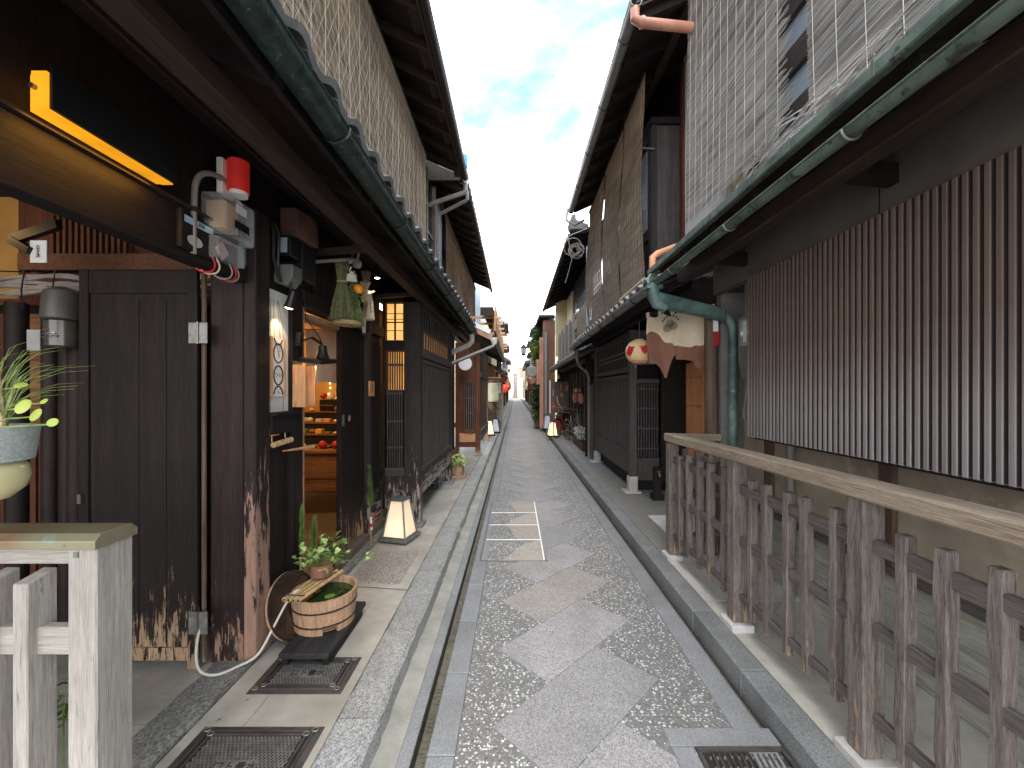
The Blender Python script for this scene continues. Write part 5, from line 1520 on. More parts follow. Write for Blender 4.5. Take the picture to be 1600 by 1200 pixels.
# ================================================================ RIGHT HOUSE, NEAREST (slatted window, copper eave)
R1 = thing('slat_window_house', 'nearest right house with long slatted window and copper-edged eave', 'house', (2, 2, WK))
part(R1, 'plaster_wall', MB().box(2.08, 2.2, -.6, 3.72, .58, 2.9), m_plaster)
part(R1, 'base_plank', MB().box(2.05, 2.078, -.6, 3.72, WK + .002, .60), wood('mossy_base_plank', (.22, .22, .18), (.46, .46, .41), 'Y', gs=30, rough=.85, bump=.5), .003)
part(R1, 'base_cap', MB().box(2.03, 2.078, -.6, 3.72, .602, .64), m_fenceY, .003)
for yy in (1.15, 2.22, 3.28):
    part(R1, 'wall_post', MB().box(2.045, 2.079, yy, yy + .09, .641, 2.5), m_brownZ, .003)
part(R1, 'grey_pipe', MB().tube([(2.0, 2.98, .10), (2.0, 2.98, 1.5)], .028, 10), m_pvc, smooth=True)
# slats, each a piece
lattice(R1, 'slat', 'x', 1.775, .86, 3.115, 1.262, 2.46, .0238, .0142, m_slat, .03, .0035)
part(R1, 'slat_rail', MB().box(1.795, 1.83, .86, 3.12, 1.42, 1.46).box(1.795, 1.83, .86, 3.12, 1.85, 1.89).box(1.795, 1.83, .86, 3.12, 2.3, 2.34), m_dk)
part(R1, 'slat_box_back', MB().box(1.84, 1.86, .86, 3.12, 1.27, 2.46).box(1.861, 2.078, 3.09, 3.12, 1.27, 2.46), m_dk)
part(R1, 'slat_box_floor', MB().box(1.80, 2.078, .86, 3.08, 1.245, 1.262), m_dk)
part(R1, 'head_board', MB().box(1.80, 1.86, -.6, 3.72, 2.475, 2.75), m_head)
part(R1, 'board_joint', MB().box(1.797, 1.80, 2.02, 2.025, 2.475, 2.75), m_dk)
part(R1, 'inner_beam', MB().box(1.46, 1.56, -.6, 3.7, 2.585, 2.69), m_brown, .008)
part(R1, 'inner_purlin', MB().box(1.70, 1.78, -.6, 3.7, 2.76, 2.84), m_darkY)
for yy in (.95, 1.95, 3.2):
    part(R1, 'bracket_arm', MB().bar((1.50, yy, 2.66), (2.05, yy, 2.60), .06, .09), m_dark)
soffit(R1, 1.26, 2.68, 2.10, 3.02, -.6, 3.72, m_soffit, m_darkX, .45, .04, .05)
part(R1, 'copper_roof', MB().add([(1.20, -.6, 2.70), (1.20, 3.72, 2.70), (2.1, 3.72, 3.06), (2.1, -.6, 3.06), (1.20, -.6, 2.685), (1.20, 3.72, 2.685), (2.1, 3.72, 3.045), (2.1, -.6, 3.045)],
     [(0, 3, 2, 1), (4, 5, 6, 7), (0, 1, 5, 4), (1, 2, 6, 5), (2, 3, 7, 6), (3, 0, 4, 7)]), m_verd)
part(R1, 'copper_fascia', MB().box(1.193, 1.235, -.6, 3.70, 2.648, 2.70), m_verd, .006)
y = .1
while y < 3.6: part(R1, 'copper_seam', MB().box(1.189, 1.1925, y, y + .008, 2.648, 2.703), m_verd); y += .42
gutter(R1, 1.232, 2.560, .030, -.6, 3.62, m_verd, m_greym, .85)
# copper downpipe with hopper
dp = part(R1, 'copper_hopper', MB().box(1.15, 1.285, 3.56, 3.66, 2.50, 2.53).tube([(1.215, 3.61, 2.55), (1.22, 3.61, 2.44), (1.25, 3.61, 2.38), (1.33, 3.61, 2.345)], [.058, .055, .055, .05], 12), m_verdL, smooth=True)
part(dp, 'hopper_ring', MB().tube([(1.215 + .045 * math.cos(a), 3.61, 2.575 + .06 * math.sin(a)) for a in [k * math.pi / 6 for k in range(13)]], .014, 8), m_verdL, smooth=True)
part(dp, 'copper_box_pipe', MB().add([(1.25, 3.56, 2.345), (1.25, 3.66, 2.345), (1.25, 3.66, 2.475), (1.25, 3.56, 2.475), (1.84, 3.56, 2.225), (1.84, 3.66, 2.225), (1.84, 3.66, 2.325), (1.84, 3.56, 2.325)],
     [(0, 1, 2, 3), (4, 7, 6, 5), (0, 4, 5, 1), (1, 5, 6, 2), (2, 6, 7, 3), (3, 7, 4, 0)]), m_verdL, .012)
part(dp, 'copper_pipe', MB().tube([(1.83, 3.61, 2.28), (1.88, 3.61, 2.25), (1.915, 3.61, 2.18), (1.92, 3.61, 2.0), (1.92, 3.61, WK + .01)], .036, 14), m_verdL, smooth=True)
part(dp, 'pipe_band', MB().tube([(1.92, 3.61, 1.60), (1.92, 3.61, 1.615)], .047, 14).tube([(1.92, 3.61, .8), (1.92, 3.61, .815)], .047, 14).bar((1.86, 3.62, 1.607), (1.82, 3.68, 1.607), .008, .006), m_ironL)
part(R1, 'end_post', MB().tube([(1.80, 3.76, WK + .03), (1.80, 3.76, 1.2), (1.795, 3.76, 2.36)], [.062, .058, .055], 14), m_brownZ, smooth=True)
part(R1, 'end_board', MB().box(1.87, 2.2, 3.725, 3.80, WK, 2.5), m_pvc)
part(R1, 'post_stone', MB().lathe([(.09, WK - .02), (.085, WK + .03)], (1.80, 3.76, 0), 14), m_edge)
em_ = thing('electricity_meter', 'grey plastic meter housing with a window beside the right slatted window', 'meter box', (1.95, 3.35, 2))
part(em_, 'housing', MB().prism([(3.22, 2.20), (3.27, 2.23), (3.38, 2.23), (3.43, 2.20), (3.43, 1.86), (3.37, 1.70), (3.29, 1.70), (3.22, 1.86)], 'yz', 1.86, 1.99), m_greym, .012)
part(em_, 'window', MB().box(1.855, 1.8595, 3.27, 3.38, 1.97, 2.19), m_glass)
part(em_, 'dial', MB().box(1.8525, 1.8548, 3.285, 3.33, 2.0, 2.17), m_board)
part(em_, 'cable', MB().hosed([(1.92, 3.30, 1.71), (1.92, 3.28, 1.55), (1.90, 3.22, 1.45), (1.90, 3.14, 1.42)], .012, 7).hosed([(1.92, 3.36, 1.71), (1.93, 3.42, 1.55), (1.90, 3.40, 1.40), (1.88, 3.28, 1.36), (1.88, 3.16, 1.38)], .012, 7), m_cable, smooth=True)
part(em_, 'top_clip', MB().box(1.86, 1.96, 3.20, 3.26, 2.31, 2.34), m_wht)
# upper storey R1
part(R1, 'upper_wall', MB().box(1.92, 2.05, -.6, 3.74, 2.95, 5.9), m_brown)
part(R1, 'cream_wall', MB().box(1.90, 1.918, 3.08, 3.70, 2.95, 3.7), m_cream)
for i, z_ in enumerate((3.22, 3.52, 3.9, 4.28, 4.66)):
    part(R1, 'window_pane', MB().box(1.872, 1.885, 1.35, 3.04, z_ - .0, z_ + .20), m_glassB)
    part(R1, 'window_rail', MB().box(1.835, 1.90, 1.30, 3.06, z_ + .201, z_ + (.37 if i else .29)), m_fenceY)
part(R1, 'window_sill', MB().box(1.74, 1.90, 1.2, 3.08, 3.13, 3.19), m_fenceY, .004)
part(R1, 'loose_rail', MB().bar((1.70, 2.62, 3.10), (1.66, 1.9, 3.14), .03, .03).bar((1.66, 2.3, 3.05), (1.60, 1.7, 3.12), .03, .02), m_fenceY)
part(R1, 'red_downpipe', MB().tube([(1.86, 3.30, 2.9), (1.86, 3.30, 5.8)], .038, 12), m_pvcr, smooth=True)
part(R1, 'dark_downpipe', MB().tube([(1.86, 3.18, 2.9), (1.86, 3.18, 5.8)], .03, 10), m_pvcb, smooth=True)
part(R1, 'upper_eave', MB().box(1.48, 2.1, -.6, 3.55, 5.5, 5.6), m_soffit)
part(R1, 'roof_tiles', MB().box(1.46, 2.1, -.6, 3.57, 5.61, 5.68), m_tileD)
part(R1, 'cream_end_board', MB().box(1.86, 1.90, 3.62, 3.72, 2.95, 5.5), m_white)
blind('silvery ragged reed blind nearest on the right, with knotted cords', 1.60, 2.47, 3.76, 3.14, 5.45, m_reedG, m_cord, .0082, .0031, .105, ragged=.09, seed=8, skew0=-.05, skew1=.10, cordr=.0014)
blind('silvery ragged reed blind at the top right corner sagging onto the copper eave', 1.56, .75, 2.03, 3.02, 5.45, m_reedG, m_cord, .0072, .0029, .15, ragged=.02, seed=9, skew0=0, skew1=.13, bulge=-.05, cordr=.0016)
lr = MB(); rr = random.Random(3)
for i in range(70):
    y_ = rr.uniform(1.5, 2.7); z_ = 2.98 + rr.uniform(0, .12) - .05 * abs(y_ - 2)
    lr.bar((1.50 + rr.uniform(-.05, .1), y_, z_), (1.5 + rr.uniform(-.05, .15), y_ + rr.uniform(.2, .6), z_ - rr.uniform(-.03, .10)), .004)
single('loose_reeds', lr, m_reedG, 'loose broken reeds lying on the copper eave under the right blinds', 'reeds', (1.55, 2.1, 2.95), kind='stuff')

# roadside fence, right
fn = thing('roadside_fence', 'weathered wooden paling fence with worn top rail along the right kerb', 'fence', (1.42, 2.2, WK))
posts = (3.70, 2.62, 1.66, .72)
for i, y_ in enumerate(posts):
    part(fn, 'post', MB().box(1.375, 1.465, y_ - .045, y_ + .045, WK + .045, (1.145, 1.165, 1.172, 1.18)[i]), m_fence, .008)
    part(fn, 'foot_block', MB().box(1.35, 1.49, y_ - .08, y_ + .08, WK - .01, WK + .044), m_concP, .008)
part(fn, 'top_rail', MB().add([(x, y, z + (.032 if y < 2 else 0)) for z in (1.15, 1.222) for x, y in ((1.362, .4), (1.475, .4), (1.475, 3.76), (1.362, 3.76))], [(0, 3, 2, 1), (4, 5, 6, 7), (0, 1, 5, 4), (1, 2, 6, 5), (2, 3, 7, 6), (3, 0, 4, 7)]), m_frail, .010)
part(fn, 'end_rail', MB().box(1.476, 1.86, 3.67, 3.76, 1.152, 1.218), m_frailX, .008)
pm = []
for k in range(4):
    h0, h1 = .225 + rnd.uniform(-.02, .02), 1.072 + rnd.uniform(-.01, .01)
    b = MB(); w0, w1 = .0235, .022; rings = []
    for j in range(6):
        u = j / 5; z = h0 + (h1 - h0) * u; w = (w0 + (w1 - w0) * 0) + rnd.uniform(-.0025, .0025); ox = rnd.uniform(-.002, .002)
        if j == 0: w *= .75
        rings.append([(-w + ox, -w, z), (w + ox, -w, z), (w + ox, w, z), (-w + ox, w, z), (-w + ox, -w, z)])
    b.grid(rings); b.add(rings[0][:4], [(0, 1, 2, 3)]); b.add(rings[-1][:4], [(0, 1, 2, 3)])
    me = mesh(b, 'picket', m_fence)
    bm = bmesh.new(); bm.from_mesh(me); bmesh.ops.remove_doubles(bm, verts=bm.verts, dist=.0004)
    es = [e for e in bm.edges if len(e.link_faces) == 2 and e.calc_face_angle(0) > .5]
    bmesh.ops.bevel(bm, geom=es, offset=.005, segments=1, affect='EDGES'); bm.to_mesh(me); bm.free()
    pm.append(me)
for a, b_ in ((posts[0], posts[1]), (posts[1], posts[2]), (posts[2], posts[3])):
    n = 5
    for j in range(n):
        y_ = a + (b_ - a) * (j + 1) / (n + 1)
        o = inst(fn, 'picket', pm[rnd.randrange(4)], (1.42 + rnd.uniform(-.004, .004), y_ + rnd.uniform(-.006, .006), rnd.uniform(-.01, .01)), (rnd.uniform(-.012, .012), rnd.uniform(-.01, .01), rnd.choice((0, math.pi))))
for z_ in (.962, .635, .29):
    for a, b_ in ((posts[0], posts[1]), (posts[1], posts[2]), (posts[2], posts[3])):
        part(fn, 'cross_rail', MB().box(1.407, 1.433, b_ + .046, a - .046, z_, z_ + .058 if z_ > .5 else z_ + .045), m_fenceY, .004)
for j in range(3):
    inst(fn, 'picket', pm[j], (1.54 + j * .115, 3.71, 0))
part(fn, 'end_cross_rail', MB().box(1.466, 1.85, 3.70, 3.725, .962, 1.015).box(1.466, 1.85, 3.70, 3.725, .635, .685).box(1.466, 1.85, 3.70, 3.725, .29, .33), m_fenceY, .003)

# ================================================================ SECOND RIGHT HOUSE (lattice bay, noren entrance)
R2 = thing('lattice_house', 'second right house with dark lattice bay, noren entrance and sagging upstairs blinds', 'house', (1.9, 6.5, WK))
tile_roof(R2, 1.23, 2.62, 2.45, 3.12, 3.82, 8.95, m_tile, rows=4)
soffit(R2, 1.25, 2.545, 2.5, 3.06, 3.82, 8.95, m_soffit, m_darkX, .45, .045, .055)
gutter(R2, 1.22, 2.545, .05, 3.75, 8.95, m_greym, m_black, .8)
part(R2, 'eave_purlin', MB().box(1.66, 1.75, 3.85, 8.9, 2.57, 2.66), m_darkY)
part(R2, 'entrance_ceiling', MB().box(1.76, 2.55, 3.85, 6.1, 2.66, 2.68), m_dk)
# entrance recess
part(R2, 'recess_wall', MB().box(2.5, 2.56, 3.8, 4.9, WK, 2.65), m_dark)
part(R2, 'recess_wall', MB().box(2.5, 2.56, 6.0, 6.3, WK, 2.65), m_dark)
part(R2, 'recess_board', MB().box(2.15, 2.5, 6.02, 6.06, .25, 2.55), m_dark)
lattice(R2, 'recess_batten', 'y', 6.012, 2.17, 2.49, .3, 2.5, .012, .035, m_dark, .012)
dd = part(R2, 'entrance_door', MB().box(2.515, 2.53, 4.9, 6.0, .24, 2.0), emis('amber_door_backing', (.9, .3, .06), .10, (.45, .18, .06)))
lattice(R2, 'door_slat', 'x', 2.50, 4.92, 5.98, .24, 2.0, .012, .012, m_orange, .015, rails=(.6, 1.0, 1.4, 1.8), rmat=m_redY)
part(dd, 'door_stile', MB().box(2.485, 2.51, 5.40, 5.45, .24, 2.0).box(2.485, 2.51, 4.88, 4.92, .24, 2.0), m_orange)
part(R2, 'door_lintel', MB().box(2.45, 2.56, 4.8, 6.1, 2.01, 2.12), m_dark)
part(R2, 'entrance_wall', MB().box(2.5, 2.56, 4.85, 6.05, 2.13, 2.65), m_dark)
part(R2, 'door_base', MB().box(2.5, 2.56, 4.85, 6.05, WK, .235), m_dark)
part(R2, 'step', MB().box(2.2, 2.5, 4.7, 6.0, WK, .22), m_old, .01)
# bay
cx0, cx1 = 1.71, 2.15
part(R2, 'bay_corner_post', MB().box(1.70, 1.81, 6.08, 6.19, .34, 2.52), m_grey, .005)
part(R2, 'bay_end_post', MB().box(1.70, 1.80, 8.70, 8.80, .34, 2.52), m_grey, .005)
for yy in (6.135, 8.75):
    part(R2, 'foot_stone', MB().box(1.69, 1.82, yy - .065, yy + .065, WK + .02, .339), m_concP, .004)
    part(R2, 'footing', MB().box(1.62, 1.86, yy - .12, yy + .12, WK - .01, WK + .025), m_concP, .006)
part(R2, 'top_rail', MB().box(1.715, 1.78, 6.191, 8.699, 2.42, 2.51), m_greyY, .003)
lattice(R2, 'upper_lattice_bar', 'x', 1.732, 6.2, 8.69, 1.98, 2.42, .035, .16, m_grey, .012, .002)
part(R2, 'cross_lath', MB().box(1.742, 1.75, 6.2, 8.69, 2.22, 2.237).box(1.742, 1.75, 6.2, 8.69, 2.14, 2.157), m_light)
part(R2, 'upper_backing', MB().box(1.775, 1.785, 6.2, 8.69, 1.98, 2.42), m_dk)
part(R2, 'middle_rail', MB().box(1.71, 1.79, 6.191, 8.699, 1.90, 1.975), m_greyY, .003)
part(R2, 'middle_rail', MB().box(1.715, 1.785, 6.191, 8.699, 1.80, 1.865), m_greyY, .003)
part(R2, 'panel_board', MB().box(1.765, 1.785, 6.191, 8.699, .68, 1.80), m_dark)
lattice(R2, 'panel_batten', 'x', 1.752, 6.2, 8.69, .68, 1.80, .13, .055, m_grey, .026, .004)
part(R2, 'bottom_rail', MB().box(1.71, 1.79, 6.191, 8.699, .625, .679), m_greyY, .003)
part(R2, 'skirt_board', MB().box(1.72, 1.77, 6.191, 8.699, .36, .624), m_grey, .002)
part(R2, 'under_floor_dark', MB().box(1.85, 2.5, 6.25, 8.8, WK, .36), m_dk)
part(R2, 'front_top_rail', MB().box(1.811, 2.15, 6.10, 6.16, 2.40, 2.51), m_greyX)
fl = MB()
lattice(R2, 'front_lattice_bar', 'y', 6.12, 1.82, 2.14, .62, 1.72, .016, .024, m_grey, .03, rails=(.75, 1.05, 1.35, 1.64), rmat=m_greyX)
lattice(R2, 'front_upper_bar', 'y', 6.12, 1.82, 2.14, 1.80, 2.39, .016, .024, m_dark, .03)
part(R2, 'front_backing', MB().box(1.81, 2.15, 6.17, 6.19, .36, 2.4), m_dk)
part(R2, 'front_rail', MB().box(1.811, 2.15, 6.10, 6.16, 1.73, 1.79).box(1.811, 2.15, 6.10, 6.16, .55, .61), m_greyX)
part(R2, 'front_kick_board', MB().box(1.811, 2.15, 6.11, 6.15, .28, .549), m_grey)
part(R2, 'side_gate_board', MB().box(1.66, 1.70, 8.86, 9.4, WK, 1.75), m_grey)
for k in range(4): part(R2, 'gate_batten', MB().box(1.645, 1.659, 8.88 + k * .14, 8.90 + k * .14, WK, 1.75), m_brownZ)
part(R2, 'gate_cap', MB().box(1.62, 1.72, 8.84, 9.42, 1.751, 1.80), m_brown)
part(R2, 'house_side', MB().box(2.2, 2.3, 6.3, 9.44, WK, 2.9), m_dk)
part(R2, 'bay_back', MB().box(1.788, 1.80, 6.2, 8.7, .36, 2.60).box(1.801, 2.19, 8.66, 8.69, .36, 2.6), m_dk)
# upper storey
part(R2, 'white_plaster', MB().box(1.95, 2.05, 3.80, 4.76, 2.8, 5.6), m_white)
part(R2, 'upper_wall', MB().box(1.96, 2.06, 4.77, 8.9, 2.8, 5.6), m_dark)
part(R2, 'plaster_edge_post', MB().box(1.92, 1.949, 4.70, 4.78, 2.9, 5.4), m_red)
part(R2, 'window_box_end', MB().box(1.66, 1.94, 4.80, 4.84, 3.0, 4.72), m_grey)
part(R2, 'window_box_post', MB().box(1.585, 1.66, 4.78, 4.87, 2.95, 4.72), m_peel3, .004)
part(R2, 'window_box_cap', MB().box(1.575, 1.94, 4.76, 5.9, 4.721, 4.80), m_darkY, .004)
part(R2, 'window_box_sill', MB().box(1.59, 1.66, 4.88, 8.6, 3.42, 3.50), m_darkY)
part(R2, 'window_box_panel', MB().box(1.61, 1.64, 4.88, 8.6, 2.95, 3.419), m_dark)
for a, b_ in ((4.90, 5.55), (5.62, 6.4), (6.5, 7.3), (7.4, 8.4)):
    w_ = part(R2, 'window', MB().box(1.60, 1.625, a, b_, 3.51, 4.55), m_dark)
    part(w_, 'pane', MB().box(1.592, 1.599, a + .05, b_ - .05, 3.56, 4.50), m_glass)
part(R2, 'window_head', MB().box(1.585, 1.66, 4.88, 8.6, 4.56, 4.72), m_darkY)
part(R2, 'window_hook', MB().bar((1.40, 4.74, 4.42), (1.62, 4.76, 4.42), .018, .018), m_greym)
soffit(R2, 1.12, 5.08, 2.05, 5.5, 3.70, 7.9, m_soffit, m_darkX, .5, .05, .07)
part(R2, 'ridge_beam', MB().box(1.60, 1.68, 3.7, 7.9, 5.22, 5.32), m_brown)
part(R2, 'roof_bed', MB().bar((1.10, 5.8, 5.13), (2.1, 5.8, 5.58), 4.2, .03, up=(0, 0, 1)), m_tileD)
tile_roof(R2, 1.06, 5.14, 1.7, 5.42, 3.66, 7.95, m_tileD, rows=1)
gutter(R2, 1.07, 5.06, .052, 3.62, 7.85, m_greym, m_black, .95)
part(R2, 'red_gutter_pipe', MB().tube([(1.07, 3.66, 5.02), (1.07, 3.66, 4.93), (1.12, 3.66, 4.90), (1.85, 3.70, 4.86)], .042, 12).tube([(1.12, 3.66, 4.90), (1.15, 3.66, 4.899)], .05, 12), m_pvcr, smooth=True)
part(R2, 'orange_pipe', MB().tube([(1.27, 3.78, 2.72), (1.27, 3.78, 2.84), (1.31, 3.78, 2.87), (1.50, 3.82, 2.95), (1.90, 3.86, 3.02)], .032, 12), plain('orange_pvc', (.55, .26, .14), .45), smooth=True)
blind('brown reed blind nearest of three hanging from the second right house upstairs', 1.40, 4.42, 5.28, 2.80, 5.02, m_reedB, m_cord2, .0075, .0031, .10, bulge=-.035, roll=.035, seed=12, skew1=.10, cordr=.002, group='brown reed blinds upstairs on the second right house')
blind('brown reed blind in the middle of the three on the second right house', 1.41, 5.36, 6.38, 2.76, 5.02, m_reedB, m_cord2, .0078, .0032, .12, bulge=-.05, roll=.04, seed=13, skew0=.09, cordr=.002, group='brown reed blinds upstairs on the second right house')
blind('brown reed blind farthest of the three on the second right house', 1.42, 6.50, 7.85, 2.74, 5.02, m_reedB, m_cord2, .0078, .0032, .14, bulge=-.07, roll=.045, seed=14, skew0=-.05, cordr=.002, group='brown reed blinds upstairs on the second right house')

# round lantern with red birds
t = thing('round_lantern', 'round cream paper lantern painted with red plovers beside the noren', 'lantern', (1.41, 4.62, 2.05))
LC = Vector((1.40, 4.62, 2.05)); LR = .152
prof = []
for k in range(21):
    a = -math.pi / 2 + math.pi * k / 20
    prof.append((max(.05, LR * math.cos(a)) + .0012 * (k % 2), LR * .93 * math.sin(a)))
part(t, 'paper_body', MB().lathe(prof, LC, 40), m_paper, smooth=True)
part(t, 'bottom_ring', MB().lathe([(.075, -.142), (.082, -.136), (.075, -.13)], LC, 24), m_clothB)
part(t, 'top_cap', MB().lathe([(.05, .135), (.055, .15), (.045, .155)], LC, 20), m_black)
part(t, 'red_band', MB().lathe([(.1015, -.114), (.1045, -.108), (.1085, -.103)], LC, 40), plain('rust_ring', (.5, .2, .08), .7))
part(t, 'hanger', MB().tube([LC + Vector((0, 0, .15)), LC + Vector((0, 0, .34))], .003, 5).tube([LC + Vector((-.04, 0, -.14)), LC + Vector((-.04, 0, -.18))], .004, 5), m_greym)
part(t, 'arm', MB().bar(LC + Vector((-.02, .05, -.135)), LC + Vector((.22, .08, -.125)), .012), m_greym)


def on_sphere(poly, az, el, scale, mat, name, off=.003):
    """flat print wrapped on the lantern"""
    bm = bmesh.new(); vs = [bm.verts.new((u, v, 0)) for u, v in poly]; bm.faces.new(vs)
    bmesh.ops.triangulate(bm, faces=bm.faces[:])
    bmesh.ops.subdivide_edges(bm, edges=bm.edges[:], cuts=3, use_grid_fill=True)
    vv = []; bm.verts.index_update()
    for v in bm.verts:
        a = az + v.co.x * scale / LR; e = el + v.co.y * scale / LR
        vv.append(LC + Vector(((LR + off) * math.cos(e) * math.sin(a), -(LR + off) * math.cos(e) * math.cos(a), (LR * .93 + off) * math.sin(e))))
    fs = [tuple(v.index for v in f.verts) for f in bm.faces]; bm.free()
    part(t, name, MB().add(vv, fs), mat)


bird = [(-.55, .42), (-.38, .52), (-.1, .50), (.12, .56), (.42, .72), (.40, .3), (.45, .02), (.72, -.28), (.42, -.30), (.30, -.45), (.18, -.58), (-.02, -.52), (-.2, -.35), (-.36, -.05), (-.42, .22)]
on_sphere(bird, .04, .07, .088, m_redp, 'red_bird')
on_sphere([(-x * 1.0 + .0, y) for x, y in bird], -.98, .0, .105, m_redp, 'red_bird')
on_sphere([(.08 * math.cos(k), .08 * math.sin(k)) for k in range(6)], -.16, .25, .06, m_wht, 'bird_eye', .0045)
on_sphere([(-.12, 0), (.1, .06), (.12, -.05)], -.62, .12, .05, m_ink, 'ink_mark')
on_sphere([(-.08, 0), (.06, .06), (.1, -.05)], -.66, -.12, .05, m_ink, 'ink_mark')

# noren
t = thing('noren_curtain', 'cream over brown noren with a black crest blowing at the right entrance', 'noren', (1.65, 4.1, 2.3))
def npos(u):        # along the rod
    return Vector((1.86 - .49 * u, 3.84 + .40 * u, 2.405))
nU, nV = 40, 16
def interp(u, pts):
    for (a, va), (b_, vb) in zip(pts, pts[1:]):
        if u <= b_:
            k = (u - a) / (b_ - a); k = k * k * (3 - 2 * k)
            return va + (vb - va) * k
    return pts[-1][1]


low_b = lambda u: interp(u, [(0, .54), (.18, .58), (.5, .47), (.64, .42), (.76, .66), (.86, .50), (1, .46)])
low_c = lambda u: interp(u, [(0, .33), (.4, .35), (.7, .29), (.92, .15), (1, .20)])


def cloth(which):
    rows = []
    for i in range(nV + 1):
        row = []
        for j in range(nU + 1):
            u = j / nU; p = npos(u); d0, d1 = (0, low_c(u)) if which == 0 else (low_c(u) + .001, low_b(u))
            d = d0 + (d1 - d0) * i / nV; v = d / low_b(u)
            wv = .030 * math.sin(u * 17 + v * 2.2) * v + .020 * math.sin(u * 31 + 1.5 * v) * (v ** .6)
            sag = .035 * abs(math.sin(u * math.pi * 4)) * (1 - v)
            row.append((p.x + wv * .6 + .05 * v * v * math.sin(u * 3.1), p.y - wv + .04 * v, p.z - .012 - sag - d))
        rows.append(row)
    return MB().grid(rows)


part(t, 'cream_upper_cloth', cloth(0), m_cloth, smooth=True)
part(t, 'brown_lower_cloth', cloth(1), m_clothB, smooth=True)
part(t, 'rod', MB().tube([npos(-.03), npos(1.06)], .009, 8), m_cableB)
for j in range(6):
    p = npos(j / 5 * .98 + .01)
    part(t, 'hanging_loop', MB().obox(p + Vector((0, 0, -.012)), (.035, .024, .055), Matrix.Rotation(R(-40), 3, 'Z')), m_cloth, .003)
crest = MB()
d_ = (npos(1) - npos(0)).normalized(); nrm = Vector((d_.y, -d_.x, 0));
if nrm.y > 0: nrm = -nrm
cc_ = npos(.60) + Vector((0, 0, -.15)) + nrm * .06
def cpt(u, v): return cc_ - d_ * u * 1.35 + Vector((0, 0, v * 1.35))
for (cu_, cv_) in ((-.022, -.02), (.022, -.008), (0, .012)):
    for r_ in (.006, .013, .020, .027):
        crest.tube([cpt(cu_ + r_ * math.cos(a), cv_ + r_ * math.sin(a)) for a in [k * math.pi / 7 for k in range(15)]], .0019, 4)
for k in range(7):
    a = R(20 + k * 24); q_ = cpt(.058 * math.cos(a), .022 + .045 * math.sin(a))
    crest.lathe([(.002, -.010), (.0095, 0), (.002, .010)], q_, 8)
part(t, 'black_crest', crest, m_ink)
single('entrance_charm', MB().box(1.80, 1.84, 3.70, 3.71, 2.02, 2.14), m_redp, 'red paper charm beside the post at the noren', 'charm', (1.82, 3.7, 2.02))
single('paper_strip', MB().box(1.79, 1.835, 3.70, 3.708, 2.145, 2.26), m_wht, 'white paper strip above the red charm beside the noren', 'paper strip', (1.8, 3.7, 2.14))
# standpipe with tap
t = thing('standpipe', 'short dark wooden standpipe with chrome tap below the right lattice bay', 'standpipe', (1.98, 5.7, WK))
part(t, 'post', MB().box(1.93, 2.02, 5.66, 5.75, WK, .55), m_dark, .004)
part(t, 'base', MB().box(1.90, 2.05, 5.63, 5.78, WK, .18), m_dark, .004)
part(t, 'tap', MB().tube([(1.975, 5.655, .47), (1.975, 5.60, .47), (1.975, 5.585, .44)], .013, 8).bar((1.95, 5.62, .50), (2.0, 5.62, .50), .012).tube([(1.975, 5.62, .47), (1.975, 5.62, .50)], .006, 6), m_steel, smooth=True)


# ================================================================ SECOND LEFT HOUSE (red-brown)
L2 = thing('red_brown_house', 'second left house with red-brown boards, reed blind and cedar balcony', 'house', (-1.4, 11, WK))
part(L2, 'recess_wall', MB().box(-1.50, -1.42, 7.5, 9.6, WK, 2.9), m_dark)
for a, b_, mm in ((7.62, 7.80, m_red), (7.95, 8.1, m_light), (8.3, 8.55, m_red), (8.75, 9.0, m_red), (9.15, 9.3, m_dark)):
    part(L2, 'wall_board', MB().box(-1.419, -1.38, a, b_, WK + .05, 2.5), mm, .003)
part(L2, 'recess_sill', MB().box(-1.44, -1.33, 7.5, 9.6, WK, .30), m_redY, .004)
# bay
part(L2, 'bay_front_boards', MB().box(-1.38, -.90, 9.6, 9.65, .30, 2.75), m_red)
part(L2, 'bay_front_panel', MB().box(-1.35, -1.10, 9.585, 9.599, 1.95, 2.6), m_redY)
part(L2, 'bay_corner_post', MB().box(-.93, -.82, 9.56, 9.68, WK, 2.75), m_red, .005)
part(L2, 'bay_left_post', MB().box(-1.40, -1.31, 9.57, 9.66, WK, 2.75), m_red, .005)
part(L2, 'window_backing', MB().box(-1.17, -.965, 9.575, 9.598, .72, 1.82), m_dk)
lattice(L2, 'window_bar', 'y', 9.56, -1.16, -.97, .72, 1.82, .016, .03, m_fence, .02, rails=(1.1, 1.45), rmat=m_redY)
part(L2, 'window_frame', MB().box(-1.20, -1.171, 9.55, 9.6, .66, 1.88).box(-.964, -.94, 9.55, 9.6, .66, 1.88).box(-1.17, -.965, 9.55, 9.6, 1.825, 1.88).box(-1.17, -.965, 9.55, 9.6, .64, .715), m_redY)
part(L2, 'bottom_board', MB().box(-1.30, -.935, 9.58, 9.62, .42, .63), m_orange)
part(L2, 'bay_side_boards', MB().box(-.90, -.85, 9.69, 12.4, .42, 2.7), m_red)
part(L2, 'bay_side_rail', MB().box(-.849, -.80, 9.69, 12.35, 1.95, 2.05).box(-.849, -.80, 9.69, 12.35, .62, .68).box(-.849, -.81, 9.69, 12.35, .44, .60), m_fenceY)
part(L2, 'bay_far_post', MB().box(-.93, -.82, 12.3, 12.42, WK, 2.7), m_light)
part(L2, 'stone_foot', MB().box(-.96, -.78, 9.5, 9.72, WK - .02, .16), m_graniteW, .008)
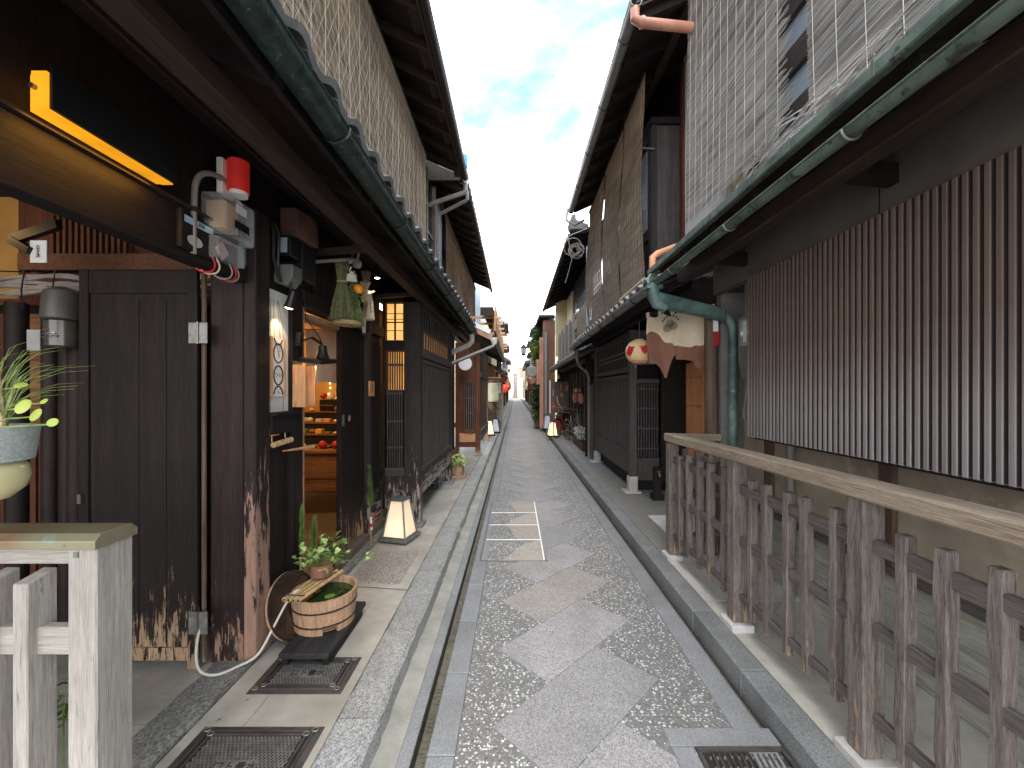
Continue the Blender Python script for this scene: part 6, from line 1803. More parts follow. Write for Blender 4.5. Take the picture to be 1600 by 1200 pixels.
# ground roof with gable end
soffit(L2, -.50, 2.80, -1.45, 3.25, 9.3, 16.3, m_soffit, m_rafter, .5, .05, .07)
tile_roof(L2, -.48, 2.90, -1.45, 3.36, 9.28, 16.3, m_tile, w=.26, rows=3)
part(L2, 'gable_board', MB().bar((-.52, 9.27, 2.84), (-1.0, 9.27, 3.08), .03, .16), m_light)
part(L2, 'gable_plaster', MB().bar((-.56, 9.25, 2.95), (-.98, 9.25, 3.15), .02, .10), m_white)
gutter(L2, -.46, 2.82, .055, 9.25, 16.3, m_pvc)
part(L2, 'gutter_hopper', MB().lathe([(.05, -.10), (.075, -.02), (.08, .05)], (-.47, 9.2, 2.76), 14), m_pvcw, smooth=True)
part(L2, 'sloping_pipe', MB().tube([(-.47, 9.2, 2.70), (-.49, 9.17, 2.62), (-.56, 9.1, 2.58), (-1.33, 8.5, 2.18), (-1.38, 8.45, 2.14), (-1.38, 8.45, .12)], .038, 12), m_pvc, smooth=True)
part(L2, 'sloping_pipe', MB().tube([(-.80, 7.56, 2.66), (-.80, 7.57, 2.52), (-.86, 7.58, 2.46), (-1.30, 7.6, 2.28), (-1.42, 7.6, 2.25)], .045, 12), m_pvcw, smooth=True)
part(L2, 'junction_box', MB().box(-1.37, -1.25, 7.8, 7.9, 2.22, 2.36).box(-1.36, -1.28, 7.8, 7.9, 2.42, 2.5), m_greym, .005)
part(L2, 'cable_bends', MB().tube([(-1.36, 8.2, 2.1), (-1.34, 8.15, 2.25), (-1.28, 8.1, 2.25), (-1.26, 8.1, 2.05)], .012, 7), m_cable)
t = thing('round_sign', 'white round disc sign behind the sloping pipe on the red-brown house', 'sign', (-1.2, 9.3, 2.2))
part(t, 'disc', MB().lathe([(.15, -.02), (.155, 0), (.15, .02)], (-1.14, 9.35, 2.24), 28, Matrix.Rotation(R(90), 3, 'X')), m_white)
part(t, 'hanger', MB().bar((-1.14, 9.35, 2.39), (-1.14, 9.35, 2.6), .015), m_black)
# upper storey
part(L2, 'gable_infill', MB().box(-2.3, -.98, 7.30, 7.345, 5.37, 5.75), m_dark)
part(L2, 'upper_wall', MB().box(-1.65, -1.5, 7.5, 15.2, 3.0, 5.7), m_dark)
soffit(L2, -.90, 5.30, -1.6, 5.62, 7.35, 14.9, m_soffit, m_rafter, .5, .05, .08)
tile_roof(L2, -.85, 5.40, -1.5, 5.68, 7.3, 14.95, m_tileD, w=.26, rows=2)
gutter(L2, -.86, 5.25, .045, 7.3, 14.9, m_pvcb, m_steel, .9)
part(L2, 'gutter_pipe', MB().tube([(-.86, 7.35, 5.2), (-.86, 7.35, 5.05), (-.92, 7.37, 5.02), (-1.38, 7.48, 4.84), (-1.42, 7.5, 4.78), (-1.42, 7.5, 3.3)], .03, 10), m_pvc, smooth=True)
part(L2, 'wall_plate', MB().box(-1.50, -1.43, 8.0, 14.9, 5.28, 5.36), m_redY)
part(L2, 'window_glass', MB().box(-1.49, -1.48, 7.55, 8.25, 3.3, 5.2), m_glass)
blind('tan reed blind on the upper floor of the second left house', -1.42, 8.35, 14.6, 3.05, 5.27, reed('tan_reed', (.24, .16, .10), (.55, .42, .29)), m_cord2, .009, .0045, .35, seed=21, group='reed blinds over the upper floors')
# cedar balcony
t = thing('cedar_balcony', 'bright cedar plank balcony with crossing poles over the red-brown house', 'balcony', (-.6, 11, 3))
for i in range(26):
    a = 9.25 + i * .27
    part(t, 'plank', MB().box(-.47, -.445, a, a + .25, 2.98, 3.58 - .0 * i), m_orange, .002)
part(t, 'top_rail', MB().box(-.74, -.475, 9.2, 16.3, 3.40, 3.44), m_brown)
part(t, 'end_board', MB().box(-.78, -.48, 9.17, 9.2, 3.30, 3.50), m_brown)
for i in range(9):
    a = 9.4 + i * .85
    part(t, 'pole', MB().box(-1.12, -.30, a, a + .045, 3.28, 3.33), m_orangeX)
    part(t, 'post', MB().box(-.52, -.478, a + .1, a + .15, 2.9, 3.40), m_orange)
single('blue_tarpaulin', MB().box(-.92, -.815, 6.9, 7.02, 5.40, 5.62), plain('blue_plastic', (.03, .22, .6), .5), 'blue plastic sheet peeking over the end of the upper left eave', 'tarpaulin', (-.86, 6.95, 5.4), bevel=.02)
single('blue_sheet', MB().box(-.47, -.42, 16.3, 16.8, 2.55, 2.85), plain('blue_plastic2', (.03, .22, .6), .5), 'small blue sheet at the far end of the cedar balcony', 'sheet', (-.45, 16.5, 2.5))
part(L2, 'glass_lift_shaft', MB().box(-1.75, -1.30, 15.4, 16.2, 3.0, 5.9), m_glassB)

# hanging long paper lantern
t = thing('long_lantern', 'big pale green cylindrical paper lantern hanging at the left beyond the red-brown house', 'lantern', (-.72, 12.9, 2))
pr = []
for k in range(25):
    z = -.30 + .60 * k / 24; e = min(1, (1 - abs(z) / .32) * 4) ** .5
    pr.append((.115 + .075 * e + .002 * (k % 2), z))
part(t, 'paper_body', MB().lathe(pr, (-.71, 12.9, 1.58), 28), m_paperG, smooth=True)
part(t, 'cap', MB().lathe([(.12, .30), (.12, .33)], (-.71, 12.9, 1.58), 20).lathe([(.12, -.33), (.12, -.30)], (-.71, 12.9, 1.58), 20), m_black)
part(t, 'little_roof', MB().box(-1.0, -.45, 12.7, 13.2, 2.02, 2.05), m_steel)
part(t, 'bracket', MB().bar((-.9, 12.9, 1.95), (-.5, 12.9, 1.95), .03).bar((-.71, 12.9, 1.9), (-.71, 12.9, 2.02), .02), m_orange)
# pot by left bay
t = thing('bucket_planter', 'low wooden planter of yellow-green leaves at the far foot of the left bay', 'potted plant', (-1.0, 7.2, WK))
part(t, 'board', MB().box(-1.17, -.86, 7.05, 7.38, WK + .004, WK + .04), m_light, .003)
for k in range(16):
    a0, a1 = 2 * math.pi * k / 16 + .01, 2 * math.pi * (k + 1) / 16 - .01
    vs = [(-1.02 + r * math.cos(a), 7.2 + r * math.sin(a), z) for (r, z) in ((.11, .145), (.13, .30)) for a in (a0, a1)] + [(-1.02 + (r - .014) * math.cos(a), 7.2 + (r - .014) * math.sin(a), z) for (r, z) in ((.11, .145), (.13, .30)) for a in (a0, a1)]
    part(t, 'stave', MB().add(vs, [(0, 1, 3, 2), (4, 6, 7, 5), (2, 3, 7, 6), (0, 4, 5, 1), (0, 2, 6, 4), (1, 5, 7, 3)]), m_tub)
part(t, 'soil', MB().lathe([(.115, .26), (.115, .275)], (-1.02, 7.2, 0), 16), m_dk)
single_leaves(t, (-1.02, 7.18, .38), (.17, .15, .10), 95, .07, .05, (m_yleaf, m_ivy), 31)
t = thing('dark_hose_coil', 'dark tangled hose and fittings lying under the far end of the left bay', 'hose', (-1.25, 6.2, WK))
part(t, 'coil', MB().tube([(-1.3 + .13 * math.cos(k * .6), 6.2 + .16 * math.sin(k * .6), .14 + .006 * k) for k in range(30)], .012, 6), m_cableB)

# ================================================================ RIGHT SIDE BEYOND
R3 = thing('black_shop_house', 'third right house, black boarded shop under a small tiled roof', 'house', (1.9, 12, WK))
part(R3, 'shop_wall', MB().box(1.95, 2.05, 9.4, 15.9, WK, 2.7), m_dark)
for i in range(9):
    a = 9.6 + i * .7
    part(R3, 'wall_post', MB().box(1.90, 1.949, a, a + .07, WK, 2.6), m_dk if i % 2 else m_dark)
part(R3, 'shop_return_wall', MB().box(1.62, 2.3, 9.44, 9.50, WK, 2.6), m_dark)
lattice(R3, 'wall_batten', 'x', 1.935, 10.4, 14.6, .2, 2.2, .05, .06, m_grey, .02)
part(R3, 'eave_beam', MB().box(1.75, 1.83, 9.1, 15.8, 2.35, 2.45), m_fenceY)
tile_roof(R3, 1.32, 2.46, 2.2, 2.86, 9.05, 15.7, m_tile, rows=3)
soffit(R3, 1.34, 2.40, 2.2, 2.80, 9.05, 15.7, m_soffit, m_fence, .5, .05, .07)
gutter(R3, 1.31, 2.39, .045, 9.0, 15.7, m_pvc)
part(R3, 'curved_downpipe', MB().tube([(1.36, 9.0, 2.42), (1.37, 9.0, 2.26), (1.43, 9.02, 2.15), (1.58, 9.05, 2.04), (1.63, 9.07, 1.9), (1.64, 9.07, .12)], .032, 10).lathe([(.045, 2.42), (.07, 2.52)], (1.36, 9.0, 0), 12), m_pvc, smooth=True)
part(R3, 'upper_wall', MB().box(1.95, 2.1, 9.0, 16, 2.8, 5.3), plain('blue_black_board', (.04, .048, .06), .8, 0, .3))
part(R3, 'end_wall', MB().box(1.63, 2.4, 15.92, 15.98, WK, 2.8), m_dark)
part(R3, 'cream_panel', MB().box(1.5, 1.93, 15.2, 15.25, 2.9, 5.0), m_cream)
part(R3, 'cream_wall', MB().box(1.90, 1.945, 13.6, 15.2, 2.85, 4.95), m_cream)
soffit(R3, 1.16, 4.80, 2.05, 5.2, 8.6, 16.2, m_soffit, m_darkX, .5, .05, .07)
part(R3, 'roof_bed', MB().bar((1.13, 12.4, 4.86), (2.1, 12.4, 5.30), 7.6, .03), m_tileD)
tile_roof(R3, 1.12, 4.88, 1.6, 5.1, 8.6, 16.2, m_tileD, rows=1)
gutter(R3, 1.12, 4.80, .05, 8.6, 16.2, m_pvcb)
part(R3, 'ridge_end_tile', MB().prism([(1.12, 4.90), (1.08, 5.0), (1.16, 5.22), (1.24, 5.24), (1.24, 5.12), (1.5, 5.02), (1.5, 4.9)], 'xz', 8.35, 8.55), m_tileD, .02)
part(R3, 'window_frame', MB().box(1.88, 1.94, 9.4, 13.2, 3.9, 4.0).box(1.88, 1.94, 9.4, 13.2, 4.4, 4.48), m_brown)
for k in range(6): part(R3, 'window', MB().box(1.90, 1.93, 9.5 + k * .6, 10.0 + k * .6, 3.4, 4.4), m_glass)
part(R3, 'pale_pipe', MB().tube([(1.55, 8.75, 3.0), (1.55, 8.75, 4.7)], .035, 10), plain('pale_blue_pvc', (.42, .48, .58), .45))
wc = MB(); rr = random.Random(9)
for k in range(7):
    c0 = Vector((1.22 + rr.uniform(-.06, .1), 8.4, 4.55 + rr.uniform(-.1, .1))); r_ = rr.uniform(.08, .2)
    wc.tube([c0 + Vector((r_ * math.cos(a), rr.uniform(-.02, .02), r_ * math.sin(a))) for a in [j * .55 for j in range(12)]], .008, 5)
wc.tube([(.92, 8.3, 4.66), (1.15, 8.3, 4.78), (1.45, 8.3, 4.9)], .012, 6)
wc.tube([(1.08, 8.4, 4.8), (1.16, 8.4, 4.3), (1.04, 8.5, 3.85)], .008, 5)
wc.tube([(1.2, 8.0, 5.25), (1.02, 8.0, 5.15), (1.0, 8.0, 4.95), (1.15, 8.0, 4.85), (1.35, 8.0, 4.95)], .025, 7)
single('cable_tangle', wc, m_cable, 'tangle of grey cables under the gable of the third right house', 'cables', (1.2, 8.4, 4.5))
bl = thing('plank_balcony', 'weathered plank and paling balcony above the tiled roof, right side', 'balcony', (1.6, 10, 2.9))
for i in range(10): part(bl, 'paling', MB().box(1.52, 1.55, 8.85 + i * .13, 8.93 + i * .13, 2.72, 3.55), m_frail, .003)
for i in range(9):
    a = 10.2 + i * .42
    part(bl, 'weathered_plank', MB().prism([(a, 2.62), (a + .4, 2.62), (a + .37, 3.5 - .05 * (i % 3)), (a + .02, 3.55 - .07 * (i % 2))], 'yz', 1.46 + .02 * (i % 2), 1.49 + .02 * (i % 2)), m_fence if i % 2 else m_silver)
part(bl, 'rail', MB().box(1.56, 1.60, 8.85, 14.0, 3.15, 3.22), m_fenceY)
# hanging shop sign
t = thing('shop_sign', 'grey-brown wooden shop sign with golden brushwork hanging over the right walkway', 'sign', (1.65, 14.6, 1.3))
part(t, 'board', MB().box(1.26, 2.02, 14.6, 14.66, .84, 1.96), wood('grey_sign_wood', (.07, .055, .05), (.17, .14, .125), 'Z'), .005)
part(t, 'light_edge', MB().box(1.225, 1.258, 14.58, 14.68, .82, 2.0), m_white)
part(t, 'brush_stroke', MB().tube([(1.50, 14.585, 1.45), (1.49, 14.585, 1.35), (1.53, 14.585, 1.18), (1.62, 14.585, 1.05), (1.72, 14.585, .93)], [.018, .03, .022, .018, .005], 6).tube([(1.62, 14.585, 1.50), (1.66, 14.585, 1.56), (1.71, 14.585, 1.48), (1.67, 14.585, 1.40), (1.62, 14.585, 1.45), (1.62, 14.585, 1.50)], .018, 6).tube([(1.60, 14.585, 1.86), (1.64, 14.585, 1.80), (1.60, 14.585, 1.74), (1.65, 14.585, 1.66)], [.01, .02, .016, .012], 6), m_gold)
text(t, '京\n味', .12, (1.84, 14.58, 1.72), (R(90), 0, 0), m_gold)
text(t, '祇\n園\n料\n理\n店', .055, (1.36, 14.58, 1.55), (R(90), 0, 0), m_gold)
part(t, 'red_seal', MB().box(1.32, 1.42, 14.585, 14.598, .96, 1.18), m_redp, .01)
text(t, 'のむ', .05, (1.37, 14.58, 1.07), (R(90), 0, 0), m_wht)
t = thing('spot_lamp', 'small pale lamp above the hanging shop sign', 'lamp', (1.55, 14.4, 2.1))
part(t, 'housing', MB().lathe([(.05, -.06), (.06, 0), (.04, .08)], (1.52, 14.4, 2.12), 12), m_pvcw, smooth=True)
part(t, 'arm', MB().bar((1.52, 14.4, 2.2), (1.8, 14.5, 2.3), .02), m_black)
t = thing('poster_boards', 'reddish lit menu boards on the black shop wall', 'menu boards', (1.9, 12, 1.5))
for i in range(4):
    a = 11.5 + .42 * i
    p_ = part(t, 'menu_board', MB().box(1.86, 1.90, a, a + .34, 1.15 if i % 2 else 1.3, 1.75), m_brown)
    for k in range(3): part(p_, 'photo', MB().box(1.852, 1.859, a + .04, a + .30, 1.33 + .13 * k, 1.43 + .13 * k), (m_redp, m_cloth, m_salmon)[(i + k) % 3])
for i, l_ in enumerate(('pale red small paper lantern on the black shop wall, nearer', 'pale red small paper lantern on the black shop wall, farther')):
    single('paper_lantern', MB().lathe([(.04, -.14), (.08, -.08), (.09, 0), (.08, .08), (.04, .14)], (0, 0, 0), 14).v and MB().lathe([(.04, -.14), (.08, -.08), (.09, 0), (.08, .08), (.04, .14)], (1.76, 10.9 + 1.1 * i, 1.42), 14), m_salmon, l_, 'lantern', (1.76, 10.9 + 1.1 * i, 1.42), group='small red lanterns on the black shop', smooth=True)
t = thing('red_stand_box', 'red upright box standing under the shop sign', 'box', (1.6, 15, WK))
part(t, 'body', MB().box(1.50, 1.74, 15.0, 15.25, WK + .02, .72), m_redp, .01)
part(t, 'top', MB().box(1.49, 1.75, 14.99, 15.26, .721, .76), m_salmon, .01)


def bicycle(label, x, y, rz, mat):
    t = thing('bicycle', label, 'bicycle', (x, y, WK), None, rz)
    wr_ = .31
    for k, yy in enumerate((-.52, .52)):
        w_ = part(t, 'wheel', MB().tube([(0, yy + wr_ * math.cos(a), wr_ + wr_ * math.sin(a)) for a in [2 * math.pi * j / 24 for j in range(25)]], .018, 6), m_cableB, world=False)
        sp_ = MB()
        for j in range(14):
            a = 2 * math.pi * j / 14
            sp_.bar((0, yy, wr_), (0, yy + (wr_ - .02) * math.cos(a), wr_ + (wr_ - .02) * math.sin(a)), .003)
        part(w_, 'spokes', sp_, m_steel, world=False)
        part(w_, 'hub', MB().tube([(-.04, yy, wr_), (.04, yy, wr_)], .02, 8), m_steel, world=False)
        part(t, 'mudguard', MB().tube([(0, yy + (wr_ + .03) * math.cos(a), wr_ + (wr_ + .03) * math.sin(a)) for a in [R(20 + 12 * j) for j in range(12)]], .016, 5), mat, world=False)
    fr = MB()
    for a, b_ in (((0, -.52, .31), (0, -.38, .86)), ((0, -.40, .72), (0, .06, .28)), ((0, .06, .28), (0, .20, .78)), ((0, -.39, .80), (0, .12, .50)), ((0, .52, .31), (0, .06, .28)), ((0, .52, .31), (0, .17, .68))):
        fr.tube([a, b_], .015, 8)
    part(t, 'frame', fr, mat, world=False)
    part(t, 'handlebar', MB().tube([(-.26, -.22, .98), (-.2, -.34, 1.0), (0, -.38, .98), (.2, -.34, 1.0), (.26, -.22, .98)], .012, 7).tube([(0, -.38, .84), (0, -.38, .98)], .012, 7), m_steel, world=False)
    part(t, 'saddle', MB().lathe([(.02, -.03), (.08, -.01), (.09, .02), (.03, .035)], (0, .22, .85), 12, sy=1.5).tube([(0, .20, .76), (0, .21, .83)], .012, 6), m_cableB, smooth=True, world=False)
    bk = MB()
    for k in range(7):
        u = -.15 + .05 * k
        bk.bar((u, -.76, .66), (u, -.76, .86), .004).bar((u, -.48, .66), (u, -.48, .86), .004)
    for z in (.66, .74, .86): bk.bar((-.15, -.76, z), (.15, -.76, z), .005).bar((-.15, -.48, z), (.15, -.48, z), .005).bar((-.15, -.76, z), (-.15, -.48, z), .005).bar((.15, -.76, z), (.15, -.48, z), .005)
    part(t, 'basket', bk, m_steel, world=False)
    part(t, 'pedals', MB().bar((-.12, .06, .16), (-.04, .06, .16), .06, .02).bar((.04, .06, .40), (.12, .06, .40), .06, .02).bar((0, .06, .16), (0, .06, .40), .015), m_ironL, world=False)
    return t


bicycle('bicycle with steel basket parked against the black shop wall', 1.72, 12.2, R(12), m_steel)
bicycle('darker bicycle behind the one with the basket, by the red box', 1.62, 13.7, R(-30), m_black)
t = thing('flower_planter', 'planter of pale dried flowers along the black shop wall', 'planter', (1.8, 11, WK))
part(t, 'trough', MB().box(1.68, 1.88, 10.2, 11.9, WK + .004, .32), m_brown, .01)
foliage(t, 'pale_flowers', (1.76, 11.0, .48), (.14, .85, .2), 420, .05, .04, m_wht, 41)
foliage(t, 'green_leaves', (1.78, 11.0, .40), (.12, .85, .14), 260, .06, .03, m_leaf, 42)
t = thing('ground_plants', 'low green plants around the small lit lantern on the right', 'plants', (1.45, 14.2, WK))
foliage(t, 'leaves', (1.45, 14.3, .18), (.38, .3, .09), 500, .05, .035, m_leaf, 43)

# brick-red column house with ivy
R4 = thing('brick_red_house', 'fourth right house with brick-red pillar, dark pipe and climbing vine', 'house', (1.4, 18, WK))
part(R4, 'pillar', MB().box(1.0, 1.14, 16.6, 17.0, WK, 3.8), m_salmon)
part(R4, 'red_wall', MB().box(1.141, 1.62, 16.62, 16.9, WK, 4.5), m_brick)
part(R4, 'pillar_block', MB().box(.86, 1.0, 16.5, 17.0, 1.9, 2.9), m_salmon)
part(R4, 'dark_pipe', MB().tube([(1.20, 16.42, WK), (1.20, 16.42, 4.0)], .06, 10).bar((.9, 16.42, 3.6), (1.3, 16.42, 3.6), .04), m_greym)
part(R4, 'side_wall', MB().box(1.30, 1.45, 17.0, 22, WK, 4.6), m_brick)
part(R4, 'eave', MB().box(.95, 1.6, 16.5, 22, 4.6, 4.7), m_soffit)
gutter(R4, .95, 4.55, .05, 16.5, 22, m_pvcb)
v = thing('climbing_vine', 'dense dark green vine covering the wall beyond the brick-red pillar', 'vine', (1.0, 17.5, WK))
foliage(v, 'leaves', (.98, 18.6, 1.5), (.22, 1.3, 1.5), 2600, .12, .09, m_vine, 51)
foliage(v, 'upper_leaves', (.98, 18.4, 3.7), (.28, 1.1, .95), 1700, .12, .09, m_vine, 52)
foliage(v, 'bright_leaves', (.90, 18.0, 3.4), (.25, .8, .45), 300, .13, .10, m_yleaf, 53)
foliage(v, 'low_leaves', (.95, 18.0, .55), (.2, .8, .3), 350, .13, .10, m_leaf, 54)
part(v, 'trunk', MB().tube([(1.15, 18, WK), (1.12, 18.1, 2), (1.15, 18.3, 4.4)], .04, 6), m_brown)
part(v, 'pot', MB().lathe([(.12, WK), (.16, .4)], (1.0, 17.6, 0), 14), m_brick)
t = thing('street_lamp', 'black street lamp on a curved bracket arm over the lane', 'street lamp', (.5, 17, 3.4))
part(t, 'arm', MB().tube([(1.1, 16.7, 3.30), (.9, 16.7, 3.45), (.6, 16.7, 3.62), (.38, 16.7, 3.66), (.22, 16.7, 3.60)], .018, 7), m_black)
part(t, 'hanger', MB().tube([(.34, 16.7, 3.66), (.34, 16.7, 3.52)], .012, 6), m_black)
part(t, 'lamp_body', MB().lathe([(.07, 3.12), (.095, 3.15), (.10, 3.40)], (.34, 16.7, 0), 8), m_glass)
part(t, 'lamp_cap', MB().lathe([(.13, 3.402), (.13, 3.42), (.05, 3.50), (.01, 3.53)], (.34, 16.7, 0), 8), m_black)
part(t, 'lamp_base', MB().lathe([(.05, 3.06), (.09, 3.10), (.09, 3.118)], (.34, 16.7, 0), 8), m_black)
fb_ = MB()
for k in range(8):
    a = k * math.pi / 4; fb_.bar((.34 + .098 * math.cos(a), 16.7 + .098 * math.sin(a), 3.12), (.34 + .103 * math.cos(a), 16.7 + .103 * math.sin(a), 3.40), .01)
part(t, 'lamp_frame', fb_, m_black)
t = thing('round_hanging_sign', 'round grey-green relief sign on a bracket over a pink flower pot', 'sign', (.7, 16.8, 2.5))
part(t, 'disc', MB().lathe([(.23, -.03), (.245, 0), (.23, .03)], (.68, 16.6, 2.42), 28, Matrix.Rotation(R(90), 3, 'X')), m_greym)
part(t, 'face', MB().lathe([(.19, -.04), (.20, -.034)], (.68, 16.6, 2.42), 28, Matrix.Rotation(R(-90), 3, 'X')), m_ironL)
part(t, 'relief', MB().tube([(.6, 16.55, 2.4), (.66, 16.55, 2.52), (.72, 16.55, 2.36), (.78, 16.55, 2.5)], .012, 5), m_verdL)
part(t, 'bracket', MB().bar((.3, 16.7, 2.75), (1.1, 16.7, 2.75), .025), m_black)
part(t, 'pink_pot', MB().lathe([(.16, 1.93), (.22, 2.14), (.20, 2.15)], (.68, 16.62, 0), 16), m_salmon, smooth=True)

# ================================================================ LEFT BEYOND
L3 = thing('ochre_gate_house', 'third left house with orange timber, ochre render and leaning grey boards', 'house', (-1.2, 15, WK))
part(L3, 'render_wall', MB().box(-1.4, -1.25, 12.6, 19.5, WK, 3.0), m_orange)
part(L3, 'upper_render', MB().box(-1.5, -.95, 16.4, 21, 2.6, 4.4), m_cream)
part(L3, 'salmon_bay', MB().box(-1.25, -.75, 15.0, 15.1, 2.0, 2.55), m_salmon)
part(L3, 'timber_post', MB().box(-1.24, -1.14, 13.4, 13.5, WK, 2.0).box(-1.24, -1.14, 15.4, 15.5, WK, 2.0), m_orange)
part(L3, 'lean_boards', MB().bar((-1.1, 15.6, .8), (-.62, 16.8, .12), .03, .5).bar((-1.0, 16.2, 1.3), (-.65, 16.4, .9), .05, .05), m_fence)
part(L3, 'grey_boards', MB().box(-.80, -.55, 17.4, 17.48, WK, 1.28), m_silver, .01)
part(L3, 'iron_railing', MB().bar((-1.1, 15.3, .75), (-.65, 15.3, .75), .02).bar((-1.0, 15.3, .1), (-1.0, 15.3, .75), .02).bar((-.75, 15.3, .1), (-.75, 15.3, 1.2), .02), m_black)
part(L3, 'low_roof', MB().bar((-.35, 17.0, 2.35), (-1.2, 17.0, 2.75), 3.4, .06), m_tileD)
part(L3, 'low_roof_end', MB().bar((-.36, 15.3, 2.30), (-1.2, 15.3, 2.70), .05, .06), m_fenceY)
part(L3, 'buff_panel', MB().box(-.98, -.55, 18.2, 18.3, .3, 2.2), plain('buff_render', (.45, .40, .28), .85))
t = thing('white_box_sign', 'small white vertical box sign with dark characters, left beyond the long lantern', 'sign', (-.65, 15.6, 2))
part(t, 'box', MB().box(-.74, -.56, 15.6, 15.7, 1.55, 1.95), m_white, .005)
text(t, '茶\n屋', .14, (-.65, 15.595, 1.75), (R(90), 0, 0), m_ink)
single('red_paper_lantern', MB().lathe([(.06, -.19), (.13, -.13), (.17, 0), (.13, .13), (.06, .19)], (-.50, 19.5, 1.75), 18), emis('red_lantern', (.8, .05, .03), .25, (.7, .04, .03)), 'round red paper lantern on the left in front of a dark doorway', 'lantern', (-.5, 19.5, 1.75), smooth=True)

# rows of small far houses, each its own thing
fars = [m_cream, m_orange, m_brick, m_salmon, m_greym, m_dark, m_white, m_red, plain('pink_grey_render', (.42, .33, .3), .85), plain('tan_render', (.38, .29, .18), .85)]
desc = ['cream rendered', 'orange timber', 'brick-red', 'salmon rendered', 'grey rendered', 'black timber', 'white rendered', 'red-brown timber', 'pinkish grey', 'tan rendered']


def far_house(side, x, y0, y1, h, k, n):
    lab = '%s house with tiled eaves, %s along the %s side beyond the %s' % (desc[k], ('nearest', 'second', 'third', 'fourth', 'fifth', 'sixth', 'seventh', 'eighth', 'farthest')[n], 'left' if side < 0 else 'right', 'cream render house' if side < 0 else 'climbing vine')
    t = thing('row_house', lab, 'house', (x, (y0 + y1) / 2, WK), 'small houses closing the far end of the lane')
    w = side
    part(t, 'wall', MB().box(x, x + w * 3, y0 + .05, y1 - .05, WK, h), fars[k])
    part(t, 'low_roof', MB().bar((x - w * .45, (y0 + y1) / 2, 2.45), (x + w * .1, (y0 + y1) / 2, 2.75), y1 - y0 - .3, .07), m_tileD)
    part(t, 'roof', MB().prism([(x - w * .5, h), (x + w * 1.5, h + 1.0), (x + w * 3.2, h), (x + w * 3.2, h - .06), (x - w * .5, h - .08)], 'xz', y0, y1 - .02), m_tile)
    part(t, 'front_gutter', MB().box(x - w * .52, x - w * .46, y0, y1, h - .14, h - .06), m_pvcb)
    m_ = (y0 + y1) / 2
    if n % 2: part(t, 'hanging_blind', MB().box(x - w * .18, x - w * .15, m_ - 1.2, m_ + 1.0, 2.9, 4.6), m_reedB)
    for yy in (m_ - 1.1, m_ + .5):
        f_ = part(t, 'window', MB().box(x - w * .04, x - w * .005, yy, yy + .9, 3.3, 4.3), m_dark)
        part(f_, 'pane', MB().box(x - w * .05, x - w * .041, yy + .08, yy + .82, 3.38, 4.22), m_glassB if (k + n) % 2 else m_glass)
    part(t, 'doorway', MB().box(x - w * .03, x - w * .004, m_ - .9, m_ + .1, WK, 2.1), m_dk)
    part(t, 'lattice_front', MB().box(x - w * .12, x - w * .004, m_ + .3, m_ + 1.6, .4, 2.0), m_red if k % 2 else m_grey)
    part(t, 'street_end_post', MB().box(x - w * .08, x + w * .05, y0, y0 + .12, WK, 2.6), m_orange if (n + k) % 3 == 0 else m_dark)


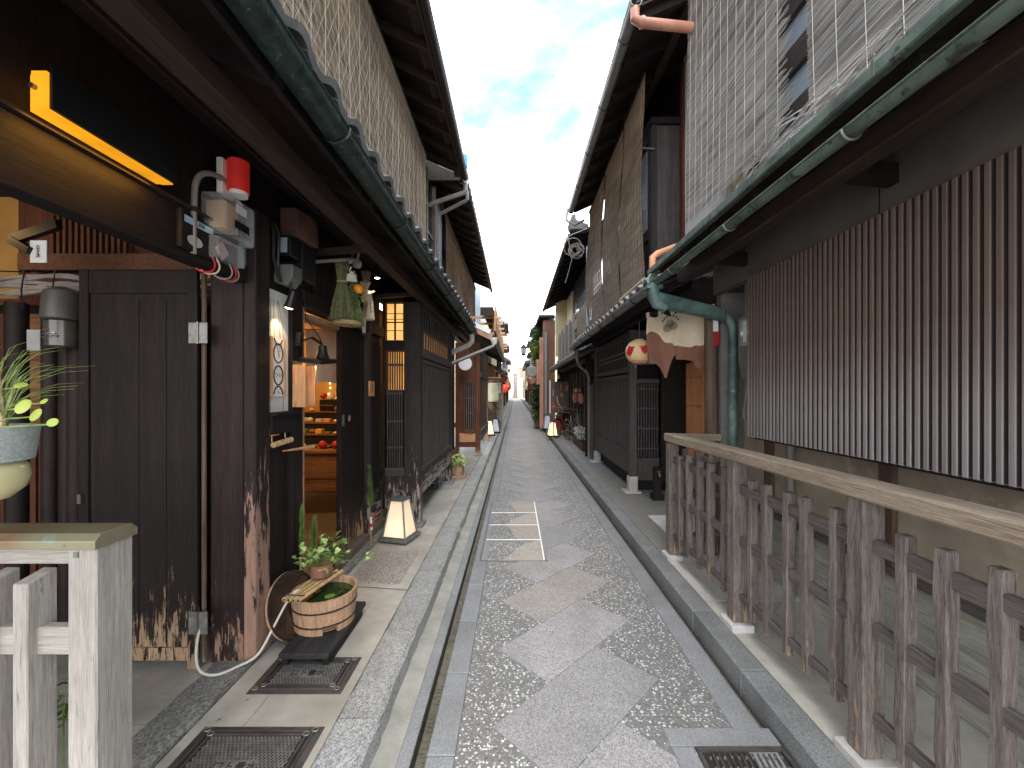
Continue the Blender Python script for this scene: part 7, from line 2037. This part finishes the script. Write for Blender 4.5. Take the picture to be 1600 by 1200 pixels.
yy = 19.6; ks = [9, 5, 8, 0, 7, 4, 2, 6, 1]
for n in range(9):
    L = 3.4 + n * .7; far_house(-1, -1.05 + (.18 if n % 2 else 0) - .04 * n, yy, yy + L, 5.0 + (n * 37 % 5) * .25, ks[n], n); yy += L
yy = 22.1; ks = [0, 5, 3, 9, 7, 4, 8, 1, 6]
for n in range(9):
    L = 3.2 + n * .7; far_house(1, 1.45 + (.0 if n % 2 else .12) + .03 * n, yy, yy + L, 4.8 + (n * 23 % 5) * .25, ks[n], n); yy += L
cl_s = ['white', 'red', 'cream', 'orange', 'dark', 'pink']; cm_ = [m_white, m_redp, m_cream, m_orange, m_black, m_salmon]
for n in range(14):
    s_ = -1 if n % 2 else 1; y_ = 21 + n * 2.4; k = n % 6
    x_ = (-.62 if s_ < 0 else 1.12) + rnd.uniform(-.08, .08)
    t = thing('projecting_sign', '%s sign over the far lane, %s, %s' % (cl_s[k], 'left side' if s_ < 0 else 'right side', ('nearest row', 'second row', 'third row', 'fourth row', 'fifth row', 'sixth row', 'last row')[n // 2]), 'sign', (x_, y_, 2.4), 'little signs projecting along the far lane')
    hh = rnd.uniform(.3, .7)
    part(t, 'panel', MB().box(x_ - .18, x_ + .18, y_, y_ + .08, 2.5 - hh, 2.5), cm_[k], .01)
    part(t, 'bracket', MB().bar((x_, y_ + .04, 2.53), (x_ - (.5 if s_ < 0 else -.5), y_ + .04, 2.53), .03), m_black)
for n in range(8):
    s_ = -1 if n % 2 else 1; y_ = 23 + n * 3.1; x_ = -.75 if s_ < 0 else 1.2
    t = thing('paper_lantern', '%s paper lantern under the far eaves, %s, %s' % (('red', 'cream')[n % 3 == 0], 'left' if s_ < 0 else 'right', ('nearest', 'second', 'third', 'farthest')[n // 2]), 'lantern', (x_, y_, 2), 'small lanterns under the far eaves')
    part(t, 'body', MB().lathe([(.06, 1.72), (.15, 1.8), (.17, 1.95), (.15, 2.1), (.06, 2.18)], (x_, y_, 0), 12), m_paperG if n % 3 == 0 else m_redp, smooth=True)
    part(t, 'cap', MB().lathe([(.06, 2.18), (.06, 2.22)], (x_, y_, 0), 8), m_black)


def block(label, x0, x1, y, h, mat, nf, nw, depth=8):
    t = thing('apartment_block', label, 'building', ((x0 + x1) / 2, y, 0))
    part(t, 'wall', MB().box(x0, x1, y, y + depth, -.1, h), mat)
    part(t, 'roof_parapet', MB().box(x0 - .1, x1 + .1, y - .1, y + depth, h + .002, h + .5), mat)
    me = mesh(MB().box(-.13, .13, -.08, -.002, 0, .8), 'window', m_glass)
    for f in range(nf):
        for k in range(nw):
            inst(t, 'window', me, (x0 + (x1 - x0) * (k + .5) / nw, y, 1.2 + f * (h - 1) / nf))


block('tall beige apartment tower closing the lane at the left', -3.3, -1.0, 112, 10.6, plain('beige_tile', (.55, .45, .38), .8), 5, 3)
block('low pinkish block at the very end of the lane', -.6, .7, 120, 6.6, fars[8], 4, 3)
block('cream block with small windows at the very end of the lane', .75, 1.9, 104, 4.6, fars[0], 3, 3)
block('small tan block behind the cream one at the end of the lane', 1.2, 2.4, 126, 8.8, fars[9], 5, 3)
block('tan office block at the far end of the lane, right', 2.2, 7, 108, 8.6, fars[9], 3, 4)
# background roofscape behind both rows
for s_ in (-1, 1):
    pass
